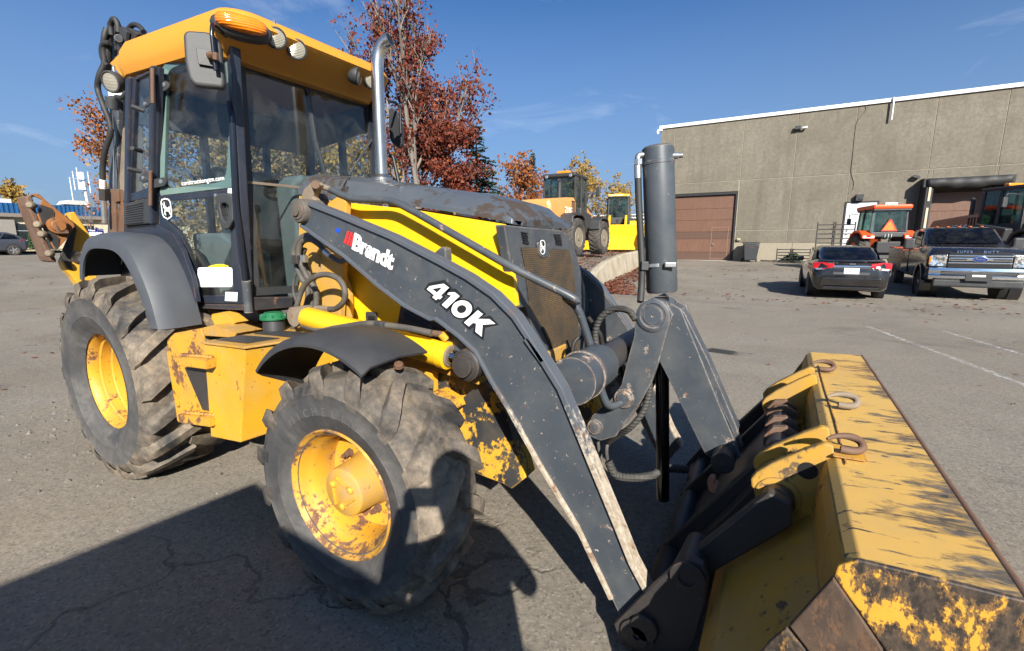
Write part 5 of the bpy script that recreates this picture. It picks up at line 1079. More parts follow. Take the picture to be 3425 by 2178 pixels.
prism('cab_side_skirt', [(-2.53,-0.79,1.671),(-2.025,-0.79,1.675),(-1.867,-0.79,1.607),(-1.776,-0.79,1.502),(-1.7,-0.79,1.34),(-1.679,-0.79,1.185),(-2.366,-0.79,1.141),(-2.624,-0.79,1.382)], (0, .03, 0), DARK, cab, bevel=.004)
# interior
mb = MB(); mb.box((-1.98, -.06, 1.52), (.48, .50, .12)); mb.build('seat_cushion', SEAT, cab, bevel=.05, seg=3)
prism('seat_back', [(-2.22, -.30, 1.55), (-2.12, -.30, 1.55), (-2.22, -.30, 2.12), (-2.34, -.30, 2.12)], (0, .48, 0), SEAT, cab, bevel=.05, seg=3)
box('seat_base', (-1.98, -.06, 1.30), (.36, .36, .34), CONS, cab, bevel=.02)
prism('side_console', [(-2.2, -.52, 1.15), (-1.62, -.46, 1.15), (-1.62, -.46, 1.48), (-1.9, -.49, 1.62), (-2.2, -.52, 1.62)], (0, .16, 0), CONS, cab, bevel=.02)
prism('front_console', [(-1.44, -.20, 1.15), (-1.44, .30, 1.15), (-1.44, .30, 1.98), (-1.44, .22, 2.02), (-1.44, -.14, 2.02), (-1.44, -.22, 1.95)], (-.20, 0, 0), CONS, cab, bevel=.03, seg=3)
rod('steering_column', (-1.6, .02, 1.5), (-1.78, .02, 1.98), .035, BLKP, cab)
sw_ax = Vector((-.35, 0, 1)).normalized(); swc = Vector((-1.76, .02, 1.95)); xx = Vector((0, 1, 0)); yy = sw_ax.cross(xx)
ringp = [swc + (xx * math.cos(a) + yy * math.sin(a)) * .20 for a in [2 * math.pi * k / 28 for k in range(29)]]
sw = mk('steering_wheel', *tube_geo(ringp, .015, 10), BLKP, cab, smooth=True)
for k in range(3):
    a = k * 2.09 + .5; tube('wheel_spoke', [swc, swc + (xx * math.cos(a) + yy * math.sin(a)) * .20], .011, BLKP, sw, n=8, sp=False)
for (x, y, h) in ((-1.72, -.42, 1.86), (-1.80, -.38, 1.84), (-1.66, -.36, 1.78)):
    g_ = tube('control_lever', [(x, y, 1.5), (x + .02, y, h)], .010, BLKP, cab, n=8, sp=False); ellip((x + .02, y, h), .022, .022, .03, BLKP, 'lever_knob', g_, n=10, k=6)
tube('armrest_lever', [(-2.553,-0.45,2.118), (-2.309,-0.45,2.051), (-2.206,-0.45,2.001)], .014, ZINC, cab, n=8)
box('overhead_mirror', (-1.55, -.1, 2.42), (.03, .22, .09), BLKP, cab, bevel=.02)
lathe('joystick_boot', (-1.72, -.40, 1.34), (.3, -.8, .5), [(-.06, .09), (0, .085), (.03, .07), (.035, 0)], CONS, cab, 24)
prism('fallen_panel', [(-1.75, -.56, 1.42), (-1.55, -.56, 1.62), (-1.48, -.56, 1.55), (-1.66, -.56, 1.36)], (0, .02, .01), SEAT, cab)
box('storage_pouch', (-1.56, -.50, 1.24), (.24, .06, .16), plain('teal_pouch', (.16, .22, .20), .6), cab, bevel=.02)
wip = tube('wiper_arm', [(-1.37,0.207,2.05), (-1.365,0.327,2.196), (-1.37,0.477,2.37)], .009, BLKP, cab, n=8, sp=False)
tube('wiper_arm', [(-1.4,0.015,2.039), (-1.4,-0.046,2.263), (-1.4,-0.079,2.579)], [.018] * 30, BLKP, cab, n=8, sp=False)
# pen marks on the far glass: "53" as seen from behind, mirrored
text('glass_marking', '53', (-2.30, .60, 2.27), (-1, 0, .16), (0, 0, 1), .20, plain('marker_ink', (.01, .02, .06), .4), cab, depth=.0005)
# mirrors
def mirror(P, th, arm, clampc, s_):
    mr = prism('mirror_housing', rnd(P, .035, 5), th, BLKP, cab, bevel=.018, seg=4)
    tube('mirror_arm', bent(arm, .035), .0105, plain('gloss_black', (.012, .013, .016), .18), mr, n=12, sp=False)
    return mr
MP = [(-1.218,-0.924,2.608),(-1.145,-0.827,2.618),(-1.12,-0.793,2.575),(-1.12,-0.794,2.375),(-1.127,-0.802,2.35),(-1.202,-0.902,2.348),(-1.216,-0.922,2.375),(-1.222,-0.93,2.45)]
mr = mirror(MP, Vector((-.04, .03, 0)), [(-1.256,-0.68,2.667), (-1.149,-0.8,2.656), (-1.118,-0.83,2.645), (-1.113,-0.84,2.6), (-1.113,-0.84,2.425)], None, -1)
prism('mirror_socket', [(-1.178,-0.889,2.527),(-1.132,-0.828,2.526),(-1.137,-0.834,2.446),(-1.177,-0.888,2.45)], (.004, -.003, 0), BLK, mr, bevel=.002)
lathe('mirror_clamp', (-1.117,-0.855,2.488), (.8, -.6, .1), [(-.03, .016), (.0, .020), (.01, .020), (.02, .012), (.03, .0)], RUST, mr, 8)
rod('clamp_bolt', (-1.095,-0.845,2.467), (-1.088,-0.845,2.502), .016, RUST, mr, 6)
lathe('ball_joint', (-1.16,-0.858,2.493), (.8, -.6, 0), [(-.01, .016), (.004, .016), (.010, 0)], ZINC, mr, 14)
MP2 = [(-1.506,0.8,2.672),(-1.474,0.8,2.679),(-1.413,0.8,2.638),(-1.373,0.8,2.524),(-1.377,0.8,2.369),(-1.406,0.8,2.347),(-1.476,0.8,2.379),(-1.514,0.8,2.428),(-1.518,0.8,2.541)]
mr2 = prism('mirror_housing', rnd(MP2, .02), (-.05, .08, 0), BLKP, cab, bevel=.015, seg=3)
tube('mirror_arm', bent([(-1.329,0.62,2.659), (-1.376,0.74,2.689), (-1.362,0.78,2.659), (-1.366,0.78,2.453)], .05), .011, BLK, mr2, n=10, sp=False)
tube('far_grab_rail', bent([(-1.394,0.66,2.26), (-1.367,0.68,2.255), (-1.318,0.68,2.047)], .06), .016, BLK, cab, n=10, sp=False)
tube('antenna', [(-1.096,0.4,3.021), (-1.096,0.4,3.025)], .002, BLK, cab, n=5, sp=False) if False else None

# ================================================================ rear fenders (both sides share the shape)
def fender(s_):
    yo, yi = s_ * 1.03, s_ * .78; th = []
    # outline in x,z: outer radius path from the front lower edge over the wheel to the rear lower edge
    path = [(-1.66, 1.045), (-1.70, 1.20), (-1.765, 1.34), (-1.86, 1.475), (-1.98, 1.565), (-2.12, 1.605), (-2.32, 1.61), (-2.48, 1.59), (-2.60, 1.52), (-2.68, 1.42), (-2.715, 1.33)]
    P = spline([(x, 0, z) for x, z in path], 4); v = []; f = []; n = len(P)
    for i, p in enumerate(P):
        t = (P[min(i + 1, n - 1)] - P[max(i - 1, 0)]).normalized(); nn = Vector((t.z, 0, -t.x))        # outwards
        if nn.z < 0 and i < n // 2: nn = -nn
        c_ = Vector((-2.2, 0, 1.1)); out_ = (p - c_).normalized()
        # section: inner edge, crown, rounded shoulder, short outer skirt, then the underside
        sec = [(yi, .0), (yi + s_ * .14, .012), (yo - s_ * .05, .004), (yo - s_ * .012, -.014), (yo, -.05), (yo, -.095), (yo - s_ * .012, -.095), (yo - s_ * .014, -.05), (yo - s_ * .06, -.014), (yi, -.012)]
        for y, d_ in sec: v.append(Vector((p.x, y, p.z)) + out_ * d_)
    m = 10
    for i in range(n - 1):
        for k in range(m): f.append((i * m + k, i * m + (k + 1) % m, (i + 1) * m + (k + 1) % m, (i + 1) * m + k))
    f += [tuple(range(m)), tuple(reversed(range((n - 1) * m, n * m)))]
    o = mk('rear_fender', v, f, FEND, BL, smooth=True); shade(o.data, 40); return o
fender(-1); fender(1)
# ================================================================ front fenders
def ffender(s_):
    v = []; f = []; n = 26; yo, yi = -1.16, -.80
    for i in range(n + 1):
        t = i / n; a = R(152 - 88 * t); r = .618 + .026 * math.sin(math.pi * t)
        tip = min(1, t / .22); oy = yi + (yo - yi) * (.04 + .96 * tip ** .9) if t < .22 else yo
        if t > .86: oy = yo + (.0) * (t - .86)
        c_, s2 = math.cos(a), math.sin(a)
        for y, d_ in ((yi, 0), (yi * .5 + oy * .5, .022), (oy + .03, .010), (oy, -.018), (oy, -.030), (oy + .012, -.026), (oy + .035, 0), (yi * .5 + oy * .5, .012), (yi, -.010)):
            v.append(((r + d_) * c_ - .07, -s_ * y, .535 + (r + d_) * s2))
    m = 9
    for i in range(n):
        for k in range(m): f.append((i * m + k, i * m + (k + 1) % m, (i + 1) * m + (k + 1) % m, (i + 1) * m + k))
    f += [tuple(range(m)), tuple(reversed(range(n * m, (n + 1) * m)))]
    o = mk('front_fender', v, f, BLKP, BL, smooth=True); shade(o.data, 45); return o
ff = ffender(-1); ffender(1)
lathe('fender_bolt', (0.203,-0.98,1.075), (.3, -.3, .9), [(-.012, .020), (.004, .018), (.006, .010), (.012, .009)], RUST, ff, 8)
box('fender_bracket', (-.05, -.80, .98), (.08, .12, .10), STEELD, BL)

# ================================================================ tank box, steps, filler cap
TB = [(-1.072,-1.07,1.032),(-0.702,-1.07,1.049)] + [(-0.83,-1.07,0.544),(-1.114,-1.07,0.515)]
tk = thing.__name__ and bpy.data.objects.new('tank_box', None); link(tk, BL)
a0, a1, a2, a3 = [Vector(q) for q in TB]
b1 = Vector((a1.x + .09, -.52, a1.z - .01)); b2 = Vector((a2.x + .10, -.52, a2.z + .02)); b0 = Vector((a0.x + .02, -.52, a0.z - .01)); b3 = Vector((a3.x, -.52, a3.z + .02))
mk('tank_body', [a0, a1, a2, a3, b0, b1, b2, b3], [(0, 1, 2, 3), (4, 7, 6, 5), (0, 4, 5, 1), (1, 5, 6, 2), (2, 6, 7, 3), (3, 7, 4, 0)], YEL, tk, bevel=.006)
tp = [a0 + Vector((-.015, -.008, .004)), a1 + Vector((.012, -.010, .004)), b1 + Vector((.03, 0, .012)), b0 + Vector((-.02, 0, .012))]
prism('tank_lid', tp, (0, 0, .012), YELD, tk, bevel=.003)
def on_lid(u, v_): return tp[0].lerp(tp[1], u).lerp(tp[3].lerp(tp[2], u), v_) + Vector((0, 0, .0145))
prism('grip_mat', [on_lid(.10, .10), on_lid(.80, .10), on_lid(.80, .38), on_lid(.10, .34)], (0, 0, .003), BLKP, tk, bevel=0); prism('grip_mat', [on_lid(.10, .46), on_lid(.86, .46), on_lid(.92, .72), on_lid(.10, .66)], (0, 0, .003), BLKP, tk, bevel=0)
prism('rear_frame_side', [(-1.113,-0.84,0.957),(-0.306,-0.84,1.101),(-0.319,-0.84,0.963),(-0.554,-0.84,0.909),(-0.697,-0.84,0.833),(-0.986,-0.84,0.595),(-1.075,-0.84,0.528),(-1.246,-0.84,0.376)] , (0, .04, 0), YEL, tk, bevel=.004) if False else None
prism('frame_side_plate', [(-.80, -.60, .52), (.05, -.60, .60), (.05, -.60, 1.02), (-.74, -.60, 1.02)], (0, .05, 0), YEL, BL, bevel=.004)
# step bracket
SB = [(-1.515,-1.045,1.005),(-1.425,-1.045,1.054),(-1.142,-1.045,1.108),(-1.121,-1.045,1.067),(-1.123,-1.045,0.918),(-1.164,-1.045,0.654),(-1.166,-1.045,0.57),(-1.501,-1.045,0.509),(-1.526,-1.045,0.511),(-1.529,-1.045,0.643),(-1.547,-1.045,0.916)]
prism('step_bracket', rnd(SB, .012), (0, .012, 0), YELR, BL, bevel=.003)
prism('step_opening_shade', [(-1.348,-1.052,0.868),(-1.115,-1.052,0.891),(-1.143,-1.052,0.651),(-1.207,-1.052,0.644)], (0, .01, 0), STEELD, BL)  # dark sheet over the bracket, painted as the shaded opening between the steps
def step(pts, teeth, nm='step'):
    s_ = prism(nm, pts, (0, .16, 0), YELR, BL, bevel=.003)
    A_, B_ = Vector(pts[0]), Vector(pts[1]); n = 9
    for k in range(n):
        for j in range(2): lathe('step_tooth', A_.lerp(B_, (k + .5) / n) + Vector((0, .03 + .09 * j, .002)), (0, 0, 1), [(0, .014), (.012, .010), (.012, .006), (.004, .005)], YELR, s_, 8)
step([(-1.277,-1.12,0.952),(-0.963,-1.12,0.978),(-0.975,-1.12,0.923),(-1.262,-1.12,0.906)], 9); step([(-1.381,-1.1,0.6),(-1.043,-1.1,0.648),(-1.047,-1.1,0.594),(-1.37,-1.1,0.554)], 9)
prism('upper_tank_plate', [(-1.662,-0.8,1.019),(-1.497,-0.8,1.055),(-1.241,-0.8,1.03),(-1.286,-0.8,0.998),(-1.663,-0.8,0.974)], (0, .16, .0), YELD, BL, bevel=.003)
prism('battery_bracket', [(-1.697,-0.7,1.095),(-1.559,-0.7,1.12),(-1.418,-0.7,1.064),(-1.471,-0.7,1.045),(-1.723,-0.7,1.017)], (0, .08, 0), YEL, BL, bevel=.003)
fc = Vector((-1.034,-0.7,1.052))
fl = lathe('filler_neck', fc - Vector((0, 0, .03)), (0, 0, 1), [(-.03, .095), (.0, .090), (.01, .062), (.085, .058), (.10, .055)], BLKP, BL, 28)
lathe('filler_cap', fc + Vector((0, 0, .062)), (0, 0, 1), [(0, .058), (.004, .072), (.012, .073), (.03, .060), (.038, .050), (.044, .046), (.046, 0)], GRN, fl, 28)
for k in range(10):
    a = 2 * math.pi * k / 10; box('cap_rib', fc + Vector((.062 * math.cos(a), .062 * math.sin(a), .084)), (.018, .010, .022), GRN, fl, rot=(0, R(20), a), bevel=.003)
# small things by the engine
box('panel_latch', (-0.557,-0.4,1.121), (.085, .02, .07), BLKP, BL, bevel=.008); box('latch_slot', (-0.543,-0.413,1.124), (.055, .008, .02), BLK, BL, bevel=.002)
sv = prism('side_vent', [(-0.324,-0.398,1.217),(-0.034,-0.398,1.116),(-0.044,-0.398,1.056),(-0.065,-0.398,1.042),(-0.368,-0.398,1.074)], (0, .01, 0), BLKP, BL, bevel=.002)
for k in range(7):
    a, b = Vector((-0.295,-0.404,1.182)), Vector((-0.346,-0.404,1.085)); c_, d_ = Vector((-0.095,-0.404,1.108)), Vector((-0.064,-0.404,1.051)); t = k / 6
    tube('vent_bar', [a.lerp(b, t), c_.lerp(d_, t)], .005, BLKP, sv, n=6, sp=False)
prism('side_shield', [(-1.03,-0.44,1.484),(-0.995,-0.44,1.497),(-0.937,-0.44,1.491),(-0.908,-0.44,1.459),(-0.857,-0.44,1.407),(-0.728,-0.44,1.363),(-0.702,-0.44,1.312),(-0.685,-0.44,1.249),(-0.695,-0.44,1.088),(-0.978,-0.44,1.121),(-1.085,-0.44,1.089),(-1.157,-0.44,1.084),(-1.179,-0.44,1.198),(-1.155,-0.44,1.314),(-1.051,-0.44,1.374)], (0, .03, 0), YELD, BL, bevel=.004)
# hoses in front of the cab
hs = [([(-0.684,-0.58,1.533), (-0.745,-0.57,1.57), (-0.855,-0.56,1.595), (-0.938,-0.56,1.57), (-0.991,-0.56,1.508), (-0.992,-0.56,1.435), (-0.956,-0.56,1.362), (-0.913,-0.55,1.29), (-0.922,-0.55,1.215), (-0.973,-0.55,1.135), (-1.01,-0.55,1.111)], .0165),
      ([(-0.669,-0.6,1.507), (-0.716,-0.6,1.545), (-0.802,-0.59,1.572), (-0.888,-0.58,1.557), (-0.927,-0.58,1.499), (-0.915,-0.58,1.437), (-0.878,-0.57,1.355), (-0.828,-0.56,1.289), (-0.827,-0.56,1.222), (-0.842,-0.56,1.163)], .0165),
      ([(-0.923,-0.54,1.519), (-0.944,-0.54,1.482), (-0.924,-0.54,1.41), (-0.904,-0.53,1.32), (-0.913,-0.53,1.17)], .015),
      ([(-1.07,-0.5,1.388), (-1.105,-0.5,1.321), (-1.118,-0.5,1.253), (-1.096,-0.5,1.187)], .008),
      ([(-0.672,-0.6,1.188), (-0.588,-0.62,1.201), (-0.503,-0.64,1.245), (-0.473,-0.65,1.301), (-0.508,-0.65,1.36), (-0.59,-0.65,1.385), (-0.678,-0.65,1.378), (-0.772,-0.65,1.34), (-0.833,-0.65,1.282), (-0.86,-0.66,1.215), (-0.877,-0.67,1.159), (-0.832,-0.69,1.129), (-0.735,-0.71,1.102), (-0.603,-0.72,1.101), (-0.443,-0.735,1.126), (-0.298,-0.745,1.155), (-0.204,-0.745,1.169), (-0.103,-0.745,1.171), (0.044,-0.735,1.166), (0.158,-0.72,1.154)], .0155)]
for pts, r_h in hs: tube('hydraulic_hose', pts, r_h, HOSED, BL, n=12, m=6)
rod('hose_fitting', (-0.782,-0.58,1.182), (-0.665,-0.6,1.186), .019, TAN, BL, 10); rod('hose_fitting', (-0.813,-0.58,1.152), (-0.797,-0.58,1.187), .022, TAN, BL, 10)
rod('hose_fitting', (-0.672,-0.6,1.509), (-0.624,-0.6,1.481), .021, ZINC, BL, 10); rod('hose_fitting', (-0.719,-0.58,1.55), (-0.684,-0.58,1.533), .021, ZINC, BL, 10)
tube('steel_line', [(-0.628,-0.6,1.483), (-0.559,-0.6,1.453), (-0.503,-0.6,1.464), (-0.443,-0.6,1.439), (-0.386,-0.6,1.403)], .014, GRYW, BL, n=10)
box('hose_clamp', (-0.931,-0.59,1.458), (.05, .04, .05), STEELD, BL); box('hose_clamp', (-0.852,-0.6,1.464), (.035, .03, .04), ZINC, BL)
box('hose_clamp', (-0.117,-0.76,1.17), (.055, .04, .045), BLKP, BL, bevel=.01); rod('strap_buckle', (-0.121,-0.765,1.16), (-0.153,-0.755,1.105), .006, ZINC, BL, 8)
tube('drain_hose', [(-1.02,-0.64,1.149), (-0.984,-0.63,1.153), (-0.941,-0.62,1.147), (-0.913,-0.62,1.107), (-0.996,-0.62,1.04)], .014, HOSED, BL)

# ================================================================ rear: boom, hoses, stabiliser
BM = [(-3.978,-0.22,2.942),(-3.82,-0.22,2.864),(-3.838,-0.22,2.714),(-3.917,-0.22,2.479),(-4.028,-0.22,2.201),(-4.085,-0.22,1.908),(-4.224,-0.22,1.592),(-4.451,-0.22,1.593),(-4.308,-0.22,1.917),(-4.106,-0.22,2.498),(-4.003,-0.22,2.713)]
prism('boom', BM, (0, .20, 0), GRYW, BL, bevel=.01)
prism('boom_side', [(-3.734,-0.2,2.899),(-3.614,-0.2,2.923),(-3.959,-0.2,1.833),(-4.23,-0.2,1.592),(-4.16,-0.2,1.912),(-3.789,-0.2,2.69)], (0, .12, 0), TAN, BL, bevel=.008)
prism('boom_bracket', [(-4.241,-0.24,2.07),(-3.997,-0.24,2.051),(-4.02,-0.24,1.94),(-4.091,-0.24,1.931),(-4.208,-0.24,1.542),(-4.367,-0.24,1.541),(-4.222,-0.24,1.936),(-4.266,-0.24,1.975)], (0, .26, 0), RUST, BL, bevel=.006)
prism('boom_bracket', [(-4.002,-0.22,2.035),(-3.908,-0.22,2.036),(-3.93,-0.22,1.949),(-3.992,-0.22,1.94),(-4.072,-0.22,1.542),(-4.235,-0.22,1.542)], (0, .20, 0), RUST, BL, bevel=.006)
prism('boom_knuckle', [(-3.859,-0.2,3.479),(-3.77,-0.2,3.439),(-3.703,-0.2,3.374),(-3.601,-0.2,3.384),(-3.448,-0.2,3.337),(-3.328,-0.2,3.273),(-3.462,-0.2,3.215),(-3.647,-0.2,3.168),(-3.858,-0.2,3.143),(-3.947,-0.2,3.191),(-3.963,-0.2,3.258),(-3.904,-0.2,3.353)], (0, .22, 0), STEELD, BL, bevel=.012)
prism('knuckle_plate', [(-3.585,-0.24,3.361),(-3.483,-0.24,3.342),(-3.427,-0.24,3.294),(-3.479,-0.24,3.205),(-3.569,-0.24,3.151),(-3.641,-0.24,3.195)], (0, .03, 0), BLKP, BL, bevel=.006)
rod('knuckle_pin', (-3.481,-0.28,3.236), (-4.045,-0.05,3.427), .03, GRYW, BL, 16)
tube('boom_hose', [(-3.674,-0.25,3.31), (-3.66,-0.25,3.388), (-3.588,-0.25,3.417), (-3.562,-0.24,3.381), (-3.565,-0.24,3.312)], .022, HOSE, BL)
tube('boom_hose', [(-3.589,-0.15,3.379), (-3.501,-0.15,3.391), (-3.405,-0.15,3.361), (-3.335,-0.15,3.302)], .020, HOSE, BL)
tube('boom_hose', [(-3.745,-0.25,3.375), (-3.761,-0.27,3.3), (-3.807,-0.27,3.206), (-3.829,-0.27,3.106), (-3.885,-0.3,3.002), (-3.947,-0.3,2.905), (-3.89,-0.3,2.768), (-3.864,-0.28,2.628), (-3.876,-0.28,2.53), (-3.987,-0.3,2.382), (-4.079,-0.3,2.253), (-4.124,-0.3,2.128)], .024, HOSE, BL)
tube('boom_hose', [(-3.692,-0.26,3.249), (-3.776,-0.28,3.249), (-3.829,-0.28,3.187), (-3.826,-0.27,3.116), (-3.789,-0.26,3.081)], .020, HOSE, BL)
tube('boom_hose', [(-3.786,-0.23,3.37), (-3.785,-0.24,3.254), (-3.853,-0.24,3.098), (-3.953,-0.24,2.965)], .03, HOSE, BL)
tube('boom_hose', [(-3.611,-0.3,2.792), (-3.507,-0.3,2.772), (-3.378,-0.3,2.804)], .02, HOSE, BL)
rod('hose_end', (-4.12,-0.3,2.14), (-4.153,-0.3,2.048), .026, WHT, BL, 10); rod('hose_end', (-4.143,-0.3,2.059), (-4.172,-0.3,1.954), .034, STEELD, BL, 8); rod('hose_end', (-4.167,-0.3,1.954), (-4.215,-0.3,1.738), .024, ZINC, BL, 10)
prism('tool_mount', [(-3.76,-0.3,2.877),(-3.593,-0.3,2.846),(-3.602,-0.3,2.796),(-3.765,-0.3,2.825)], (0, .04, 0), WHT, BL); rod('cable_gland', (-3.671,-0.31,2.793), (-3.697,-0.31,2.702), .048, BLKP, BL, 14)
tube('cable', [(-3.694,-0.31,2.696), (-3.916,-0.25,2.473), (-4.035,-0.26,2.057)], .004, ZINC, BL, n=5)
# stabiliser folded up beside the rear wheel, in a plane across the machine
STB = paint('stabiliser_rust', (.26, .10, .025), .7, rust=.25, dirt=.5, edge=.5, dust=(.20, .09, .03), rustc=(.10, .04, .015), chip=(.42, .17, .04))
def stab(s_):
    g = (lambda P: P) if s_ < 0 else mir
    prism('stabiliser_arm', g([(-3.3,-0.835,1.776),(-3.3,-0.799,1.792),(-3.3,-0.772,1.722),(-3.3,-0.723,1.6),(-3.3,-0.698,1.503),(-3.3,-0.731,1.232),(-3.3,-0.843,1.194),(-3.3,-0.877,1.288),(-3.3,-0.911,1.345),(-3.3,-0.924,1.408),(-3.3,-0.896,1.461),(-3.3,-0.839,1.586),(-3.3,-0.839,1.692)]), (-.10, 0, 0), YEL, BL, bevel=.008)
    prism('stabiliser_arm_cover', g([(-3.29,-0.903,1.514),(-3.29,-0.821,1.693),(-3.29,-0.808,1.658),(-3.29,-0.875,1.407),(-3.29,-0.868,1.338),(-3.29,-0.902,1.358),(-3.29,-0.926,1.462)]), (-.02, 0, 0), STEELD, BL)
    lathe('arm_pin', (-3.29,-0.835,1.441), (1, 0, 0), [(-.02, .045), (.006, .045), (.01, .03), (.006, .025), (.004, 0)], STEELD, BL, 16) if s_ < 0 else None
    pad = prism('stabiliser_pad', g([(-3.22,-1.079,1.879),(-3.22,-1.062,1.89),(-3.22,-1.048,1.882),(-3.22,-1.031,1.685),(-3.22,-1.004,1.524),(-3.22,-0.975,1.42),(-3.22,-0.984,1.405),(-3.22,-1.012,1.417),(-3.22,-1.026,1.456),(-3.22,-1.049,1.617),(-3.22,-1.082,1.814)]), (-.20, 0, 0), RUST, BL, bevel=.008)
    prism('pad_bracket', g([(-3.2,-1.06,1.895),(-3.2,-1.017,1.903),(-3.2,-0.98,1.853),(-3.2,-0.907,1.77),(-3.2,-0.851,1.703),(-3.2,-0.844,1.677),(-3.2,-0.913,1.567),(-3.2,-0.974,1.497),(-3.2,-0.983,1.507),(-3.2,-1.013,1.601),(-3.2,-1.043,1.75),(-3.2,-1.014,1.834),(-3.2,-1.007,1.86)]), (-.015, 0, 0), STB, BL, bevel=.004)
    prism('pad_bracket_hollow', g([(-3.195,-1.019,1.826),(-3.195,-0.962,1.804),(-3.195,-0.95,1.771),(-3.195,-0.969,1.703),(-3.195,-0.983,1.644),(-3.195,-0.945,1.584),(-3.195,-0.959,1.524),(-3.195,-0.975,1.5),(-3.195,-1.012,1.618),(-3.195,-1.037,1.759)]), (-.003, 0, 0), STEELD, BL, bevel=0)
    if s_ < 0:
        lathe('pad_pin', (-3.18,-0.952,1.678), (1, 0, 0), [(-.02, .058), (.012, .058), (.014, .043), (.04, .043), (.046, .038), (.046, 0)], STB, BL, 20)
        tube('lynch_pin', [(-3.15,-0.977,1.71), (-3.15,-0.978,1.727), (-3.13,-0.964,1.635), (-3.13,-0.933,1.625), (-3.13,-0.914,1.629), (-3.13,-0.924,1.644)], .010, RUST, BL, n=6)
        for q_ in [(-3.17,-1.082,1.818),(-3.17,-1.061,1.683),(-3.17,-1.049,1.615),(-3.17,-1.028,1.476)]:
            lathe('pad_bolt', q_, (.75, -.66, .1), [(-.03, .026), (.0, .026), (.010, .018), (.013, 0)], TAN, BL, 12)
stab(-1)
box('rear_frame', (-3.1, 0, .95), (.35, 1.2, .5), YELD, BL, bevel=.01)
lathe('swing_post', (-3.75, -.12, .6), (0, 0, 1), [(0, .16), (1.2, .16)], YELD, BL, 20)
prism('fender_inner', [(-2.72, -.78, 1.33), (-2.60, -.78, 1.52), (-2.2, -.78, 1.60), (-1.8, -.78, 1.4), (-1.68, -.78, 1.05), (-2.7, -.78, 1.05)], (0, .01, 0), BLK, BL, bevel=0)


# ================================================================ background vehicles
def bwheel(name, c, s_, Rt, wd, rim, tmat, rmat, par, lugs=0, hub=None):
    w_ = bpy.data.objects.new(name, None); w_.empty_display_size = .1; link(w_, par); w_.location = c
    if lugs: tyre_mesh('tyre', Rt, wd / 2, rim, lugs, .035, tmat, w_, (0, 0, 0), 11, None, lugw=.09, n=40)
    else: lathe('tyre', (0, 0, 0), (0, s_, 0), [(-wd / 2, rim), (-wd / 2, Rt * .86), (-wd * .42, Rt * .97), (-wd * .3, Rt), (wd * .3, Rt), (wd * .42, Rt * .97), (wd / 2, Rt * .86), (wd * .5, rim + .02), (wd * .45, rim)], tmat, w_, 32)
    lathe('rim', (0, 0, 0), (0, s_, 0), [(wd * .30, 0), (wd * .30, rim * .30), (wd * .18, rim * .42), (wd * .14, rim * .80), (wd * .40, rim * .92), (wd * .47, rim), (wd * .44, rim * 1.03)], rmat, w_, 28)
    if hub: lathe('hub_cap', (0, 0, 0), (0, s_, 0), [(wd * .2, rim * .35), (wd * .5, rim * .30), (wd * .52, 0)], hub, w_, 16)
    return w_
def loft(name, secs, mat, par, closed_ends=True, bevel=0, ang=35):
    """sections: lists of (x,y,z) on the right half listed bottom to top; mirrored across y = 0"""
    m = len(secs[0]); v = []; f = []
    for s_ in secs: v += [(a, b, c_) for a, b, c_ in s_] + [(a, -b, c_) for a, b, c_ in reversed(s_)]
    M = 2 * m
    for i in range(len(secs) - 1):
        for k in range(M): f.append((i * M + k, i * M + (k + 1) % M, (i + 1) * M + (k + 1) % M, (i + 1) * M + k))
    if closed_ends: f += [tuple(range(M)), tuple(reversed(range((len(secs) - 1) * M, len(secs) * M)))]
    o = mk(name, v, f, mat, par, smooth=True, bevel=bevel); shade(o.data, ang); return o

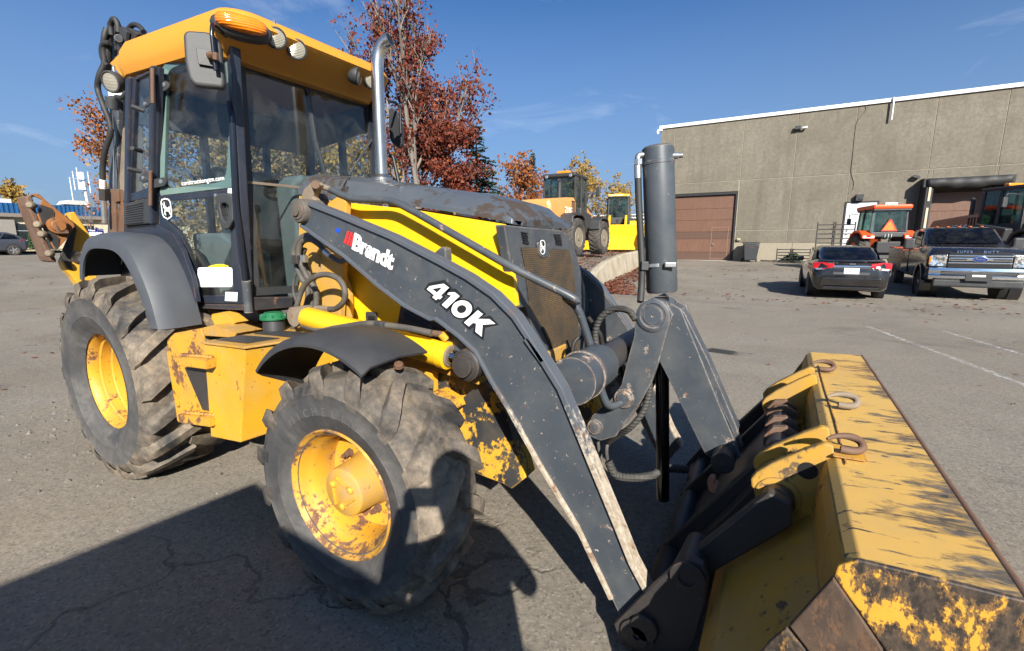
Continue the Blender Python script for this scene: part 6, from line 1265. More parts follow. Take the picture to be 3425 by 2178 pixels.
def wheel_loader(loc, rz, body, dark, label, txt=None, green=False, bucket=True, txt2=None, rimm=None):
    """front = +x.  rear engine hood, cab, articulated front frame with arms and bucket"""
    t = thing('wheel_loader', loc, rz, label, 'wheel loader')
    rimm = rimm or plain('loader_rim', (.20, .17, .12), .6)
    # wheels
    for x in (1.55, -1.55):
        for s_ in (-1, 1): bwheel('wheel', (x, s_ * 1.0, .76), s_, .77, .56, .40, TYREC, rimm, t, 22, rimm)
    box('rear_frame', (-1.6, 0, .95), (2.9, .95, .55), dark, t, bevel=.03); box('front_frame', (1.35, 0, 1.05), (1.5, .85, .8), body, t, bevel=.03)
    loft('engine_hood', [[(x, w_, 1.30), (x, w_, h - .20), (x, w_ * .86, h)] for x, w_, h in ((-3.15, .62, 2.05), (-3.05, .70, 2.20), (-1.6, .76, 2.36), (-.80, .78, 2.42))], body, t, bevel=.03)
    prism('rear_grille', [(-3.17, -.52, 1.42), (-3.17, .52, 1.42), (-3.12, .52, 1.95), (-3.12, -.52, 1.95)], (-.02, 0, 0), BLK, t)
    box('counterweight', (-3.0, 0, 1.05), (.55, 1.9, .50), dark, t, bevel=.08)
    for s_ in (-1, 1):
        for k in range(4): box('hood_vent', (-1.20 + k * .13, s_ * .775, 1.95), (.07, .03, .62), BLK, t, bevel=.01)
        # fender over the rear wheel and its front counterpart
        P = [(-2.35, 1.30), (-2.25, 1.62), (-1.95, 1.72), (-1.2, 1.72), (-.90, 1.55), (-.72, 1.0), (-.80, .98), (-.98, 1.48), (-1.24, 1.63), (-1.93, 1.63), (-2.17, 1.54), (-2.27, 1.30)]
        prism('rear_fender', [(x, s_ * .72, z) for x, z in P], (0, s_ * .56, 0), dark, t, bevel=.02)
        P = [(2.25, 1.25), (2.1, 1.58), (1.85, 1.70), (1.2, 1.70), (.95, 1.55), (.80, 1.15), (.88, 1.12), (1.02, 1.47), (1.24, 1.61), (1.82, 1.61), (2.04, 1.51), (2.17, 1.25)]
        prism('front_fender', [(x, s_ * .76, z) for x, z in P], (0, s_ * .50, 0), dark if not green else body, t, bevel=.02)
        prism('side_tank', [(-.75, s_ * .62, 1.15), (.45, s_ * .62, 1.15), (.55, s_ * .62, 1.75), (-.75, s_ * .62, 2.0)], (0, s_ * .38, 0), dark, t, bevel=.06)
        # loader arm
        P = [(.85, 1.95), (1.05, 2.10), (1.9, 1.75), (2.9, .95), (3.15, .55), (3.05, .42), (2.85, .50), (2.3, 1.05), (1.6, 1.45), (.95, 1.70)]
        prism('lift_arm', [(x, s_ * .58, z) for x, z in P], (0, -s_ * .14, 0), body, t, bevel=.02)
        rod('lift_cylinder', (.75, s_ * .40, .95), (1.9, s_ * .40, 1.35), .07, dark, t, 12)
    # cab
    cb = bpy.data.objects.new('cab', None); link(cb, t)
    X0, X1, Yw, z0, z1 = -.75, .70, .74, 1.75, 3.28
    for (x, y) in ((X0, -Yw), (X0, Yw), (X1, -Yw * .86), (X1, Yw * .86), (-.1, -Yw), (-.1, Yw)): post('cab_post', (x * 1.05, y, z0), (x, y * .96, z1), .09, .08, BLKP, 0, cb)
    prism('cab_base', [(X0 - .1, -Yw, 1.55), (X1 + .08, -Yw * .86, 1.55), (X1 + .08, Yw * .86, 1.55), (X0 - .1, Yw, 1.55)], (0, 0, .42), BLKP, cb, bevel=.03)
    prism('cab_roof', [(X0 - .16, -Yw - .03, z1), (X1 + .18, -Yw * .92, z1), (X1 + .18, Yw * .92, z1), (X0 - .16, Yw + .03, z1)], (0, 0, .15), BLKP if not green else body, cb, bevel=.05)
    for (a, b) in (((X0 - .04, -Yw * .94), (X0 - .04, Yw * .94)), ((X1 + .02, -Yw * .8), (X1 + .02, Yw * .8)), ((X0, -Yw * .97), (X1, -Yw * .82)), ((X0, Yw * .97), (X1, Yw * .82))):
        prism('cab_glass', [(a[0], a[1], z0 + .2), (b[0], b[1], z0 + .2), (b[0], b[1], z1), (a[0], a[1], z1)], (.004, .004, 0), GLSB, cb, bevel=0)
    box('operator_seat', (-.25, 0, 2.15), (.5, .5, .35), SEAT, cb, bevel=.08); box('seat_back', (-.48, 0, 2.50), (.14, .46, .65), SEAT, cb, bevel=.06)
    tube('steering_wheel', [(.38 + .06 * math.sin(a), .2 * math.cos(a), 2.42 + .19 * math.sin(a)) for a in [k * .4488 for k in range(15)]], .018, BLK, cb, n=6)
    bcn = box('beacon', (-.35, .0, z1 + .24), (.22, .62, .13), plain('amber_bar', (.80, .24, .01), .25), cb, bevel=.04)
    for s_ in (-1, 1):
        for k in range(2): box('work_lamp', ((X1 + .16) if k else (X0 - .15), s_ * .55, z1 + .03), (.08, .14, .12), REFL, cb, bevel=.02)
        mr_ = box('mirror', (.55, s_ * 1.25, 2.75), (.08, .20, .40), BLKP, cb, bevel=.04)
        tube('mirror_bracket', bent([(.6, s_ * .70, 3.05), (.58, s_ * 1.25, 3.08), (.56, s_ * 1.25, 2.7)], .08), .02, BLKP, mr_, n=6, sp=False)
    tube('exhaust', [(-1.55, -.35, 2.3), (-1.55, -.35, 2.95), (-1.62, -.35, 3.06)], .085, BLKP, t, n=14)
    if bucket:
        bu = prism('bucket', [(3.0, -1.35, .55), (3.0, -1.35, 1.10), (3.25, -1.35, 1.42), (3.35, -1.35, 1.42), (3.20, -1.35, 1.05), (3.18, -1.35, .55), (3.35, -1.35, .22), (4.05, -1.35, .12), (4.05, -1.35, .06), (3.25, -1.35, .08)], (0, 2.70, 0), body, t, bevel=.02)
        for s_ in (-1, 1): prism('bucket_side', [(3.02, s_ * 1.36, .55), (3.02, s_ * 1.36, 1.08), (3.28, s_ * 1.36, 1.40), (3.60, s_ * 1.36, .98), (3.98, s_ * 1.36, .12), (3.3, s_ * 1.36, .10)], (0, s_ * .03, 0), body, bu, bevel=.01)
        rod('tilt_link', (1.2, 0, 1.75), (3.0, 0, 1.05), .09, dark, t, 12)
    if txt:
        for s_, xd, ox in ((-1, (1, 0, 0), -1.95), (1, (-1, 0, 0), -1.30)):
            text('model_number', txt, (ox, s_ * .785, 1.72), xd, (0, 0, 1), .36, WHT, t, off=.010, depth=.004)
    if txt2: text('front_lettering', txt2, (X1 + .20, -.48, z1 + .03), (0, 1, 0), (0, 0, 1), .13, WHT, t, depth=.004)
    return t
GLSB = glass('loader_cab_glass', (.55, .68, .66), grime=.10)
CASEY = paint('tan_yellow_paint', (.56, .25, .070), .45, dirt=.15, edge=0, dust=(.5, .28, .12), var=.05); DKG = plain('dark_grey_plastic', (.035, .036, .038), .5); JDY = plain('loader_yellow', (.82, .46, .015), .42)
wl1 = wheel_loader((-7.0, 17.2, 1.0), R(90), CASEY, DKG, 'tan wheel loader with black fenders on the raised yard behind the hood', '721G', bucket=False)
wl2 = wheel_loader((-8.25, 28.7, 1.2), R(-74), JDY, plain('dark_brown_frame', (.05, .045, .04), .5), 'bright yellow wheel loader with raised yellow bucket facing the camera', None, green=True, txt2='JOHN DEERE', rimm=plain('yellow_rim', (.70, .36, .02), .5))
wl2['label'] = 'bright yellow wheel loader facing the camera with a wide yellow bucket'
# plough-like blade bucket of the yellow loader: bigger front attachment
pb = thing('snow_bucket', (-7.05, 24.3, 1.10), R(-80), 'wide yellow attachment held low in front of the bright yellow loader', 'bucket')
prism('blade', [(0, -1.55, .1), (-.30, -1.55, .75), (-.15, -1.55, 1.45), (-.05, -1.55, 1.45), (-.18, -1.55, .75), (.35, -1.55, .12), (.35, -1.55, .05)], (0, 3.1, 0), JDY, pb, bevel=.02)
for s_ in (-1, 1): prism('end_plate', [(-.3, s_ * 1.56, .05), (-.3, s_ * 1.56, 1.45), (.1, s_ * 1.56, 1.50), (.9, s_ * 1.56, .9), (.9, s_ * 1.56, .05)], (0, s_ * .05, 0), JDY, pb, bevel=.01)
for k in range(5): box('end_rib', (.1 + k * .16, 1.63, .65), (.05, .05, .9), JDY, pb, bevel=.01)
wl3 = wheel_loader((9.55, 24.6, .35), R(-58), paint('dusty_tan_paint', (.40, .20, .085), .5, dirt=.3, edge=0, dust=(.36, .24, .15), var=.05), DKG, 'tan wheel loader half hidden behind the black pickup at the right edge', '621G', bucket=False)

# ---------------- black sedan seen from behind
def sedan(loc, rz):
    t = thing('sedan', loc, rz, 'black four-door sedan parked with its tail to the camera', 'car')
    PB = paint('black_car_paint', (.010, .0095, .010), .16, dirt=.16, edge=0, coat=.9, dust=(.10, .085, .07), var=.05)
    W = .895
    def sec(x, zb, zw, zt, wb, ww, wt): return [(x, wb * .86, zb), (x, wb, zb + .09), (x, ww, zw - .12), (x, ww * .995, zw), (x, wt, zt)]
    # lower body: front is +x
    L = [(-2.30, .42, .62, .86, .60, .66, .55), (-2.24, .30, .66, 1.02, .78, .83, .70), (-2.02, .24, .78, 1.09, .86, .895, .74), (-1.55, .22, .86, 1.075, .87, W, .76), (-.7, .20, .88, 1.02, .87, W, .80), (.5, .20, .86, 1.00, .87, W, .80), (1.05, .20, .82, .98, .86, W * .99, .78), (1.6, .22, .74, .90, .84, .87, .70), (2.05, .26, .62, .76, .76, .78, .58), (2.25, .34, .54, .62, .60, .62, .46)]
    loft('body', [sec(*q) for q in L], PB, t, ang=65)
    # greenhouse
    G = [(-1.78, 1.04, .64, 1.05), (-1.35, 1.06, .72, 1.24), (-.90, 1.03, .76, 1.42), (-.30, 1.01, .77, 1.475), (.20, 1.00, .77, 1.46), (.60, .99, .76, 1.33), (1.15, .975, .72, 1.0)]
    S_ = []
    for x, zb, wb, zt in G:
        k = (zt - zb) / .46; S_.append([(x, wb, zb - .02), (x, wb, zb), (x, wb - .05 * k, zb + (zt - zb) * .5), (x, wb - .13 * k, zt - .035 * k), (x, wb - .21 * k, zt)])
    loft('roof', S_, PB, t, ang=65)
    gm2 = GLSCAR
    mk('rear_window', [(-1.70, -.60, 1.085), (-1.70, .60, 1.085), (-.96, .56, 1.405), (-.96, -.56, 1.405)], [(0, 1, 2, 3)], gm2, t).location = (-.028, 0, .018)
    mk('windscreen', [(1.08, -.62, 1.03), (1.08, .62, 1.03), (.52, .56, 1.37), (.52, -.56, 1.37)], [(0, 1, 2, 3)], gm2, t).location = (.02, 0, .02)
    for s_ in (-1, 1):
        for P in ([(-1.40, 1.09), (-.98, 1.37), (-.52, 1.40), (-.52, 1.06)], [(-.45, 1.06), (-.45, 1.405), (.10, 1.40), (.60, 1.20), (.78, 1.04)]):
            prism('side_window', [(x, s_ * (.765 - .16 * (z - 1.0)), z) for x, z in P], (0, s_ * .008, 0), gm2, t, bevel=0)
        prism('tail_light', [(-2.15, s_ * .86, .86), (-2.10, s_ * .87, 1.01), (-2.225, s_ * .66, 1.03), (-2.27, s_ * .40, .99), (-2.285, s_ * .38, .90), (-2.26, s_ * .62, .84)], (-.035, s_ * .02, 0), TLR, t, bevel=.012)
        prism('reverse_light', [(-2.262, s_ * .80, .815), (-2.23, s_ * .84, .86), (-2.285, s_ * .44, .885), (-2.29, s_ * .48, .835)], (-.012, 0, 0), REFL, t, bevel=.004)
        mr_ = box('door_mirror', (.62, s_ * 1.0, 1.05), (.10, .20, .14), PB, t, bevel=.04)
        for x in (-.10, -1.0): box('door_handle', (x, s_ * .893, .86), (.18, .03, .03), PB, t, bevel=.01)
        for x in (1.38, -1.32):
            bwheel('wheel', (x, s_ * .80, .325), s_, .325, .22, .215, TYREC, plain('alloy_rim', (.28, .28, .28), .3, .9), t)
            lathe('wheel_arch', (x, s_ * .76, .335), (0, s_, 0), [(0, .375), (.142, .375), (.144, .36), (.02, .34)], BLK, t, 28)
    prism('trunk_trim', [(-2.292, -.42, .905), (-2.292, .42, .905), (-2.285, .42, .945), (-2.285, -.42, .945)], (-.02, 0, 0), CHR, t, bevel=.006)
    prism('plate_recess', [(-2.296, -.40, .70), (-2.296, .40, .70), (-2.29, .42, .90), (-2.29, -.42, .90)], (-.006, 0, 0), plain('grey_recess', (.06, .06, .065), .4), t, bevel=0)
    pl = box('number_plate', (-2.312, 0, .80), (.01, .34, .16), WHT, t, bevel=.004)
    text('plate_text', 'H58  YBT', (-2.319, .145, .765), (0, -1, 0), (0, 0, 1), .085, plain('plate_blue', (.03, .06, .25), .5), pl, depth=.001)
    box('trunk_badge', (-2.285, 0, .985), (.02, .14, .035), CHR, t, bevel=.01); text('trunk_name', 'CRUZE LT', (-2.29, .56, .995), (0, -1, 0), (0, 0, 1), .055, CHR, t, depth=.004)
    prism('rear_bumper', [(-2.30, -.70, .38), (-2.30, .70, .38), (-2.335, .66, .62), (-2.335, -.66, .62)], (.06, 0, 0), PB, t, bevel=.03); box('bumper_lip', (-2.30, 0, .34), (.06, 1.25, .07), PB, t, bevel=.02)
    tube('roof_aerial', [(-.85, 0, 1.46), (-.98, 0, 1.62)], .010, BLK, t, n=6, sp=False); box('spoiler', (-2.20, 0, 1.06), (.12, 1.30, .03), PB, t, bevel=.012)
    return t
GLSCAR = glass('tinted_car_glass', (.10, .11, .12), rough=.01, grime=.05); TLR, nt, p = mat_base('red_tail_lens'); p.inputs['Base Color'].default_value = (.50, .008, .012, 1); p.inputs['Roughness'].default_value = .12; p.inputs['Coat Weight'].default_value = 1
sedan((3.02, 15.45, 0), R(92.5))

# ---------------- dark pickup facing the camera
def pickup(loc, rz):
    t = thing('pickup_truck', loc, rz, 'dark crew-cab pickup truck with chrome grille facing the camera', 'pickup truck')
    PB = paint('dark_truck_paint', (.012, .012, .016), .20, dirt=.16, edge=0, coat=.8, dust=(.10, .09, .078), var=.05); W = 1.0
    def sec(x, zb, zw, zt, wb, ww, wt): return [(x, wb * .9, zb), (x, wb, zb + .08), (x, ww, zw - .15), (x, ww * .99, zw), (x, wt, zt)]
    # nose and cab; front = +x, front axle at x = 0
    L = [(.95, .62, 1.02, 1.16, .90, .93, .82), (.90, .56, 1.18, 1.30, .96, .97, .86), (.55, .52, 1.25, 1.40, .98, 1.0, .88), (-.55, .50, 1.30, 1.47, .98, 1.0, .88), (-.75, .50, 1.30, 1.42, .98, 1.0, .90), (-2.95, .50, 1.30, 1.40, .98, 1.0, .90)]
    loft('body', [sec(*q) for q in L], PB, t, ang=65)
    G = [(-.50, 1.42, .84, 1.44), (-.78, 1.40, .88, 1.62), (-1.25, 1.38, .89, 1.96), (-1.6, 1.38, .89, 2.0), (-2.6, 1.38, .89, 1.99), (-2.90, 1.38, .88, 1.92)]
    S_ = []
    for x, zb, wb, zt in G:
        k = (zt - zb) / .60; S_.append([(x, wb, zb - .03), (x, wb, zb), (x, wb - .05 * k, zb + (zt - zb) * .5), (x, wb - .13 * k, zt - .05 * k), (x, wb - .24 * k, zt)])
    loft('cab_roof', S_, PB, t, ang=65)
    mk('windscreen', [(-.545, -.76, 1.50), (-.545, .76, 1.50), (-1.20, .68, 1.93), (-1.20, -.68, 1.93)], [(0, 1, 2, 3)], GLSCAR, t).location = (.035, 0, .022)
    for s_ in (-1, 1):
        for P in ([(-.90, 1.42), (-1.28, 1.86), (-1.78, 1.90), (-1.78, 1.42)], [(-1.88, 1.42), (-1.88, 1.90), (-2.60, 1.88), (-2.72, 1.44)]):
            prism('side_window', [(x, s_ * (.895 - .20 * (z - 1.38)), z) for x, z in P], (0, s_ * .01, 0), GLSCAR, t, bevel=0)
        mr_ = box('door_mirror', (-.82, s_ * 1.18, 1.50), (.14, .26, .34), BLKP, t, bevel=.05); box('mirror_bracket', (-.86, s_ * 1.02, 1.42), (.08, .14, .06), BLKP, mr_)
        for x in (-1.7, -2.75): box('door_handle', (x, s_ * 1.0, 1.20), (.22, .04, .04), PB, t, bevel=.012)
        for x in (-1.83,): box('door_gap', (x, s_ * .995, 1.0), (.012, .02, .8), BLK, t, bevel=0)
        lathe('wheel_arch', (0, s_ * .80, .44), (0, s_, 0), [(0, .52), (.235, .52), (.24, .50), (.235, .46), (.05, .45)], PB, t, 36)
        lathe('wheel_well', (0, s_ * .62, .44), (0, s_, 0), [(0, .50), (.30, .50), (.39, .46), (.30, .44)], BLK, t, 30)
        for x in (0, -4.1): bwheel('wheel', (x, s_ * .86, .41), s_, .41, .27, .245, TYREC, plain('steel_rim', (.18, .18, .18), .35, .8), t, 0, plain('hub', (.30, .30, .30), .3, .9))
        # headlights
        hl = prism('headlight', [(.97, s_ * .99, .92), (.97, s_ * .64, .90), (.985, s_ * .64, 1.22), (.93, s_ * .97, 1.20)], (.02, 0, 0), HLM, t, bevel=.02)
        box('indicator', (.955, s_ * .975, 1.06), (.04, .05, .22), plain('amber_marker', (.6, .18, .01), .3), hl, bevel=.01)
        box('fog_light_pocket', (1.065, s_ * .66, .73), (.03, .30, .12), BLKP, t, bevel=.02)
    box('bed', (-4.35, 0, .98), (2.7, 1.96, .82), PB, t, bevel=.05); box('bed_cavity', (-4.35, 0, 1.395), (2.5, 1.7, .012), BLK, t, bevel=0); box('chassis', (-2.2, 0, .52), (5.6, .9, .2), BLK, t)
    # grille
    box('grille_back', (.955, 0, 1.06), (.06, 1.26, .40), BLK, t, bevel=.02)
    for z in (1.19, 1.005): box('grille_bar', (.99, 0, z), (.05, 1.24, .040), CHRB, t, bevel=.015)
    for k in range(5): box('grille_slat', (.985, 0, .905 + k * .018), (.03, 1.2, .008), BLKP, t, bevel=.002)
    for k in range(3): box('grille_slat', (.985, 0, 1.225 + k * .018), (.03, 1.2, .008), BLKP, t, bevel=.002)
    box('centre_bar', (1.0, 0, 1.10), (.05, 1.22, .10), CHRB, t, bevel=.03); box('centre_slot', (1.026, .42, 1.10), (.012, .34, .035), BLK, t, bevel=.01); box('centre_slot', (1.026, -.42, 1.10), (.012, .34, .035), BLK, t, bevel=.01)
    ov = mk('emblem', *lathe_geo((0, 0, 0), (1, 0, 0), [(0, .06), (.014, .06), (.018, .052)], 32), CHRB, t, smooth=True); ov.scale = (1, 2.6, 1.25); ov.location = (1.02, 0, 1.10)
    ov2 = mk('emblem_field', *lathe_geo((0, 0, 0), (1, 0, 0), [(.016, .052), (.020, .051)], 32), plain('emblem_blue', (.01, .03, .16), .25), t, smooth=True); ov2.scale = (1, 2.62, 1.22); ov2.location = (1.021, 0, 1.10)
    text('emblem_word', 'Ford', (1.043, -.105, 1.078), (0, 1, 0), (0, 0, 1), .10, CHRB, t, depth=.002, shear=.3)
    text('hood_lettering', 'SUPER', (.958, -.46, 1.268), (0, 1, 0), (-.35, 0, 1), .085, CHRB, t, depth=.006, spacing=1.45); text('hood_lettering', 'DUTY', (.958, .06, 1.268), (0, 1, 0), (-.35, 0, 1), .085, CHRB, t, depth=.006, spacing=1.45)
    loft('front_bumper', [[(1.06, w_, .56), (1.10, w_, .62), (1.10, w_, .80), (1.04, w_, .88)] for w_ in (.80,)] + [[(.90, .99, .58), (.96, .99, .63), (.96, .99, .80), (.92, .99, .87)]], CHRB, t) if False else None
    bp = [( .80, -1.02), (1.02, -.98), (1.10, -.78), (1.12, 0), (1.10, .78), (1.02, .98), (.80, 1.02)]
    v = []; f = []
    for x, y in bp: v += [(x - .05, y * .98, .56), (x + .01, y, .60), (x + .012, y, .66), (x - .012, y, .69), (x - .012, y, .77), (x + .012, y, .80), (x - .0, y, .87), (x - .06, y * .97, .885)]
    for i in range(6):
        for k in range(7): f.append((i * 8 + k, i * 8 + k + 1, (i + 1) * 8 + k + 1, (i + 1) * 8 + k))
    mk('front_bumper', v, f, CHRB, t, smooth=True)
    box('bumper_inset', (1.11, 0, .73), (.02, 1.50, .07), BLKP, t, bevel=.01); box('air_dam', (.98, 0, .47), (.16, 1.75, .20), BLKP, t, bevel=.04)
    pb_ = box('plate_bracket', (1.135, 0, .62), (.02, .52, .16), BLKP, t, bevel=.01); box('plate_stub', (1.148, 0, .68), (.008, .26, .05), WHT, pb_, bevel=.004)
    for y in (-.5, -.25, 0, .25, .5): box('roof_marker', (-1.38, y, 2.0), (.12, .07, .04), plain('amber_marker_lamp', (.45, .10, .01), .3), t, bevel=.015)
    box('rear_view_card', (-.95, .1, 1.72), (.01, .08, .12), WHT, t)
    return t
CHRB = plain('bright_chrome', (.80, .80, .80), .10, 1.0, var=.03); HLM, nt, p = mat_base('headlamp'); co = coords(nt)
nt.links.new(mix(nt, ramp(nt, noise(nt, co, 16, 4), .4, .6), (.20, .20, .20), (.85, .85, .85)), p.inputs['Base Color']); p.inputs['Metallic'].default_value = .7; p.inputs['Roughness'].default_value = .12; p.inputs['Coat Weight'].default_value = 1
pickup((5.95, 15.35, .02), R(-91))

# ---------------- orange tractor seen from behind
def tractor(loc, rz):
    t = thing('tractor', loc, rz, 'orange farm tractor with cab and orange warning triangle, seen from behind', 'tractor')
    OR_ = plain('tractor_orange', (.80, .080, .014), .32); ORD = plain('tractor_rim_orange', (.55, .07, .015), .45)
    for s_ in (-1, 1):
        bwheel('rear_wheel', (0, s_ * .86, .80), s_, .80, .46, .46, TYREC, ORD, t, 20, ORD); bwheel('front_wheel', (2.25, s_ * .80, .55), s_, .55, .34, .30, TYREC, ORD, t, 18, ORD)
        P = [(.75, 1.15), (.55, 1.62), (.15, 1.80), (-.35, 1.78), (-.75, 1.58), (-.80, 1.42), (-.70, 1.42), (-.40, 1.66), (.12, 1.70), (.48, 1.54), (.66, 1.12)]
        prism('fender', [(x, s_ * .55, z) for x, z in P], (0, s_ * .50, 0), OR_, t, bevel=.04)
        box('tail_lamp', (-.76, s_ * .80, 1.52), (.06, .18, .10), TLR, t, bevel=.02)
    loft('bonnet', [[(x, w_, .95), (x, w_, h - .15), (x, w_ * .8, h)] for x, w_, h in ((.95, .42, 1.72), (2.2, .38, 1.62), (2.75, .32, 1.45), (2.85, .26, 1.2))], OR_, t)
    box('transmission', (.6, 0, .78), (2.4, .5, .5), plain('tractor_grey', (.05, .05, .05), .6), t, bevel=.04)
    cb = bpy.data.objects.new('cab', None); link(cb, t)
    for (x, y) in ((-.55, -.68), (-.55, .68), (.95, -.62), (.95, .62), (.2, -.72), (.2, .72)): post('cab_post', (x, y, 1.45), (x * .92, y * .93, 2.72), .07, .07, BLKP, 0, cb)
    prism('cab_roof', [(-.75, -.74, 2.70), (1.15, -.68, 2.70), (1.15, .68, 2.70), (-.75, .74, 2.70)], (0, 0, .19), OR_, cb, bevel=.07); prism('roof_liner', [(-.70, -.70, 2.64), (1.1, -.64, 2.64), (1.1, .64, 2.64), (-.70, .70, 2.64)], (0, 0, .06), BLKP, cb)
    for pts in ([(-.57, -.66, 1.72), (-.57, .66, 1.72), (-.53, .63, 2.64), (-.53, -.63, 2.64)], [(.96, -.6, 1.6), (.96, .6, 1.6), (.92, .57, 2.64), (.92, -.57, 2.64)], [(-.55, -.70, 1.6), (.95, -.64, 1.6), (.92, -.60, 2.64), (-.53, -.65, 2.64)], [(-.55, .70, 1.6), (.95, .64, 1.6), (.92, .60, 2.64), (-.53, .65, 2.64)]):
        prism('cab_window', pts, (.005, .003, 0), GLSB, cb, bevel=0)
    box('cab_sill', (-.58, 0, 1.60), (.12, 1.40, .22), BLKP, cb, bevel=.04); box('driver_seat', (.05, 0, 1.75), (.2, .5, .7), SEAT, cb, bevel=.06); box('roof_lamp', (-.60, .05, 2.93), (.12, .50, .08), REFL, cb, bevel=.02)
    prism('warning_triangle', [(-.62, -.26, 1.78), (-.62, .26, 1.78), (-.62, .04, 2.20), (-.62, -.04, 2.20)], (-.012, 0, 0), plain('triangle_orange', (.95, .16, .01), .5), cb, bevel=.005)
    ring('triangle_border', [(-.634, -.31, 1.75), (-.634, .31, 1.75), (-.634, .04, 2.25), (-.634, -.04, 2.25)], [(-.634, -.235, 1.80), (-.634, .235, 1.80), (-.634, .03, 2.165), (-.634, -.03, 2.165)], (-.006, 0, 0), plain('triangle_red', (.55, .03, .01), .5), cb, bevel=0)
    box('hitch', (-.62, 0, 1.05), (.30, .9, .5), BLK, t, bevel=.03); rod('top_link', (-.7, 0, 1.1), (-.78, 0, 1.5), .04, CHR, t, 8); box('mower_deck', (3.35, 0, .75), (.7, 1.4, .35), OR_, t, bevel=.06)
    for s_ in (-1, 1): tube('mirror_arm', bent([(.95, s_ * .64, 2.55), (.95, s_ * 1.0, 2.55), (.95, s_ * 1.0, 2.2)], .06), .018, BLK, cb, n=6, sp=False); box('mirror', (.93, s_ * 1.0, 2.22), (.05, .18, .30), BLKP, cb, bevel=.03)
    for k in range(3): box('rear_lever', (-.66, -.1 + k * .12, 1.55), (.03, .03, .14), ZINC, t, bevel=.005)
    return t
tractor((5.25, 24.6, .30), R(105))

# ---------------- grey hatchback at the far left
def suv(loc, rz):
    t = thing('sport_utility_car', loc, rz, 'grey compact SUV cut off by the left edge before the office', 'car')
    PB = plain('slate_car_paint', (.045, .048, .062), .2)
    def sec(x, zb, zw, zt, wb, ww, wt): return [(x, wb * .88, zb), (x, wb, zb + .1), (x, ww, zw - .12), (x, ww * .99, zw), (x, wt, zt)]
    loft('body', [sec(*q) for q in [(-2.15, .45, .80, 1.02, .70, .76, .62), (-2.0, .30, .95, 1.12, .84, .88, .76), (-1.2, .26, .98, 1.10, .88, .90, .80), (.6, .26, .95, 1.06, .88, .90, .80), (1.3, .28, .88, 1.02, .86, .88, .72), (2.05, .34, .70, .86, .74, .76, .60), (2.2, .42, .62, .72, .6, .62, .5)]], PB, t)
    S_ = []
    for x, zb, wb, zt in [(-2.05, 1.08, .72, 1.10), (-1.75, 1.07, .76, 1.40), (-1.2, 1.05, .78, 1.60), (-.2, 1.04, .78, 1.64), (.4, 1.03, .77, 1.56), (1.15, 1.02, .74, 1.05)]:
        k = (zt - zb) / .6; S_.append([(x, wb, zb - .02), (x, wb, zb), (x, wb - .06 * k, zb + (zt - zb) * .5), (x, wb - .14 * k, zt - .05 * k), (x, wb - .24 * k, zt)])
    loft('roof', S_, PB, t, ang=65)
    for s_ in (-1, 1):
        for P in ([(-1.75, 1.14), (-1.5, 1.40), (-1.05, 1.50), (-.75, 1.12)], [(-.68, 1.12), (-.9, 1.50), (.1, 1.52), (.85, 1.10)]): prism('side_window', [(x, s_ * (.785 - .20 * (z - 1.05)), z) for x, z in P], (0, s_ * .01, 0), GLSCAR, t, bevel=0)
        prism('tail_light', [(-2.08, s_ * .70, .98), (-1.75, s_ * .885, 1.0), (-1.78, s_ * .885, 1.08), (-2.08, s_ * .70, 1.10)], (-.02, s_ * .02, 0), TLR, t, bevel=.01)
        for x in (1.35, -1.35):
            w_ = bwheel('wheel', (x, s_ * .80, .34), s_, .345, .22, .235, TYREC, BLK, t)
            for k in range(5):
                a = k * 1.2566; mb = MB().box((.12 * math.cos(a), s_ * .105, .12 * math.sin(a)), (.20, .02, .075), Matrix.Rotation(-a, 3, 'Y')); mb.build('rim_spoke', plain('alloy_bright', (.6, .6, .6), .25, .8), w_, bevel=.01)
            lathe('wheel_arch', (x, s_ * .74, .36), (0, s_, 0), [(0, .40), (.165, .40), (.168, .385), (.02, .37)], BLK, t, 28)
    return t
_p = (-47,8.935,0.969)
suv((-47, _p[1] - 1.30, gz(-47, 9)), R(-88))

# ---------------- pipe racks, bin
PIPE = plain('dark_pipe_paint', (.045, .042, .042), .5)
def rack(loc, rz, wd, ht, rails, label, zoff=0):
    t = thing('pipe_rack', loc, rz, label, 'rack', 'steel pipe racks leaning by the wall')
    for x in (-wd / 2, wd / 2): tube('upright', [(x, 0, zoff), (x, 0, zoff + ht)], .035, PIPE, t, n=8, sp=False)
    for k in range(rails):
        z = zoff + ht * (.10 + .84 * k / (rails - 1)); tube('rail', [(-wd / 2, 0, z), (wd / 2, 0, z)], .028, PIPE, t, n=8, sp=False)
    return t
_a = [(3.002,29,2.664),(3.743,29,2.648),(3.127,29,1.374)]; rack(((_a[0][0] + _a[1][0]) / 2, 29.0, gz(3, 29)), 0, _a[1][0] - _a[0][0], _a[0][2] - gz(3, 29), 9, 'tall dark pipe rack standing left of the orange tractor')
_b = [(3.805,28.8,2.651),(4.678,28.8,2.538),(3.933,28.8,1.378)]; rack(((_b[0][0] + _b[1][0]) / 2, 28.8, gz(3, 29)), 0, _b[1][0] - _b[0][0], _b[0][2] - gz(3, 29), 9, 'tall dark pipe rack partly hidden behind the orange tractor')
_c = [(1.137,31,1.042),(1.853,31,1.068),(1.195,31,0.374)]; rack(((_c[0][0] + _c[1][0]) / 2, 31.0, gz(1, 31)), 0, _c[1][0] - _c[0][0], .85, 5, 'low dark pipe rack at the foot of the wall, left one of the low pair')
_d = [(1.96,31,1.069),(2.868,31,1.108),(2.022,31,0.39)]; rack(((_d[0][0] + _d[1][0]) / 2, 31.0, gz(1, 31)), 0, _d[1][0] - _d[0][0], .85, 5, 'low dark pipe rack beside the sedan roof, right one of the low pair')
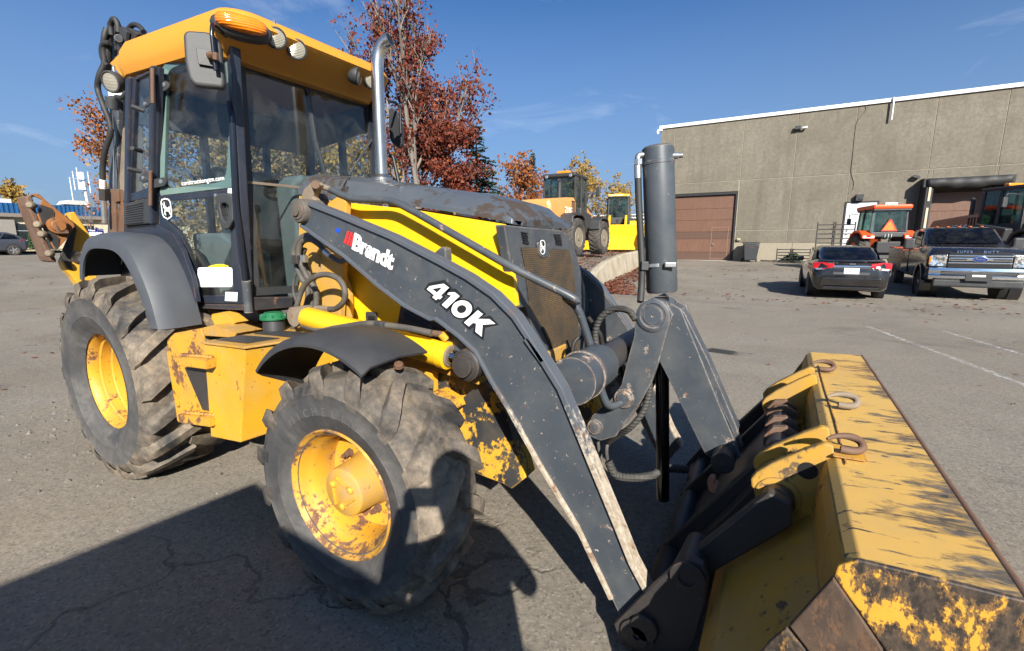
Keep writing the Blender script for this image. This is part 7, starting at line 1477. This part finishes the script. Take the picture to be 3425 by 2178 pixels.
rack(((_a[0][0] + _a[1][0]) / 2 + .1, 27.6, gz(3, 29)), R(8), 1.3, 1.0, 4, 'short sloping pipe rack in front of the tall racks')
bn = thing('wheelie_bin', (-.35, 31.2, gz(-.3, 31.2)), R(8), 'dark grey wheeled bin standing right of the brown overhead door', 'bin')
BIN = plain('bin_plastic', (.030, .033, .038), .5)
mk('bin_body', [(-.34, -.38, .10), (.34, -.38, .10), (.34, .38, .10), (-.34, .38, .10), (-.45, -.48, 1.10), (.45, -.48, 1.10), (.45, .48, 1.10), (-.45, .48, 1.10)], [(3, 2, 1, 0), (4, 5, 6, 7), (0, 1, 5, 4), (1, 2, 6, 5), (2, 3, 7, 6), (3, 0, 4, 7)], BIN, bn, bevel=.05)
prism('bin_lid', [(-.48, -.52, 1.11), (.48, -.52, 1.11), (.48, .52, 1.17), (-.48, .52, 1.17)], (0, 0, .07), BIN, bn, bevel=.03); box('bin_label', (0, -.455, .95), (.30, .012, .10), plain('bin_red_label', (.4, .05, .04), .5), bn)
for x in (-.4, .4): lathe('bin_wheel', (x, .36, .12), (1, 0, 0), [(-.04, .12), (.04, .12)], BLK, bn, 14)
tube('bin_handle', bent([(-.35, .50, 1.05), (-.35, .60, 1.10), (.35, .60, 1.10), (.35, .50, 1.05)], .05), .02, BIN, bn, n=8, sp=False)


# ================================================================ trees
def leaf_mat(name, cols, trans=.35):
    m, nt, p = mat_base(name); oi = N(nt, 'ShaderNodeNewGeometry')
    cr = N(nt, 'ShaderNodeValToRGB'); el = cr.color_ramp.elements
    while len(el) < len(cols): el.new(.5)
    for i, c in enumerate(cols): el[i].position = i / (len(cols) - 1); el[i].color = c + (1,)
    nt.links.new(oi.outputs['Random Per Island'], cr.inputs[0]); nt.links.new(cr.outputs[0], p.inputs['Base Color'])
    p.inputs['Roughness'].default_value = .65
    tl = N(nt, 'ShaderNodeBsdfTranslucent'); nt.links.new(cr.outputs[0], tl.inputs[0]); mx = N(nt, 'ShaderNodeMixShader'); mx.inputs[0].default_value = trans
    o = nt.nodes['Material Output']; nt.links.new(p.outputs[0], mx.inputs[1]); nt.links.new(tl.outputs[0], mx.inputs[2]); nt.links.new(mx.outputs[0], o.inputs[0]); return m
BARK = plain('grey_bark', (.17, .145, .125), .9, bumpy=.5, sc=6); BARKD = plain('dark_bark', (.075, .058, .045), .9, bumpy=.5, sc=6)
LRED = leaf_mat('red_autumn_leaves', [(.14, .024, .016), (.24, .042, .018), (.10, .020, .016), (.32, .085, .028), (.07, .018, .015), (.20, .05, .02)])
LORG = leaf_mat('russet_leaves', [(.30, .075, .018), (.36, .13, .025), (.22, .045, .018), (.42, .20, .05)])
LYEL = leaf_mat('yellow_leaves', [(.42, .26, .04), (.36, .20, .035), (.22, .16, .04), (.48, .32, .07)])
LBRN = leaf_mat('tan_leaves', [(.34, .22, .085), (.28, .15, .06), (.20, .17, .06), (.40, .28, .12), (.12, .13, .05)])
LGRN = leaf_mat('spruce_needles', [(.050, .080, .052), (.070, .100, .065), (.035, .060, .042), (.085, .110, .070)], .15)
LSHR = leaf_mat('evergreen_leaves', [(.03, .07, .02), (.045, .09, .025), (.02, .05, .015)], .2)
def leaf(mv, mf, p, s_, rg):
    a = Vector((rg.gauss(0, 1), rg.gauss(0, 1), rg.gauss(0, .7))).normalized(); b = a.orthogonal().normalized(); b.rotate(Matrix.Rotation(rg.uniform(0, 6.28), 3, a)); c = a.cross(b)
    n = len(mv); k = s_ * rg.uniform(.6, 1.25)
    mv += [p, p + b * k * .45 + c * k * .40, p + b * k * 1.0 + a * k * .12, p + b * k * .45 - c * k * .40]; mf.append((n, n + 1, n + 2, n + 3))
def tree(name, loc, H, label, seed, lmat, bark=BARK, nleaf=3000, lsize=.13, spread=.42, up=.55, top_bare=0.0, first=.22, cat='tree', trunk_r=None, levels=4, kids=(9, 6, 5, 4), group=None, lateral=1.0, droop=0.0):
    rg = random.Random(seed); t = thing(name, loc, rg.uniform(0, 6.28), label, cat, group)
    bm = MB(); tips = []
    def grow(p, d, L, r, lev):
        n = 5 if lev == 0 else 4; pts = [p.copy()]; q = p.copy(); dd = d.copy()
        for i in range(n):
            dd = (dd + Vector((rg.gauss(0, .10), rg.gauss(0, .10), rg.gauss(0, .06) + (up * .10 if lev else 0) - (droop * .22 if lev > 1 else 0)))).normalized(); q = q + dd * L / n; pts.append(q.copy())
        bm.tube(pts, [max(.004, r * (1 - .72 * i / n)) for i in range(n + 1)], 6 if lev == 0 else (4 if lev == 1 else 3))
        if lev >= 2: 
            for i in range(1, n + 1): tips.append(pts[i])
        if lev >= levels - 1: return
        for k in range(kids[lev]):
            u = first + (1 - first) * (k + rg.uniform(.1, .9)) / kids[lev] if lev == 0 else rg.uniform(.25, 1.0)
            j = min(n - 1, int(u * n)); b = pts[j].lerp(pts[j + 1], u * n - j if u * n - j <= 1 else 1)
            az = k * 2.399 + rg.uniform(-.5, .5); tilt = spread * rg.uniform(.7, 1.5) * (1.25 - .45 * u if lev == 0 else 1.1)
            x = dd.orthogonal().normalized(); x.rotate(Matrix.Rotation(az, 3, dd)); nd = (dd * math.cos(tilt) + x * math.sin(tilt)).normalized(); nd.z += .15 * up; nd.normalize()
            grow(b, nd, L * (.62 - .30 * u * (lev == 0)) * rg.uniform(.75, 1.15) * lateral, r * (.55 - .25 * u if lev == 0 else .5), lev + 1)
    grow(Vector((0, 0, -.1)), Vector((0, 0, 1)), H * .80, trunk_r or H * .014, 0)
    bm.build('trunk', bark, t, smooth=True)
    mv, mf = [], []; zt = max(p.z for p in tips)
    for _ in range(nleaf // 4):
        p = rg.choice(tips) + Vector((rg.gauss(0, .16), rg.gauss(0, .16), rg.gauss(0, .16)))
        if rg.random() < top_bare * max(0, (p.z / zt - .45) * 2.2): continue
        for _k in range(rg.randint(2, 6)): leaf(mv, mf, p + Vector((rg.gauss(0, .10), rg.gauss(0, .10), rg.gauss(0, .10))), lsize * rg.uniform(.7, 1.2), rg)
    if mf: stf = mk('crown', mv, mf, lmat, t, recalc=False)
    return t
def spruce(loc, H, W_, label, seed, n=5200, lmat=None):
    rg = random.Random(seed); t = thing('spruce_tree', loc, 0, label, 'tree'); bm = MB(); bm.tube([(0, 0, 0), (0, 0, H * .97)], [H * .016, .02], 6); mv, mf = [], []
    lv = int(H * 5.2)
    for i in range(lv):
        z = H * (.06 + .93 * i / lv); r = W_ * (1 - z / H) ** .85 * rg.uniform(.85, 1.12) + .06; nb = max(5, int(11 * (1 - z / H)) + 4)
        for k in range(nb):
            a = rg.uniform(0, 6.28); L = r * rg.uniform(.75, 1.1); tip = Vector((math.cos(a) * L, math.sin(a) * L, z - L * .22 + rg.uniform(-.1, .15))); b = Vector((0, 0, z)); bm.tube([b, tip], [.018, .005], 3)
            side = Vector((-math.sin(a), math.cos(a), 0)); m_ = max(3, int(L / .11))
            for j in range(m_):
                u = (j + .6) / m_; p = b.lerp(tip, u); 
                for s_ in (-1, 1):
                    q = p + side * s_ * rg.uniform(.18, .42) * (1.15 - u * .6) + Vector((0, 0, -.05)) + (tip - b).normalized() * .12; w_ = Vector((rg.gauss(0, .03), rg.gauss(0, .03), .05 + rg.gauss(0, .03)))
                    c_ = len(mv); mv += [p, p + (tip - b).normalized() * .20 + w_, q]; mf.append((c_, c_ + 1, c_ + 2))
    bm.build('trunk', BARKD, t); mk('crown', mv, mf, lmat or LGRN, t, recalc=False); return t
tree('maple_tree', (-12.9, 14.2, .3), 12.2, 'tall half-bare red-leaved maple rising behind the exhaust stack', 21, LRED, nleaf=27000, lsize=.145, spread=.40, up=.9, top_bare=1.15, first=.14, kids=(15, 8, 5, 3), lateral=.80)
tree('maple_tree', (-12.1, 15.2, .6), 6.4, 'lower dense dark-red maple crown beside the spruce behind the hood', 23, LRED, nleaf=11000, lsize=.135, spread=.62, up=.5, first=.10, kids=(13, 7, 5, 3), lateral=.70)
spruce((-11.7, 17.1, .5), 6.7, 2.3, 'green spruce mixed into the red maple behind the hood', 5)
tree('maple_tree', (-20.5, 37.2, 1.0), 7.6, 'small russet maple behind the tan wheel loader', 33, LORG, nleaf=3600, lsize=.26, spread=.65, first=.12, kids=(12, 6, 4, 3))
spruce((-22.2, 43.0, 1.0), 9.8, 1.5, 'narrow spruce tip above the russet maple', 8)
tree('willow_tree', (-21.6, 53.0, 1.2), 10.0, 'yellowing willow between the two wheel loaders', 35, LYEL, nleaf=5200, lsize=.30, spread=.65, first=.18, kids=(12, 6, 5, 4), droop=1.0)
tree('willow_tree', (-17.5, 56.0, 1.2), 7.5, 'pale yellow willow behind the bright yellow loader', 36, LYEL, nleaf=2600, lsize=.28, spread=.6, first=.15, kids=(11, 6, 4, 3), droop=.8)
tree('maple_tree', (-22.0, 6.9, .2), 6.9, 'thin red-leaved maple at left behind the folded boom', 41, LORG, nleaf=2600, lsize=.115, spread=.55, up=.5, first=.18, kids=(11, 6, 5, 3), lateral=.62)
for i, (x, y, H, sd, lm, lb_) in enumerate(((-21.2, 11.0, 7.2, 51, LBRN, 'tan-leaved tree seen through the cab door glass'), (-19.4, 10.6, 7.4, 52, LBRN, 'tan-leaved tree seen through the middle of the cab'), (-17.6, 14.2, 7.8, 53, LYEL, 'yellow-leaved tree seen through the left of the windscreen'))):
    tree('autumn_tree', (x, y, .3), H, lb_, sd, lm, bark=BARKD, nleaf=9000, lsize=.165, spread=.75, up=.35, first=.08, kids=(14, 7, 5, 3), lateral=1.1, group='autumn trees behind the cab')
spruce((-19.2, 13.2, .4), 7.0, 2.1, 'dark spruce seen through the windscreen behind the cab', 15)
tree('bare_sapling', (-50.0, 14.55, .95), 4.6, 'leafless young tree standing before the low office', 61, LBRN, bark=BARK, nleaf=0, spread=.45, kids=(10, 5, 4, 3), first=.35, trunk_r=.05)
tree('yellow_tree', (-66, 12.9, .9), 6.6, 'yellow tree top showing above the low office roof', 62, LYEL, nleaf=2500, lsize=.3, spread=.7, kids=(10, 6, 4, 3), lateral=.8)
def shrub(loc, rx, h, label, seed, lm, n=900, s_=.14):
    rg = random.Random(seed); t = thing('shrub', loc, 0, label, 'shrub'); mv, mf = [], []; bm = MB()
    for k in range(7):
        a = k * .9; bm.tube([(0, 0, 0), (rx * .5 * math.cos(a), rx * .5 * math.sin(a), h * rg.uniform(.5, .9))], [.02, .006], 4)
    for _ in range(n):
        a, r_, z = rg.uniform(0, 6.28), rx * math.sqrt(rg.random()), h * rg.random() ** .8; k = 1 - (z / h) ** 2 * .7; leaf(mv, mf, Vector((r_ * k * math.cos(a), r_ * k * math.sin(a), z)), s_, rg)
    bm.build('stems', BARKD, t); mk('crown', mv, mf, lm, t, recalc=False); return t
_h = [(-54,12.087,1.282),(-54,12.526,1.279)]; shrub((-54, _h[0][1], 1.0), .30, 1.35, 'upright evergreen shrub left of the pair by the office wall', 71, LSHR); shrub((-54, _h[1][1], 1.0), .34, .95, 'lower evergreen shrub right of the pair by the office wall', 72, LSHR)
shrub((2.0, 31.5, gz(2, 31)), .55, .5, 'small green weeds at the foot of the wall behind the low racks', 73, LSHR, 500, .16)
for i, (x, y) in enumerate(((-6.2, 24.6), (-6.6, 26.6), (-7.2, 30.2))): shrub((x, y, gz(x, y)), .6, .55 + .2 * i, ('dry weeds at the near end of the wall corner', 'dry weeds beside the middle of the retaining wall', 'dry weeds by the building corner')[i], 80 + i, LBRN, 420, .15)
shrub((-8.2, 33.5, 1.0), .9, 2.3, 'dark bush beside the yellow loader wheel', 90, LSHR, 1200, .16)
# fallen leaves
rg = random.Random(4); mv, mf = [], []
def lay(x, y, z, s_):
    a = rg.uniform(0, 6.28); c, s2 = math.cos(a), math.sin(a); k = s_ * rg.uniform(.7, 1.3); n = len(mv); tl = rg.uniform(.0, .35)
    for u, v_, w_ in ((-.5, 0, .004), (-.1, .42, .01 + tl * k * .4), (.5, .1, .008), (0, -.4, .006 + tl * k)): mv.append((x + k * (u * c - v_ * s2), y + k * (u * s2 + v_ * c), z + w_))
    mf.append((n, n + 1, n + 2, n + 3))
def kerb_at(t):
    f_ = t * (len(KB) - 1); i = min(len(KB) - 2, int(f_)); u = f_ - i; return KB[i][0] * (1 - u) + KB[i + 1][0] * u, KB[i][1] * (1 - u) + KB[i + 1][1] * u
for _ in range(2600):
    x, y = kerb_at(rg.random() ** 1.2 * .95); d = abs(rg.gauss(0, .55)); x += .16 + d; lay(x, y, gz(x, y) + max(0, .10 - d * .1) * rg.random(), .12)
for _ in range(1000):
    x, y = kerb_at(rg.random() * .9); x -= .3 + abs(rg.gauss(0, 1.8)); lay(x, y, yz(x, y) + rg.uniform(0, .04), .13)
for _ in range(480):
    x, y = rg.uniform(-4, 9), rg.uniform(9.5, 31)
    if rg.random() < .75: y = rg.choice((12.0, 13.0, 14.5, 20, 24)) + rg.gauss(0, .5)
    if x > -3.4 - (y - 11) * .2: lay(x, y, gz(x, y) + .003, .09)
for _ in range(420):
    x, y = rg.uniform(-26, -5), rg.uniform(-3.5, 8); lay(x, y, gz(x, y) + .003, .07)
for _ in range(60):
    x, y = rg.uniform(-5, 6), rg.uniform(-1, 8); lay(x, y, gz(x, y) + .003, .05)
lv_o = mk('fallen_leaves', mv, mf, leaf_mat('fallen_leaf', [(.16, .035, .022), (.24, .065, .035), (.11, .035, .025), (.30, .12, .06), (.18, .09, .05)], .1), None, recalc=False); stuff(lv_o); lv_o['label'] = 'red and brown fallen leaves scattered on the asphalt'; 
# loose stones and grit
mv, mf = [], []
def stone(x, y, z, s_):
    n = len(mv); a = rg.uniform(0, 6.28); P = [(1, 0, 0), (.2, .9, 0), (-.9, .3, 0), (-.5, -.8, 0), (.5, -.7, 0), (.1, .05, .75)]
    for u, v_, w_ in P: k = s_ * rg.uniform(.7, 1.2); mv.append((x + k * (u * math.cos(a) - v_ * math.sin(a)), y + k * (u * math.sin(a) + v_ * math.cos(a)), z + w_ * k))
    for i in range(5): mf.append((n + i, n + (i + 1) % 5, n + 5))
for _ in range(900):
    x, y = rg.uniform(-9, 3.2), rg.uniform(-2.2, 3.5); 
    if x < -3: y = rg.gauss(0, 1.2)
    stone(x, y, 0.001, abs(rg.gauss(.003, .0035)) + .0025)
for _ in range(260): 
    x, y = -3.6 + rg.gauss(0, .8), -1.0 + rg.gauss(0, .35); stone(x, y, 0, abs(rg.gauss(.006, .008)) + .004)
st = mk('grit', mv, mf, leaf_mat('stone_grit', [(.10, .09, .075), (.17, .155, .13), (.07, .065, .055)], 0), None, recalc=False); stuff(st); st['label'] = 'loose grit and small stones on the asphalt'

# ================================================================ behind the camera: the photographer, and an unseen container added to throw the larger foreground shadow
ct = thing('shadow_container', (2.63, -6.32, 0), R(-6), 'unseen steel container added behind the photographer to cast a shadow', 'container')
CTM = plain('container_blue', (.03, .07, .14), .5)
# local frame: +y points to the machine; front face at y = 2.0
for (x0, x1) in ((-1.22, 1.22),):
    box('container_floor', (0, -1, .12), (2.44, 6.1, .16), CTM, ct); box('container_top', (0, -1, 2.56), (2.44, 6.1, .06), CTM, ct)
    for x in (-1.20, 1.20):
        for k in range(20): box('side_rib', (x, -3.95 + k * .31, 1.38), (.05, .17, 2.32), CTM, ct, bevel=0)
        box('container_side', (x * .985, -1, 1.38), (.02, 6.0, 2.32), CTM, ct, bevel=0)
    for x in (-.6, .6): box('container_door', (x, 2.02, 1.38), (1.18, .05, 2.3), CTM, ct, bevel=.01)
    box('container_back', (0, -4.02, 1.38), (2.4, .05, 2.3), CTM, ct)
    for x in (-1.18, 1.18):
        for y in (-4.0, 2.0): box('corner_post', (x, y, 1.30), (.10, .10, 2.56), CTM, ct, bevel=.01)
    for x in (-.9, -.3, .3, .9): rod('lock_rod', (x, 2.07, .2), (x, 2.07, 2.5), .02, ZINC, ct, 8)
# the photographer: one skinned body, phone held up at the lens
ph = thing('person', (1.77, -2.41, 0), 0.524, 'person in dark jacket and jeans holding up a phone', 'person')
def skin_body(name, nodes, edges, mat, par, sub=2):
    me = bpy.data.meshes.new(name); me.from_pydata([n_[0] for n_ in nodes], edges, []); o = bpy.data.objects.new(name, me); link(o, par); me.materials.append(mat)
    o.modifiers.new('skin', 'SKIN').use_smooth_shade = True
    sv = me.skin_vertices[0].data if me.skin_vertices else None
    if sv is None:
        bpy.context.view_layer.objects.active = o; bpy.ops.object.modifier_remove(modifier='skin'); o.modifiers.new('skin', 'SKIN'); sv = me.skin_vertices[0].data
    for i, n_ in enumerate(nodes): sv[i].radius = n_[1]; sv[i].use_root = (i == 0)
    s_ = o.modifiers.new('sub', 'SUBSURF'); s_.levels = sub; s_.render_levels = sub
    return o
nodes = [((0, 0, .95), (.23, .14)), ((0, 0, 1.15), (.22, .14)), ((0, 0, 1.38), (.22, .13)), ((-.02, .01, 1.50), (.07, .07)), ((-.04, .02, 1.58), (.06, .06)), ((-.05, .03, 1.66), (.075, .09)), ((-.05, .03, 1.74), (.06, .075)),
         ((-.21, 0, 1.42), (.065, .065)), ((-.33, .06, 1.17), (.052, .052)), ((-.31, .14, 1.34), (.042, .042)), ((-.265, .19, 1.52), (.034, .034)),
         ((.21, 0, 1.42), (.065, .065)), ((.31, .06, 1.17), (.052, .052)), ((.08, .19, 1.34), (.042, .042)), ((-.075, .19, 1.52), (.034, .034)),
         ((-.11, 0, .88), (.10, .10)), ((-.13, .02, .50), (.072, .072)), ((-.14, -.01, .10), (.05, .05)), ((-.16, .15, .04), (.045, .035)),
         ((.11, 0, .88), (.10, .10)), ((.13, .02, .50), (.072, .072)), ((.14, -.01, .10), (.05, .05)), ((.16, .15, .04), (.045, .035))]
edges = [(0, 1), (1, 2), (2, 3), (3, 4), (4, 5), (5, 6), (2, 7), (7, 8), (8, 9), (9, 10), (2, 11), (11, 12), (12, 13), (13, 14), (0, 15), (15, 16), (16, 17), (17, 18), (0, 19), (19, 20), (20, 21), (21, 22)]
skin_body('body', nodes, edges, plain('dark_clothes', (.03, .035, .05), .8), ph)
SKN = plain('skin', (.42, .24, .17), .5)
ellip((-.05, .03, 1.70), .078, .098, .118, SKN, 'head', ph, n=20, k=12, p_=2.1); ellip((-.05, .015, 1.745), .086, .105, .09, plain('hair', (.03, .02, .015), .7), 'hair', ph, n=20, k=10, p_=2.1)
for s_ in (-1, 1):
    for k in range(5):
        b = Vector((s_ * .092 - .17, .165, 1.53)); tube('finger', [b + Vector((0, 0, -.03 + k * .018)), b + Vector((-s_ * .01, .035, -.03 + k * .018)), b + Vector((-s_ * .035, .045, -.03 + k * .018))], .0085, SKN, ph, n=6)
box('phone', (-.17, .195, 1.554), (.165, .009, .078), BLK, ph, bevel=.003)
